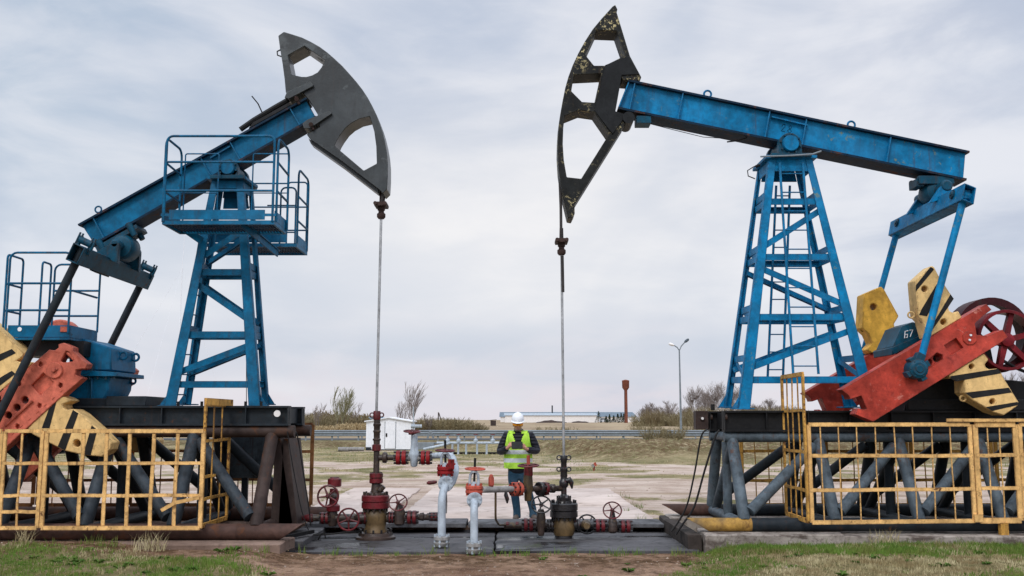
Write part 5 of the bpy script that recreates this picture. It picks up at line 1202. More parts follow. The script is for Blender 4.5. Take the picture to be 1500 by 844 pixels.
front = k.ramp(Yc, 16.6, 17.4, 1, 0)
sand = k.mix(k.ramp(n1_, .35, .65), lin(174, 153, 138), lin(204, 186, 172)); sand = k.mix(k.ramp(n2, .48, .68, 0, .5), sand, lin(148, 128, 114))
tracks = k.noise(.6, 7, .64, k.mapping((.22, 1.5, 1), (0, 0, .07)), 1.1); sand = k.mix(k.ramp(tracks, .50, .66, 0, .6), sand, lin(140, 118, 98)); sand = k.mix(k.ramp(k.noise(1.1, 7, .65, k.mapping((.2, 1.2, 1), loc=(3, 8, 1))), .54, .68, 0, .5), sand, lin(156, 142, 112))
soil = k.mix(k.ramp(n1_, .3, .7), lin(122, 92, 72), lin(168, 138, 114)); soil = k.mix(k.ramp(n2, .44, .64, 0, .8), soil, lin(82, 58, 44)); soil = k.mix(k.ramp(n3, .58, .72, 0, .7), soil, lin(196, 176, 156))
c = k.mix(front, sand, soil)
gr = k.mix(k.ramp(n2, .35, .65), lin(98, 96, 58), lin(140, 126, 92)); gr = k.mix(k.ramp(n3, .4, .7, 0, .6), gr, lin(72, 72, 40))
g2 = k.mix(k.ramp(n1_, .38, .62), lin(106, 104, 66), lin(156, 142, 106)); g2 = k.mix(k.ramp(n3, .45, .72, 0, .6), g2, lin(88, 80, 52)); gr = k.mix(front, g2, gr)
n4 = k.noise(95, 5, .7); c = k.mix(k.ramp(n4, .52, .72, 0, .45), c, lin(96, 74, 60)); c = k.mix(k.ramp(k.noise(60, 4, .6, k.mapping(loc=(4, 2, 1))), .6, .7, 0, .6), c, lin(214, 198, 182))
ga = k.math('ADD', k.attr('grass'), k.math('MULTIPLY', k.math('SUBTRACT', n2, .5), 1.5)); ga = k.ramp(ga, .30, .62, 0, .92)
c = k.mix(ga, c, gr)
da = k.attr('dirt'); db = k.math('MULTIPLY', da, k.ramp(n2, .36, .58)); br = k.mix(k.ramp(n3, .35, .7), lin(62, 44, 29), lin(112, 86, 60)); c = k.mix(k.math('MULTIPLY', db, .9), c, br)
tn = k.mix(k.ramp(k.noise(.05, 8, .7, k.mapping((1, .25, 1))), .4, .62), lin(138, 120, 98), lin(164, 146, 120)); tn = k.mix(k.ramp(n1_, .5, .75, 0, .5), tn, lin(140, 124, 98))
c = k.mix(k.attr('tan'), c, tn)
k.link(c, p.inputs['Base Color']); p.inputs['Roughness'].default_value = .95; p.inputs['Specular IOR Level'].default_value = .1
hgt = k.math('ADD', k.math('MULTIPLY', n2, .5), k.math('ADD', k.math('MULTIPLY', n3, .35), k.math('MULTIPLY', n4, .15))); k.bump(hgt, 1.0, .09)
me.materials.append(k.m)
# ------------------------------------------------------------------ slabs
k = NT('pale_concrete'); n1_ = k.noise(.8, 8, .62); n2 = k.noise(9, 7, .65)
st = k.noise(1.2, 7, .6, k.mapping((.6, 1.5, 1)), 1.0)
c = k.mix(k.ramp(n1_, .3, .7), lin(174, 157, 147), lin(200, 184, 174)); c = k.mix(k.ramp(n2, .52, .75, 0, .5), c, lin(160, 148, 140)); c = k.mix(k.ramp(st, .55, .70, 0, .5), c, lin(150, 130, 114)); c = k.mix(k.ramp(k.noise(2.2, 8, .7), .58, .7, 0, .5), c, lin(132, 116, 104))
vo = k.n.new('ShaderNodeTexVoronoi'); vo.feature = 'DISTANCE_TO_EDGE'; vo.inputs['Scale'].default_value = .32
wa = k.n.new('ShaderNodeVectorMath'); wa.operation = 'ADD'; wn = k.n.new('ShaderNodeTexNoise'); wn.inputs['Scale'].default_value = 1.6; wn.inputs['Detail'].default_value = 6; k.link(k.tc, wn.inputs['Vector']); k.link(k.tc, wa.inputs[0]); k.link(wn.outputs['Color'], wa.inputs[1]); k.link(wa.outputs[0], vo.inputs['Vector'])
c = k.mix(k.ramp(vo.outputs['Distance'], .014, .004, 0, .45), c, lin(104, 88, 70))
c = k.mix(k.ramp(k.noise(1.0, 6, .62, k.mapping(loc=(9, 4, 0))), .60, .70, 0, .55), c, lin(112, 98, 86))
k.link(c, k.p.inputs['Base Color']); k.p.inputs['Roughness'].default_value = .9; k.bump(n2, .3, .02); M['pale_concrete'] = k.m
k = NT('oily_concrete'); n1_ = k.noise(.9, 8, .65, k.mapping((.6, 1.6, 1))); n2 = k.noise(8, 8, .65)
c = k.mix(k.ramp(n1_, .34, .66), lin(30, 29, 31), lin(84, 82, 84)); c = k.mix(k.ramp(n2, .46, .72, 0, .8), c, lin(17, 16, 18)); c = k.mix(k.ramp(k.noise(3.3, 6, .6), .62, .74, 0, .35), c, lin(130, 122, 114))
k.link(c, k.p.inputs['Base Color']); k.link(k.ramp(n1_, .38, .56, .16, .8), k.p.inputs['Roughness']); k.bump(n2, .25, .015); M['oily_concrete'] = k.m
k = NT('old_concrete'); n1_ = k.noise(1.3, 8, .65); n2 = k.noise(12, 7, .65)
c = k.mix(k.ramp(n1_, .3, .7), lin(120, 110, 102), lin(170, 160, 150)); c = k.mix(k.ramp(n2, .46, .68, 0, .8), c, lin(84, 72, 64)); c = k.mix(k.ramp(k.noise(2.1, 6, .6, k.mapping((1, 1, 3))), .54, .66, 0, .8), c, lin(66, 52, 44))
k.link(c, k.p.inputs['Base Color']); k.p.inputs['Roughness'].default_value = .9; k.bump(n2, .45, .03); M['old_concrete'] = k.m
k = NT('rusty_concrete'); n1_ = k.noise(1.3, 8, .65); n2 = k.noise(12, 7, .65)
c = k.mix(k.ramp(n1_, .3, .7), lin(96, 76, 64), lin(136, 112, 98)); c = k.mix(k.ramp(n2, .5, .72, 0, .75), c, lin(66, 50, 42))
k.link(c, k.p.inputs['Base Color']); k.p.inputs['Roughness'].default_value = .85; k.bump(n2, .4, .03); M['rusty_concrete'] = k.m
M['dark_beam'] = paint('dark_beam', (.05, .04, .035, 1), .85, (.012, .011, .010, 1), .2, 4, .9, streak=False)
M['pit_shadow_black'] = paint('pit_shadow_black', (.02, .018, .017, 1), .9, grime=.3)  # near-black: shadow of the gap under the kerb, put into the colour
M['kerb_grey'] = paint('kerb_grey', (.115, .115, .122, 1), .8, (.02, .019, .019, 1), .18, 4, .8, streak=False)
def slab(name, mat, x0, x1, y0, y1, z0, z1, lab, jit=.0):
    "cast slab with slightly broken edges"
    m = MB(); nx = max(2, int((x1 - x0) / .25)); P = []
    top, bot = [], []
    edge = []
    for i in range(nx): edge.append((x0 + (x1 - x0) * i / nx, y0))
    ny = max(2, int((y1 - y0) / .25))
    for i in range(ny): edge.append((x1, y0 + (y1 - y0) * i / ny))
    for i in range(nx): edge.append((x1 - (x1 - x0) * i / nx, y1))
    for i in range(ny): edge.append((x0, y1 - (y1 - y0) * i / ny))
    e2 = [(x + jit * nz(x, y, 3, 2), y + jit * nz(x, y, 3, 7)) for x, y in edge]; n = len(e2)
    cx, cy = (x0 + x1) / 2, (y0 + y1) / 2; ins = .02
    ring0 = [Vector((x, y, z0)) for x, y in e2]; ring1 = [Vector((x, y, z1 - .015)) for x, y in e2]
    ring2 = [Vector((x + (ins if x < cx else -ins), y + (ins if y < cy else -ins), z1)) for x, y in e2]
    m.v = ring0 + ring1 + ring2
    for r in (0, 1):
        for i in range(n):
            j = (i + 1) % n; m.f.append((r * n + i, r * n + j, (r + 1) * n + j, (r + 1) * n + i)); m.mi.append(0)
    m.f.append(tuple(2 * n + i for i in range(n))); m.mi.append(0)
    o = m.build(name, mat); o['kind'] = 'structure'; o['label'] = lab; return o
slab('concrete_pad', 'pale_concrete', -3.95, -2.28, 17.02, 25.3, -.25, .012, 'narrow pale concrete pad left of the dirt joint', .05)
slab('concrete_pad', 'pale_concrete', -1.98, 2.45, 17.02, 19.88, -.25, .013, 'pale concrete pad the worker stands on', .03)
slab('concrete_pad', 'pale_concrete', -1.98, 2.42, 19.92, 25.2, -.25, .012, 'pale concrete pad further behind the worker', .05)
slab('cellar_slab', 'oily_concrete', -3.35, -.265, 14.06, 16.99, -.4, -.092, 'black oil soaked slab under the red wellhead', .03)
slab('cellar_slab', 'oily_concrete', -.235, 2.6, 14.14, 16.99, -.4, -.085, 'black oil soaked slab under the black wellhead', .03)
slab('concrete_kerb', 'kerb_grey', -3.3, -.74, 16.22, 17.0, .0, .07, 'grey concrete kerb beam behind the red wellhead', .02)
slab('concrete_kerb', 'kerb_grey', -.70, 2.44, 16.26, 17.0, -.005, .06, 'dark concrete kerb beam behind the black wellhead', .02)
slab('foundation_strip', 'old_concrete', 2.66, 4.58, 13.95, 14.8, -.4, .14, 'pale broken concrete strip under the front skid of the right jack', .09)
slab('foundation_strip', 'old_concrete', 4.61, 11, 14.0, 14.8, -.4, .115, 'pale broken concrete strip further right under the front skid', .11)
slab('foundation_strip', 'old_concrete', 2.55, 11, 16.3, 17.05, -.4, .14, 'concrete strip under the rear skid of the right jack', .04)
slab('foundation_beam', 'dark_beam', 2.45, 2.64, 14.2, 17.0, -.4, .12, 'dark concrete end beam beside the right jack', .02)
slab('foundation_strip', 'rusty_concrete', -5.0, -3.1, 13.6, 14.45, -.4, .055, 'rust brown concrete strip under the front skid of the left jack', .05)
slab('foundation_strip', 'rusty_concrete', -11, -5.03, 13.78, 14.45, -.4, .045, 'rust brown concrete strip further left under the front skid', .06)
slab('foundation_strip', 'rusty_concrete', -11, -3.1, 16.45, 17.1, -.4, .055, 'concrete strip under the rear skid of the left jack', .04)
slab('foundation_beam', 'oily_concrete', -3.38, -2.98, 14.5, 16.5, -.4, .0, 'dark concrete block beside the brown frame end', .03)
m = MB(); m.box2((-3.35, 16.94, -.09), (2.44, 16.985, -.006)); o = m.build('pit_wall', 'pit_shadow_black'); o['kind'] = 'structure'; o['label'] = 'back wall of the well cellar, painted black as the shadow under the kerb'
# road behind the guardrail
k = NT('asphalt'); n2 = k.noise(6, 6, .6); k.link(k.mix(k.ramp(n2, .3, .7), (.04, .04, .042, 1), (.075, .073, .072, 1)), k.p.inputs['Base Color']); k.p.inputs['Roughness'].default_value = .9; M['asphalt'] = k.m
m = MB(); m.box2((-150, 77.2, -.3), (150, 83.4, H(0, 80) + .06)); o = m.build('road', 'asphalt'); o['kind'] = 'structure'; o['label'] = 'asphalt road behind the guardrail'

# ================================================================== BACKGROUND THINGS
gr_ = thing('guardrail', 'long grey steel guardrail running across behind the yard', 'guardrail', (0, 76, .15))
for y_, z_, nm in ((76, 0, 'near'), (84.4, .06, 'far')):
    for kz in (.62,):
        m = MB(); zb = H(0, 76) + z_
        prof = [(.0, .33), (-.05, .37), (-.05, .42), (.02, .48), (-.05, .55), (-.05, .60), (0, .65), (.03, .65), (.03, .33)]
        pts = [(-120, y_ + a, zb + b) for a, b in prof]; q = [(120, y_ + a, zb + b) for a, b in prof]; n = len(prof)
        m.add(pts + q, [(i, (i + 1) % n, n + (i + 1) % n, n + i) for i in range(n)]); m.build('rail_beam', 'galv', gr_)
    for i in range(-22, 24):
        x = i * 2.0 + .4 + (1 if y_ > 80 else 0)
        if abs(x) > 26: continue
        m = MB(); m.box2((x - .06, y_ + .05, zb - .3), (x + .06, y_ + .15, zb + .66)); m.build('post', 'galv', gr_)
# shed
def px_x(px, Y, py=620): return at(px, py, Y).x
Ys = 57.5; sx0, sx1 = px_x(536.5, Ys), px_x(602, Ys); zb = H(-6, Ys) ; zev = at(0, 617.5, Ys).z; zrd = at(0, 612.5, Ys).z
sh = thing('equipment_shed', 'small white metal shed with a grey door on the grass beyond the yard', 'shed', ((sx0 + sx1) / 2, Ys + 1.2, zb))
m = MB(); cx = (sx0 + sx1) / 2
m.prism([Vector((sx0, Ys, zb + .06)), Vector((sx1, Ys, zb + .06)), Vector((sx1, Ys, zev)), Vector((cx, Ys, zrd)), Vector((sx0, Ys, zev))], 2.4)
for k_ in range(1, 8):
    x = sx0 + (sx1 - sx0) * k_ / 8; m.box2((x - .012, Ys - .008, zb + .08), (x + .012, Ys, zev - .02))
m.build('wall', 'white', sh)
m = MB()
for s in (-1, 1):
    xa = sx0 - .1 if s < 0 else sx1 + .1; a_ = Vector((xa, Ys - .12, zev - .03)); b_ = Vector((cx, Ys - .12, zrd + .005))
    m.hexa([a_, b_, b_ + Vector((0, 2.64, 0)), a_ + Vector((0, 2.64, 0))], [v + Vector((0, 0, .06)) for v in (a_, b_, b_ + Vector((0, 2.64, 0)), a_ + Vector((0, 2.64, 0)))])
m.build('roof', 'white', sh)
dx0, dx1 = px_x(564.5, Ys), px_x(579.5, Ys); zd0, zd1 = zb + .1, at(0, 618.5, Ys).z
m = MB(); m.box2((dx0, Ys - .03, zd0), (dx1, Ys - .002, zd1)); dr = m.build('door', 'white', sh, bevel=.01)
m = MB(); m.box2((dx0 + .04, Ys - .06, (zd0 + zd1) / 2 - .08), (dx0 + .12, Ys - .031, (zd0 + zd1) / 2 + .12)); m.build('handle', 'black', dr)
m = MB()
for a_ in ((dx0 - .03, dx0 - .002), (dx1 + .002, dx1 + .03)): m.box2((a_[0], Ys - .025, zd0), (a_[1], Ys - .002, zd1 + .03))
m.build('door_frame', 'galv', sh)
m = MB(); m.box2((sx0 + .02, Ys + .05, zb - .1), (sx1 - .02, Ys + 2.3, zb + .06)); m.build('base', 'frame_dark', sh)
m = MB(); m.box2((sx0 + .01, Ys - .1, zb), (sx0 + .3, Ys - .01, zb + .18)); m.build('step', 'frame_dark', sh)
# pipes lying by the shed
for i, (a_, b_, r_, lab) in enumerate(((496, 511, .12, 'short pale concrete pipe lying on the grass left of the shed'), (507, 534, .11, 'longer grey concrete pipe lying against the shed'))):
    m = MB(); Yp = 55.5 + i * .6; xa, xb = px_x(a_, Yp), px_x(b_, Yp); z_ = H(xa, Yp) + r_
    m.lathe((xa, Yp, z_), (1, .12, 0), [(0, r_), (xb - xa, r_), (xb - xa, r_ * .75), (0.01, r_ * .75), (0, r_)], 14, cap=False); tag(m.build('concrete_pipe', 'pipe_worn'), lab, 'pipe', 'concrete pipes by the shed')
# pipe manifold behind the yard
Ym = 51; zg = H(-3, Ym)
pm = thing('pipe_manifold', 'raised pale blue pipe run with small valves left of the worker', 'pipework', (px_x(690, Ym), Ym, zg))
zp = at(0, 649, Ym).z
m = MB(); m.tube([(px_x(640, Ym), Ym, zp), (px_x(735, Ym), Ym, zp), (px_x(766, Ym), Ym, zp)], .07, 10); m.build('pipe', 'pipe_grey', pm)
m = MB(); m.tube([(px_x(622, Ym), Ym - .5, zp - .3), (px_x(650, Ym), Ym - .4, zp - .1), (px_x(660, Ym), Ym, zp)], .07, 10); m.build('pipe', 'pipe_grey', pm)
m = MB(); m.box2((px_x(612, Ym), Ym - .2, zp - .32), (px_x(636, Ym), Ym + .2, zp + .02)); m.box2((px_x(612, Ym), Ym + .25, zp - .08), (px_x(640, Ym), Ym + .6, zp + .02)); m.build('cable_tray', 'galv', pm)
for x in (663, 671.5, 683, 699, 713): m = MB(); m.box2((px_x(x, Ym) - .05, Ym - .05, zg - .1), (px_x(x, Ym) + .05, Ym + .05, zp - .06)); m.build('support', 'pipe_grey', pm)
for x in (656, 672, 697, 722):
    m = MB(); xx = px_x(x, Ym); m.lathe((xx, Ym, zp + .04), (0, 0, 1), [(0, .10), (.1, .12), (.16, .06), (.34, .04)], 10); v_ = m.build('valve', 'pipe_grey', pm)
    m = MB(); m.wheel((xx, Ym, zp + .42), (0, 0, 1), .13, .02, 4); m.build('hand_wheel', 'well_red', pm)
m = MB(); m.box2((px_x(640, Ym), Ym + .3, zg), (px_x(734, Ym), Ym + .5, zg + .1)); m.build('sill_beam', 'black', pm)
m = MB(); xx = px_x(605.5, Ym); m.tube([(xx, Ym, zp - .4), (xx, Ym, at(0, 596, Ym).z)], .03, 8); m.lathe((xx - .12, Ym, at(0, 624.5, Ym).z), (1, 0, 0), [(0, .09), (.55, .09)], 12); v_ = m.build('vent_pipe', 'pipe_grey', pm)
# triangular culvert head
Yt_ = 68; m = MB(); zt_ = H(-5, 68); xa, xb, xc = px_x(624.5, Yt_), px_x(637, Yt_), px_x(630.5, Yt_); ztop = at(0, 631, Yt_).z; zbt = at(0, 643, Yt_).z
m.prism([Vector((xa, Yt_, zbt)), Vector((xa + .14, Yt_, zbt)), Vector((xc, Yt_, ztop - .15)), Vector((xb - .14, Yt_, zbt)), Vector((xb, Yt_, zbt)), Vector((xc + .06, Yt_, ztop)), Vector((xc - .06, Yt_, ztop))], .1)
tag(m.build('warning_triangle', 'galv'), 'pale grey triangular sign frame standing before the guardrail beside the shed', 'sign')
# little red marker on the grass
Yk = 34.5; x = px_x(869, Yk); z_ = H(x, Yk)
mk = thing('marker_post', 'tiny faded red marker stake on the grass below the bank', 'marker', (x, Yk, z_))
m = MB(); m.tube([(x, Yk, z_ - .05), (x + .03, Yk, z_ + .26)], .028, 7); m.build('stake', 'well_bright', mk)
m = MB(); m.box((x - .03, Yk - .04, z_ + .17), (.10, .02, .08), Matrix.Rotation(.4, 3, 'Y')); m.build('flag_tag', 'pipe_worn', mk)
m = MB(); m.box((x + .05, Yk - .03, z_ + .22), (.08, .03, .12), Matrix.Rotation(-.3, 3, 'Y')); m.build('flag_tag', 'orange_red', mk)
# lamp post
Yp = 90; x = px_x(997, Yp, 600); zb = H(x, Yp); lp = thing('lamp_post', 'tall grey street lamp with two heads by the road', 'street lamp', (x, Yp, zb))
zt_ = at(0, 512, Yp).z
m = MB(); m.tube([(x, Yp, zb - .2), (x, Yp, zt_)], [.11, .06], 10); m.build('pole', 'galv', lp)
for s, (px_, py_) in ((-1, (986.5, 505.5)), (1, (1003.5, 501))):
    e = at(px_, py_, Yp); m = MB(); m.tube([(x, Yp, zt_ - .1), (x + (e.x - x) * .35, Yp, zt_ + (e.z - zt_) * .45), e], .05, 8); ar = m.build('arm', 'galv', lp)
    m = MB(); m.lathe(e - Vector((s * .05, 0, .03)), Vector((s, 0, .75 if s > 0 else .35)), [(0, .07), (.15, .13), (.4, .12), (.5, .05)], 10); m.build('lamp_head', 'wall_pale' if s < 0 else 'frame_grey', ar)
# water tower
Yw = 370; x = px_x(917, Yw, 600); zb = H(x, Yw); wt = thing('water_tower', 'rusty red brown water tower standing in the field before the warehouse', 'water tower', (x, Yw, zb))
zc = at(0, 570, Yw).z; zt_ = at(0, 556.5, Yw).z; s = Yw / 1458
m = MB(); m.lathe((x, Yw, zb), (0, 0, 1), [(-.5, 2.7 * s), (0, 2.5 * s), (zc - zb - 2 * s, 2.3 * s)], 16); m.build('shaft', 'rust_tower', wt)
m = MB(); m.lathe((x, Yw, zc), (0, 0, 1), [(-2 * s, 2.3 * s), (2 * s, 5.1 * s), (11.5 * s, 5.3 * s), (11.8 * s, 5.5 * s), (12.4 * s, 5.4 * s), (13.6 * s, 1.2 * s)], 16); tk = m.build('tank', 'rust_tower', wt)
m = MB(); m.beam((x - 1.9 * s, Yw - 2.2 * s, zb), (x - 1.9 * s, Yw - 2.4 * s, zc - 2 * s), .5 * s, .5 * s); m.build('ladder', 'frame_brown', wt)
# warehouses
def warehouse(lab, xa, xb, ye, yr, Y, dep, base_py, wallm, roofm, gable=True):
    X0, X1 = px_x(xa, Y), px_x(xb, Y); zb = H((X0 + X1) / 2, Y) - .2; ze = at(0, ye, Y).z; zr_ = at(0, yr, Y).z
    t = thing('warehouse', lab, 'warehouse', ((X0 + X1) / 2, Y + dep / 2, zb), 'long low warehouses on the horizon')
    m = MB(); m.box2((X0, Y, zb), (X1, Y + dep, ze)); m.build('wall', wallm, t)
    m = MB(); o = .5
    e0, e1 = [Vector((X0 - o, Y - o, ze)), Vector((X0 - o, Y + dep / 2, zr_)), Vector((X0 - o, Y + dep + o, ze))], [Vector((X1 + o, Y - o, ze)), Vector((X1 + o, Y + dep / 2, zr_)), Vector((X1 + o, Y + dep + o, ze))]
    m.add(e0 + e1, [(0, 1, 4, 3), (1, 2, 5, 4), (2, 0, 3, 5), (0, 2, 1), (3, 4, 5)]); rf = m.build('roof', roofm, t)
    m = MB(); k_ = X0 + 4
    while k_ < X1 - 2: m.box2((k_, Y - .03, ze - 1.6), (k_ + 1.6, Y - .005, ze - .7)); k_ += 6.5
    return t
w1 = warehouse('long pale warehouse with a light roof, in front on the horizon', 740, 875, 608.6, 604.8, 400, 26, 617, 'wall_pale', 'roof_light')
w2 = warehouse('long blue roofed warehouse behind, reaching right to the water tower', 733, 932, 610.6, 603.3, 430, 34, 617, 'wall_pale', 'roof_blue')
m = MB(); x = px_x(809, 428); m.tube([(x, 428, at(0, 606, 428).z), (x, 428, at(0, 594, 428).z)], .28, 8); m.build('chimney', 'frame_dark', w2)
Yb_ = 300; x0_, x1_ = px_x(505, Yb_), px_x(560, Yb_); zb = H(-40, Yb_)
bb = thing('barn', 'low building with a bright blue roof behind the shed and bushes', 'building', ((x0_ + x1_) / 2, Yb_ + 5, zb))
m = MB(); m.box2((x0_, Yb_, zb - .3), (x1_, Yb_ + 9, at(0, 617.4, Yb_).z)); m.build('wall', 'wall_pale', bb)
m = MB(); ze, zr_ = at(0, 617.3, Yb_).z, at(0, 611.5, Yb_).z
m.add([(x0_ - .4, Yb_ - .4, ze), (x0_ - .4, Yb_ + 4.5, zr_), (x0_ - .4, Yb_ + 9.4, ze), (x1_ + .4, Yb_ - .4, ze), (x1_ + .4, Yb_ + 4.5, zr_), (x1_ + .4, Yb_ + 9.4, ze)], [(0, 1, 4, 3), (1, 2, 5, 4), (2, 0, 3, 5), (0, 2, 1), (3, 4, 5)]); m.build('roof', 'roof_bright', bb)
Yh = 240; x0_, x1_ = px_x(718.5, Yh), px_x(726.5, Yh); zb = H(-5, Yh)
ht = thing('wooden_hut', 'tiny dark wooden hut with a lean-to roof alone in the dry field', 'hut', ((x0_ + x1_) / 2, Yh + .6, zb))
m = MB(); m.box2((x0_, Yh, zb - .2), (x1_, Yh + 1.3, at(0, 616, Yh).z)); m.build('wall', 'wood_dark', ht)
m = MB(); m.hexa([(x0_ - .2, Yh - .2, at(0, 616, Yh).z), (x1_ + .15, Yh - .2, at(0, 615, Yh).z), (x1_ + .15, Yh + 1.5, at(0, 615, Yh).z), (x0_ - .2, Yh + 1.5, at(0, 616, Yh).z)], [(x0_ - .2, Yh - .2, at(0, 615.4, Yh).z), (x1_ + .15, Yh - .2, at(0, 614.4, Yh).z), (x1_ + .15, Yh + 1.5, at(0, 614.4, Yh).z), (x0_ - .2, Yh + 1.5, at(0, 615.4, Yh).z)]); m.build('roof', 'frame_brown', ht)
Yu = 200; x = px_x(642, Yu); zb = H(x, Yu)
up_ = thing('utility_pole', 'thin wooden pole with a slanting brace rising from the bushes', 'pole', (x, Yu, zb))
m = MB(); m.tube([(x, Yu, zb), (x, Yu, at(0, 604, Yu).z)], .11, 7); m.build('pole', 'wood_dark', up_)
m = MB(); m.tube([(x + .1, Yu, at(0, 605, Yu).z), (px_x(649, Yu), Yu, zb)], .1, 7); m.build('brace', 'wood_dark', up_)
# antenna mast with guys behind the tower
Ya = 120; x = px_x(266, Ya, 450); zb = H(x, Ya); am = thing('antenna_mast', 'faint thin white mast with guy wires beyond the nose-down pump jack', 'mast', (x, Ya, zb))
m = MB(); m.tube([(x, Ya, zb), at(267, 392, Ya)], .05, 6); m.tube([at(267, 392, Ya), at(270.5, 345, Ya)], .028, 5); m.build('pole', 'white', am)
for px_, yy in ((-.02, 0), (.0, 0), (1, 0)):
    pass
for dx, dy in ((-9.5, -3), (-2.5, -6), (6, 2)):
    m = MB(); m.tube([at(267, 392, Ya), (x + dx, Ya + dy, H(x + dx, Ya + dy))], .010, 4); m.build('guy_wire', 'white', am)
# small far things by the warehouses
for i, (px_, w_, h_, lab) in enumerate(((885, 4, 1.8, 'white van parked left of the water tower before the warehouse'), (944, 5, 1.5, 'pale van parked right of the far warehouse'), (955, 5, 1.2, 'low grey car parked furthest right of the far warehouse'))):
    Yv = 385; x = px_x(px_, Yv); zb = H(x, Yv)
    v_ = thing('parked_car', lab, 'car', (x, Yv, zb), 'vehicles far off by the warehouses')
    m = MB(); m.prism([Vector((x - w_ / 2, Yv, zb + .3)), Vector((x + w_ / 2, Yv, zb + .3)), Vector((x + w_ / 2, Yv, zb + h_ * .6)), Vector((x + w_ * .33, Yv, zb + h_ * .65)), Vector((x + w_ * .2, Yv, zb + h_)), Vector((x - w_ * .4, Yv, zb + h_)), Vector((x - w_ / 2, Yv, zb + h_ * .7))], 1.8); m.build('body', 'white' if i < 2 else 'galv', v_, bevel=.05)
    m = MB()
    m.lathe((x - w_ * .3, Yv - .05, zb + .32), (0, 1, 0), [(0, .32), (.2, .32)], 12); m.build('wheel', 'black', v_); m = MB(); m.lathe((x + w_ * .3, Yv - .05, zb + .32), (0, 1, 0), [(0, .32), (.2, .32)], 12); m.build('wheel', 'black', v_)
    m = MB(); m.box2((x - w_ * .3, Yv - .02, zb + h_ * .66), (x + w_ * .18, Yv - .004, zb + h_ * .92)); m.build('window', 'glass', v_)
for px_, w_, h_, lab in ((808, 46, 1.1, 'long low brown earth heap before the pale warehouse'), (850, 26, .9, 'shorter brown earth heap before the pale warehouse')):
    Yv = 375; x = px_x(px_, Yv); zb = H(x, Yv); m = MB(); hw = w_ / 2 * Yv / 1458; n = 24; vs = []; 
    for i in range(n + 1):
        t = i / n; xx = x - hw + 2 * hw * t; hh = h_ * math.sin(math.pi * t) ** .5 * (.7 + .5 * nz(xx, 3, .5, 4)); vs += [Vector((xx, Yv - 1.6, zb - .2)), Vector((xx, Yv, zb + hh)), Vector((xx, Yv + 1.6, zb - .2))]
    m.v = vs
    for i in range(n):
        for a_, b_ in ((0, 1), (1, 2), (2, 0)): m.f.append((i * 3 + a_, i * 3 + b_, i * 3 + 3 + b_, i * 3 + 3 + a_)); m.mi.append(0)
    tag(m.build('earth_heap', 'frame_brown'), lab, 'earth heap', 'earth heaps before the warehouse')

# ================================================================== PLANTS
def leafmat(name, cols, rough=.8, big=None):
    k = NT(name); oi = k.n.new('ShaderNodeObjectInfo'); nn = k.noise(1.1, 4, .6); n2 = k.noise(9, 3, .6)
    c = k.mix(k.ramp(nn, .35, .65), cols[0], cols[1]); c = k.mix(k.ramp(n2, .5, .7, 0, .7), c, cols[2])
    c = k.mix(k.math('MULTIPLY', oi.outputs['Random'], .35), c, cols[0])
    if big: c = k.mix(k.ramp(k.noise(2.3, 5, .7, k.mapping(loc=(3, 1, 0))), .42, .62, 0, .8), c, big)
    k.link(c, k.p.inputs['Base Color']); k.p.inputs['Roughness'].default_value = rough; k.p.inputs['Specular IOR Level'].default_value = .15
    M[name] = k.m
leafmat('bush_brown', (lin(104, 92, 70), lin(132, 118, 88), lin(84, 74, 58)))
leafmat('bush_olive', (lin(116, 106, 80), lin(142, 130, 100), lin(92, 84, 64)))
leafmat('reed_tan', (lin(164, 144, 110), lin(184, 166, 130), lin(140, 120, 88)))
leafmat('bark', (lin(92, 82, 76), lin(112, 102, 94), lin(72, 64, 58)))
leafmat('twig_grey', (lin(122, 112, 108), lin(136, 126, 120), lin(104, 94, 90)))
leafmat('twig_willow', (lin(122, 120, 92), lin(146, 142, 108), lin(108, 100, 84)))
leafmat('conifer', (lin(40, 52, 38), lin(54, 66, 46), lin(30, 38, 30)))
leafmat('grass_green', (lin(82, 112, 42), lin(106, 130, 56), lin(52, 78, 28)), big=lin(108, 110, 58))
leafmat('grass_straw', (lin(160, 148, 110), lin(190, 178, 142), lin(116, 104, 70)), big=lin(122, 102, 70))
leafmat('stone', (lin(128, 110, 96), lin(168, 152, 138), lin(98, 80, 68)))
def blades(m, rng, x, y, z, n, rad, h, w, lean=.5, up0=.15):
    for _ in range(n):
        a = rng.uniform(0, 2 * math.pi); r = rad * math.sqrt(rng.random()); bx, by = x + r * math.cos(a), y + r * math.sin(a)
        hh = h * rng.uniform(.45, 1.1); la = rng.uniform(0, 2 * math.pi); ll = hh * lean * rng.random(); fa = rng.uniform(-.9, .9)
        tx, ty = bx + ll * math.cos(la), by + ll * math.sin(la); dx, dy = w * math.cos(fa), w * math.sin(fa)
        o = len(m.v); mx_, my_ = bx * .6 + tx * .4, by * .6 + ty * .4
        m.v += [Vector((bx - dx, by - dy, z)), Vector((bx + dx, by + dy, z)), Vector((mx_ + dx * .7, my_ + dy * .7, z + hh * .6)), Vector((mx_ - dx * .7, my_ - dy * .7, z + hh * .6)), Vector((tx, ty, z + hh))]
        m.f += [(o, o + 1, o + 2, o + 3), (o + 3, o + 2, o + 4)]; m.mi += [m.cur, m.cur]
def raw(m, name, mat, loc=None, parent=None):
    me = bpy.data.meshes.new(name); c = Vector(loc) if loc is not None else Vector((0, 0, 0))
    me.from_pydata([tuple(v - c) for v in m.v], [], m.f)
    for mm in (mat if isinstance(mat, list) else [mat]): me.materials.append(M[mm])
    me.polygons.foreach_set('material_index', m.mi)
    o = bpy.data.objects.new(name, me); COL.objects.link(o); WLD[o.name] = c
    if parent: o.parent = parent; o.location = c - WLD[parent.name]
    else: o.location = c
    return o
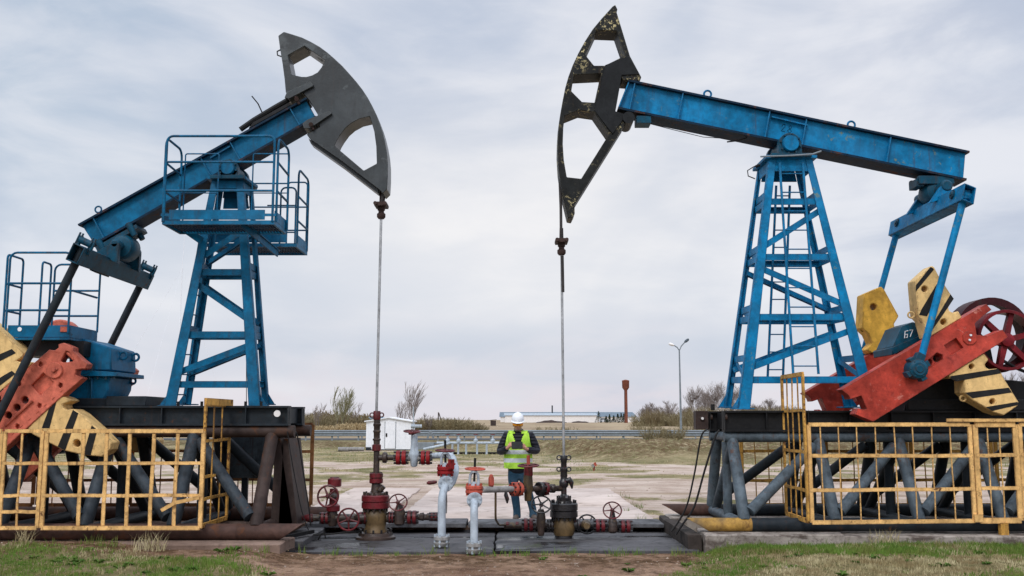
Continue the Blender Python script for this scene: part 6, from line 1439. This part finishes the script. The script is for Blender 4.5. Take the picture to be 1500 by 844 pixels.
def bush_mesh(m, rng, x, y, z, rx, h, n, tw):
    "many thin stems that arch up and out, with twigs; ragged top"
    for _ in range(n):
        a = rng.uniform(0, 2 * math.pi); r0 = rx * .55 * math.sqrt(rng.random()); out_ = rng.uniform(.1, .55) * rx
        p0 = Vector((x + r0 * math.cos(a), y + r0 * math.sin(a) * .7, z)); a2 = a + rng.uniform(-.8, .8); hh = h * rng.uniform(.45, 1.0) * (1 - .25 * (r0 / rx))
        p1 = p0 + Vector((out_ * .4 * math.cos(a2), out_ * .4 * math.sin(a2), hh * .55)); p2 = p0 + Vector((out_ * math.cos(a2), out_ * math.sin(a2), hh))
        def ribbon(a_, b_, c_, w_):
            o = len(m.v); f = rng.uniform(-.6, .6); d = Vector((math.cos(f), math.sin(f), 0)) * w_
            m.v += [a_ - d, a_ + d, b_ + d * .8, b_ - d * .8, c_ + d * .25, c_ - d * .25]; m.f += [(o, o + 1, o + 2, o + 3), (o + 3, o + 2, o + 4, o + 5)]; m.mi += [m.cur, m.cur]
        ribbon(p0, p1, p2, tw)
        for _k in range(3):
            t = rng.uniform(.25, .95); q = p1.lerp(p2, t) if t > .5 else p0.lerp(p1, t * 2); l = h * rng.uniform(.1, .28)
            e = q + Vector((rng.uniform(-1, 1), rng.uniform(-1, 1), rng.uniform(.3, 1.2))).normalized() * l; ribbon(q, q.lerp(e, .5) + Vector((0, 0, .02)), e, tw * .8)
rng = random.Random(3)
def bush(px, Y, h, rx, mat, lab, n=240, tw=.02, grp='bare bushes beyond the road'):
    x = px_x(px, Y); z = H(x, Y) - .05; m = MB(); bush_mesh(m, rng, x, Y, z, rx, h, n, tw)
    o = raw(m, 'bush', mat, (x, Y, z)); tag(o, lab, 'bush', grp); return o
GB = 'low bare bushes along the road left of the shed'
for i, (px, Y, h, rx, mt) in enumerate(((436, 120, 2.3, 2.2, 'bush_olive'), (449, 122, 2.5, 2.0, 'bush_brown'), (462, 124, 2.7, 2.0, 'bush_brown'), (478, 118, 2.2, 1.8, 'bush_olive'), (508, 120, 2.6, 1.7, 'bush_brown'), (521, 116, 2.0, 1.5, 'bush_brown'), (534, 118, 2.0, 1.6, 'bush_olive'), (425, 118, 2.2, 2, 'bush_brown'), (545, 118, 1.8, 1.6, 'bush_brown'), (410, 120, 2.3, 2.2, 'bush_olive'), (395, 120, 2.1, 2.2, 'bush_brown'))):
    bush(px, Y, h, rx, mt, 'low bare brown or olive bush in the row left of the white shed', grp=GB, n=200, tw=.024)
for px, Y, h, rx in ((455, 104, 1.2, 1.6), (490, 103, 1.1, 1.5), (512, 104, 1.3, 1.5), (530, 103, 1.4, 1.5), (545, 105, 1.3, 1.4)):
    bush(px, Y, h, rx, 'reed_tan', 'clump of dry tan reeds at the foot of the bare bushes', grp='clumps of dry reeds by the road', n=260, tw=.03)
for px, Y, h, rx, mt in ((612, 112, 1.7, 1.8, 'bush_brown'), (626, 114, 2.0, 1.8, 'bush_olive'), (641, 116, 2.0, 2.0, 'bush_brown'), (655, 112, 1.9, 1.8, 'bush_olive'), (668, 114, 1.9, 1.8, 'bush_brown'), (680, 112, 1.7, 1.7, 'bush_olive'), (692, 114, 1.4, 1.5, 'bush_brown'), (703, 114, 1.0, 1.2, 'bush_olive')):
    bush(px, Y, h, rx, mt, 'low bare brown or olive bush in the row between the shed and the worker', grp='low bare bushes along the road right of the shed', n=210, tw=.023)
for px, Y, h, rx, lab in ((946, 92, 1.5, 2.0, 'pale olive willow shrub left of the street lamp'), (1012, 94, 1.6, 1.8, 'pale olive willow shrub right of the street lamp'), (1040, 96, 2.1, 2.2, 'pale olive willow shrub by the end of the frame'), (958, 73.2, 1.2, 1.3, 'olive willow shrub in front of the guardrail'), (986, 73.5, 1.1, 1.2, 'small olive willow shrub in front of the guardrail')):
    bush(px, Y, h, rx, 'bush_olive', lab, grp='willow shrubs near the street lamp', n=190, tw=.014)
for i, px in enumerate(range(938, 1180, 9)):
    bush(px + rng.uniform(-3, 3), 226 + rng.uniform(-8, 8), rng.uniform(2.4, 4.2) + (1.2 if px > 1010 else 0), 2.6, 'bush_brown' if i % 3 else 'bush_olive', 'bare brown undergrowth bush at the foot of the far tree group', grp='undergrowth at the foot of the far trees', n=170, tw=.032)
for px, lab in ((835, 'small sparse bush in the dry field right of the rod'), (795, 'small sparse bush in the dry field behind the worker'), (818, 'small sparse bush in the dry field just left of the rod')):
    bush(px, 98, 1.0, 1.2, 'bush_olive', lab, grp='sparse bushes in the dry field', n=70, tw=.02)
# bare trees
def bare_tree(px, Y, py_top, spread, lab, seed, grp, tw=.03, lean=0, mat='twig_grey', multi=1, nests=0, dens=1.0, crown_l=.30):
    r = random.Random(seed); x = px_x(px, Y); z = H(x, Y) - .1; h = at(px, py_top, Y).z - z
    t = thing('bare_tree', lab, 'tree', (x, Y, z), grp); tk, cr_ = MB(), MB(); tips = []
    def rib(p, q, w0, w1):
        f = r.uniform(-.7, .7); d = Vector((math.cos(f), math.sin(f), 0)); o = len(cr_.v)
        cr_.v += [p - d * w0, p + d * w0, q + d * w1, q - d * w1]; cr_.f.append((o, o + 1, o + 2, o + 3)); cr_.mi.append(0)
    def grow(p, d, l, w, dep):
        if dep == 0 or l < h * .025: return
        segs = 3; pts = [p]
        for k in range(segs):
            d = (d + Vector((r.uniform(-.16, .16) + lean * .06, r.uniform(-.16, .16), .10))).normalized(); pts.append(pts[-1] + d * l / segs)
        for k in range(segs): rib(pts[k], pts[k + 1], w * (1 - .2 * k), w * (1 - .2 * (k + 1)))
        tips.append(pts[-1])
        nb = int((5 if dep > 1 else 4) * dens + r.random())
        for _ in range(nb):
            t_ = r.uniform(.25, 1); k = min(int(t_ * segs), segs - 1); q = pts[k].lerp(pts[k + 1], t_ * segs - k)
            a = r.uniform(0, 2 * math.pi); sp = r.uniform(.3, .85) * spread
            nd_ = (d + Vector((math.cos(a) * sp, math.sin(a) * sp, r.uniform(-.25, .2)))).normalized(); grow(q, nd_, l * r.uniform(.45, .7), w * .6, dep - 1)
    for s in range(multi):
        off = Vector((r.uniform(-.3, .3) * (multi > 1), r.uniform(-.3, .3) * (multi > 1), 0)) * h * .12
        a = r.uniform(0, 6.28); d0 = Vector((math.cos(a) * .22 * (multi > 1) + lean * .1, math.sin(a) * .2 * (multi > 1), 1)).normalized(); H_ = h * r.uniform(.72, .95)
        pts = [Vector((x, Y, z)) + off]
        for k in range(6): d0 = (d0 + Vector((r.uniform(-.07, .07), r.uniform(-.07, .07), .02))).normalized(); pts.append(pts[-1] + d0 * H_ / 6)
        w_ = tw * 2.6 / math.sqrt(multi); tk.tube(pts, [w_ * (1 - .14 * k) for k in range(7)], 6)
        for k in range(int(22 * dens / math.sqrt(multi)) + 3):
            t_ = r.uniform(.22, 1); i = min(int(t_ * 6), 5); q = pts[i].lerp(pts[i + 1], t_ * 6 - i); a = r.uniform(0, 6.28); sp = spread * r.uniform(.5, 1.1)
            grow(q, Vector((math.cos(a) * sp, math.sin(a) * sp, r.uniform(.3, .9))).normalized(), h * crown_l * (1.25 - t_ * .7), tw * .9, 3)
    raw(tk, 'trunk', 'bark', (x, Y, z), t); raw(cr_, 'crown', mat, (x, Y, z), t)
    for k in range(nests):
        p = tips[r.randrange(len(tips))]; p = Vector((x + r.uniform(-1, 1), Y, z + h * r.uniform(.6, .9))); m = MB(); m.lathe(p, (0, 0, 1), [(-.35, .1), (-.25, .4), (.05, .5), (.25, .25)], 8); m.build('nest', 'wood_dark', t)
    return t
GT = 'small bare trees beyond the road on the left'
bare_tree(498, 112, 571, .42, 'small bare willow tree standing above the bushes, fullest of the left trees', 11, GT, .030, .9, 'twig_willow', 4)
bare_tree(465, 116, 588, .4, 'thin bare sapling left of the fullest willow', 12, GT, .022, .6, 'twig_grey', 2, dens=.7)
bare_tree(516, 118, 588, .4, 'thin bare sapling just right of the fullest willow', 13, GT, .02, .8, 'twig_grey', 2, dens=.6)
bare_tree(604, 108, 568, .4, 'tall slim bare tree rising behind the right end of the shed', 14, GT, .026, .9, 'twig_grey', 3, dens=.9)
bare_tree(588, 112, 586, .4, 'small bare tree rising behind the middle of the shed', 15, GT, .022, .6, 'twig_grey', 3, dens=.7)
bare_tree(628, 112, 606, .5, 'short bare tree among the bushes right of the shed', 16, GT, .02, 0, 'twig_grey', 2, dens=.8)
GR = 'bare trees beyond the street lamp'
for i, (px, top, sp, lab, ns) in enumerate(((944, 598, .7, 'low bare tree at the left end of the far tree group', 0), (957, 594, .65, 'rounded bare tree, second in the far tree group', 0), (968, 600, .6, 'short bare tree before the street lamp, third in the far tree group', 0), (981, 591, .6, 'bare tree just left of the street lamp', 0), (1007, 597, .7, 'low bare tree just right of the street lamp', 0), (1020, 574, .45, 'tall bare tree with dark nests right of the street lamp', 3), (1034, 582, .6, 'bare tree right of the nest tree', 0), (1046, 572, .6, 'tall bare tree beside the blue tower, left of the pair', 1), (1060, 560, .6, 'tallest bare tree beside the blue tower', 0), (1076, 572, .6, 'bare tree seen through the blue tower legs on the left', 0), (1106, 592, .6, 'short bare tree seen through the middle of the blue tower', 1), (1124, 590, .6, 'short bare tree seen through the right of the blue tower', 1), (1145, 596, .6, 'low bare tree behind the end gate', 0))):
    bare_tree(px, 235 + (i * 37) % 40, top, sp * 1.5, lab, 30 + i, GR, .042, 0, 'twig_grey', 2, ns, 1.2, .40)
for i, (px, top, lab) in enumerate(((1478, 556, 'bare tree showing under the maroon pulley at the right edge'), (1500, 548, 'bare tree cut by the right edge of the photo'))):
    bare_tree(px, 70, top, .55, lab, 60 + i, 'bare trees behind the maroon pulley', .022, 0, 'twig_grey', 2, 0, 1.1)
for i, (px, hh, ww) in enumerate(((877, 4.2, 1.5), (893, 3.0, 1.0), (899, 2.6, 1.0), (905, 3.2, 1.1), (910, 3.4, 1.2), (914, 3.2, 1.1), (888, 2.4, .9))):
    Yv = 382; x = px_x(px, Yv); zb = H(x, Yv); t = thing('conifer', ('tallest dark conifer, alone left of the row before the warehouse' if i == 0 else 'small dark conifer in the row before the far warehouse'), 'tree', (x, Yv, zb), 'small dark conifers before the warehouse')
    m = MB(); m.tube([(x, Yv, zb - .1), (x, Yv, zb + hh * .9)], .08, 5); m.build('trunk', 'bark', t)
    m = MB()
    ww *= 1.7
    for k in range(420):
        tt = rng.random(); rr = ww * .62 * (1 - tt) * rng.uniform(.5, 1.1); a = rng.uniform(0, 6.28); p = Vector((x + rr * math.cos(a), Yv + rr * math.sin(a), zb + .15 + hh * tt)); o = len(m.v); s_ = .3
        m.v += [p, p + Vector((rng.uniform(-s_, s_), rng.uniform(-s_, s_), rng.uniform(-s_, .1))), p + Vector((rng.uniform(-s_, s_), rng.uniform(-s_, s_), rng.uniform(-.1, s_)))]; m.f.append((o, o + 1, o + 2)); m.mi.append(0)
    raw(m, 'crown', 'conifer', (x, Yv, zb), t)
# far woodland edge on the horizon
m = MB(); rr_ = random.Random(5)
for a0, a1, Y, hh in ((-130, -36, 260, 3.6), (70, 170, 300, 5)):
    x = a0
    while x < a1:
        bush_mesh(m, rr_, x, Y + rr_.uniform(-4, 4), H(x, Y), 3.0, hh * rr_.uniform(.6, 1.1), 60, .10); x += 1.6
o = raw(m, 'distant_woods', 'bush_brown'); tag(o, None, None, None, 'stuff'); o['label'] = 'far brown woodland edge along the horizon'
# ------------------------------------------------------------------ grass and stones
gm, sm = MB(), MB(); rg = random.Random(9)
def scatter(n, x0, x1, y0, y1, dens, h, w, per=5, thr=.35, rad=.05):
    for _ in range(n):
        x, y = rg.uniform(x0, x1), rg.uniform(y0, y1); g_ = gmask(x, y) * (min(1.15, max(.15, .88 + 1.4 * fbm(x, y, 1.7, 31))) if y < 17 else 1)
        if rg.random() > max(0, g_ - thr) / (1 - thr) * dens: continue
        if -3.3 < x < 2.66 and 14.02 < y < 17.02: continue
        if x > 2.6 and y > 13.93 and y < 17.1: continue
        if x < -3.05 and y > 13.66 and y < 17.1: continue
        dry = fbm(x, y, .75, 21) + (.26 if y > 17 else 0) - (.12 if x < -2 and y < 15 else 0) + (.30 * sstep(2.8, 4.2, x) * sstep(13.1, 12.4, y)) - (.14 if (x > 2.6 and 13 < y < 14) else 0) + rg.uniform(-.22, .22)
        f = rg.uniform(.5, 1.0) * (.75 + .8 * max(0, fbm(x, y, .8, 15)))
        blades(sm if dry > .10 else gm, rg, x, y, H(x, y) - .008, per, rad, h * f, w)
scatter(17000, -8.5, 9, 10.2, 14.05, 1.0, .085, .0046, 7, .22, .055)
scatter(6500, 2.7, 9, 13.2, 13.97, 1.0, .125, .0048, 7, .2, .06)
scatter(1500, -8.5, -3, 13.0, 13.7, 1.0, .10, .005, 5, .1, .06)
scatter(7000, -9, 11, 17.2, 36, .8, .06, .006, 4, .3, .22)
scatter(9000, -22, 26, 34, 62, .8, .11, .012, 4, .25, .45)
# taller weeds along the slab edges and skids
for _ in range(150):
    s = rg.random()
    if s < .3: x, y = rg.uniform(-3.0, 2.6), rg.uniform(13.86, 14.04)
    elif s < .6: x, y = rg.uniform(2.7, 8), rg.uniform(13.78, 13.94)
    elif s < .8: x, y = rg.uniform(-8, -3.1), rg.uniform(13.4, 13.62)
    else: x, y = rg.choice([(2.35 + rg.uniform(-.3, .3), rg.uniform(17.2, 24)), (-3.98 + rg.uniform(-.25, .1), rg.uniform(17.2, 24))])
    blades(gm, rg, x, y, H(x, y) - .01, rg.randint(4, 12), .07, rg.uniform(.07, .16), .004, .7)
for x, y in ((5.0, 13.93), (5.15, 13.9), (-4.9, 13.5), (-4.7, 13.45), (-6.5, 13.6)): blades(sm, rg, x, y, H(x, y) + .0, 40, .13, .24, .0045, 1.0)
o = raw(gm, 'grass', 'grass_green'); tag(o, None, None, None, 'stuff'); o['label'] = 'short patchy green grass'
o = raw(sm, 'dry_grass', 'grass_straw'); tag(o, None, None, None, 'stuff'); o['label'] = 'dry straw coloured grass'
st_ = MB()
for _ in range(5200):
    x = rg.uniform(-7.5, 7.5); y = rg.uniform(10.4, 14.05) if rg.random() < .75 else rg.uniform(17.2, 34)
    if gmask(x, y) > .6 and rg.random() < .75: continue
    if -3.9 < x < 2.4 and y > 17 and y < 25.3 and rg.random() < .9: continue
    s = (.003 + .016 * rg.random() ** 4) * (1 if y < 15 else 1.4); c = Vector((x, y, H(x, y) + s * .1)); o = len(st_.v)
    ax = [Vector((rg.uniform(.7, 1.5), 0, rg.uniform(-.2, .2))), Vector((0, rg.uniform(.7, 1.4), rg.uniform(-.2, .2))), Vector((rg.uniform(-.2, .2), 0, rg.uniform(.5, .9)))]
    st_.v += [c + a * s * rg.uniform(.6, 1.2) for a in ax] + [c - a * s * rg.uniform(.6, 1.2) for a in ax]
    for t in ((0, 1, 2), (1, 3, 2), (3, 4, 2), (4, 0, 2), (1, 0, 5), (3, 1, 5), (4, 3, 5), (0, 4, 5)): st_.f.append(tuple(o + i for i in t)); st_.mi.append(0)
leafmat('litter', (lin(96, 76, 54), lin(140, 118, 86), lin(60, 46, 34)))
lt = MB()
for _ in range(3600):
    x = rg.uniform(-8, 8.5); y = rg.uniform(10.4, 14.0)
    if -3.3 < x < 2.66 and y > 14.0: continue
    a = rg.uniform(0, 3.14); l = .008 + .07 * rg.random() ** 3; w_ = rg.uniform(.0015, .004) if l > .03 else rg.uniform(.004, .011); z = H(x, y) + rg.uniform(.004, .03)
    d = Vector((math.cos(a), math.sin(a), rg.uniform(-.25, .25))) * l; e = Vector((-math.sin(a), math.cos(a), rg.uniform(.1, .7))).normalized() * w_; c = Vector((x, y, z)); o = len(lt.v)
    lt.v += [c - d, c + e, c + d, c - e]; lt.f.append((o, o + 1, o + 2, o + 3)); lt.mi.append(0)
o = raw(lt, 'leaf_litter', 'litter'); tag(o, None, None, None, 'stuff'); o['label'] = 'dead leaves and twigs on the soil and grass'
leafmat('weed_leaf', (lin(64, 92, 36), lin(92, 118, 50), lin(46, 66, 26)))
wd = MB()
for _ in range(130):
    x = rg.uniform(-8, 8.5); y = rg.uniform(10.8, 13.9)
    if gmask(x, y) < .3 and rg.random() < .75: continue
    z = H(x, y); n = rg.randint(5, 9); a0 = rg.uniform(0, 6); L_ = rg.uniform(.04, .11)
    for i in range(n):
        a = a0 + i * 6.28 / n + rg.uniform(-.3, .3); d = Vector((math.cos(a), math.sin(a), 0)); s = Vector((-math.sin(a), math.cos(a), 0)) * L_ * rg.uniform(.14, .24); l = L_ * rg.uniform(.7, 1.2); o = len(wd.v); c = Vector((x, y, z))
        wd.v += [c, c + d * l * .5 + s + Vector((0, 0, l * .45)), c + d * l + Vector((0, 0, l * rg.uniform(.1, .5))), c + d * l * .5 - s + Vector((0, 0, l * .4))]; wd.f += [(o, o + 1, o + 2), (o, o + 2, o + 3)]; wd.mi += [0, 0]
o = raw(wd, 'weeds', 'weed_leaf'); tag(o, None, None, None, 'stuff'); o['label'] = 'low broad leaved weeds among the grass'
o = raw(st_, 'gravel', 'stone'); tag(o, None, None, None, 'stuff'); o['label'] = 'small loose stones on the dirt'
# ------------------------------------------------------------------ sky and light
w = bpy.data.worlds.new('World'); sc.world = w; w.use_nodes = True
t = w.node_tree; N = t.nodes; N.clear(); Lk = t.links.new
def nd(k, **kw):
    n = N.new(k)
    for a, b in kw.items(): setattr(n, a, b)
    return n
out = nd('ShaderNodeOutputWorld'); sky = nd('ShaderNodeTexSky', sky_type='NISHITA', sun_disc=False)
SE, SA = R(42), R(205)
sky.sun_elevation = SE; sky.sun_rotation = SA
b1 = nd('ShaderNodeBackground'); b1.inputs[1].default_value = .1; Lk(sky.outputs[0], b1.inputs[0])
tc = nd('ShaderNodeTexCoord'); sx = nd('ShaderNodeSeparateXYZ'); Lk(tc.outputs['Generated'], sx.inputs[0])
def mth(op, a, b=0):
    n = nd('ShaderNodeMath', operation=op)
    for v, i in ((a, 0), (b, 1)):
        if hasattr(v, 'links'): Lk(v, n.inputs[i])
        else: n.inputs[i].default_value = v
    return n.outputs[0]
def mr(v, a, b, c=0, d=1):
    n = nd('ShaderNodeMapRange', interpolation_type='SMOOTHSTEP'); Lk(v, n.inputs[0])
    for i, x in enumerate((a, b, c, d)): n.inputs[i + 1].default_value = x
    return n.outputs[0]
def mixc(f, a, b):
    n = nd('ShaderNodeMix', data_type='RGBA')
    for v, i in ((f, 0), (a, 6), (b, 7)):
        if hasattr(v, 'links'): Lk(v, n.inputs[i])
        else: n.inputs[i].default_value = v
    return n.outputs[2]
def cloud(scale, stretch, rot, det=6, rough=.5, off=0, dist=.4):
    mp = nd('ShaderNodeMapping'); mp.inputs['Rotation'].default_value = (0, rot, .2); mp.inputs['Scale'].default_value = stretch; mp.inputs['Location'].default_value = (off, off * .7, off * .3)
    Lk(tc.outputs['Generated'], mp.inputs[0]); n = nd('ShaderNodeTexNoise'); n.inputs['Scale'].default_value = scale; n.inputs['Detail'].default_value = det; n.inputs['Roughness'].default_value = rough; n.inputs['Distortion'].default_value = dist
    Lk(mp.outputs[0], n.inputs[0]); return n.outputs[0]
Z = sx.outputs[2]; X = sx.outputs[0]
big = cloud(2.6, (1, 1, 1.7), .3, 4, .5, 2.3, .6); mid = cloud(5.2, (.7, .7, 2.2), .28, 7, .55, 1.1, .5); fine = cloud(13, (.6, .6, 2.2), .26, 7, .6, .6, .6)
s_ = mth('ADD', mth('MULTIPLY', big, .56), mth('ADD', mth('MULTIPLY', mid, .32), mth('MULTIPLY', fine, .12)))
shade = mr(s_, .40, .60)
c = mixc(shade, lin(190, 201, 220), lin(234, 236, 243))
glow = mth('MULTIPLY', mr(mth('ABSOLUTE', mth('SUBTRACT', Z, .17)), 0, .21, 1, 0), mr(mth('ABSOLUTE', mth('ADD', X, .02)), .03, .5, 1, 0))
c = mixc(mth('MULTIPLY', glow, mr(s_, .34, .54, .65, 1)), c, lin(250, 248, 248))
left = mth('MULTIPLY', mr(mth('MULTIPLY', X, -1), .08, .48, 0, .75), mth('MULTIPLY', mr(Z, .06, .36, .2, 1), mr(mid, .38, .62, 1, .35)))
c = mixc(left, c, lin(165, 188, 211))
right = mth('MULTIPLY', mr(X, .12, .5, 0, .4), mr(mid, .4, .6, 1, .1)); c = mixc(right, c, lin(198, 203, 219))
low = mth('MULTIPLY', mr(Z, .0, .13, 1, 0), mr(fine, .35, .65, .45, 1))
c = mixc(mth('MULTIPLY', low, .75), c, lin(228, 220, 228))
band = mth('MULTIPLY', mr(mth('ABSOLUTE', mth('SUBTRACT', Z, .068)), 0, .045, 1, 0), mr(mid, .36, .6)); c = mixc(mth('MULTIPLY', band, .65), c, lin(196, 206, 222))
b2 = nd('ShaderNodeBackground'); Lk(c, b2.inputs[0])
zen = mr(sx.outputs[2], .44, .85, 0, 1.5); back = mth('MULTIPLY', mr(mth('MULTIPLY', sx.outputs[1], -1), .0, .7, 0, .45), mr(sx.outputs[2], 0, .3)); Lk(mth('ADD', mth('ADD', zen, back), 1.0), b2.inputs[1])
mx = nd('ShaderNodeMixShader'); mx.inputs[0].default_value = .95; Lk(b1.outputs[0], mx.inputs[1]); Lk(b2.outputs[0], mx.inputs[2]); Lk(mx.outputs[0], out.inputs[0])
sd = bpy.data.lights.new('sun', 'SUN'); sd.energy = 1.4; sd.angle = R(14); sd.color = (1, .96, .9)
so = bpy.data.objects.new('sun', sd); COL.objects.link(so); so.location = (0, 0, 20)
# sky sun_rotation turns from +Y towards +X (clockwise seen from above)
dirv = Vector((math.sin(SA) * math.cos(SE), math.cos(SA) * math.cos(SE), math.sin(SE)))
so.rotation_euler = dirv.to_track_quat('Z', 'Y').to_euler()
vs = sc.view_settings; vs.view_transform = 'Standard'; vs.look = 'None'; vs.exposure = 0; vs.gamma = 1; vs.use_curve_mapping = False
sc.render.engine = 'CYCLES'; sc.cycles.use_denoising = True; sc.cycles.max_bounces = 6; sc.cycles.transparent_max_bounces = 8
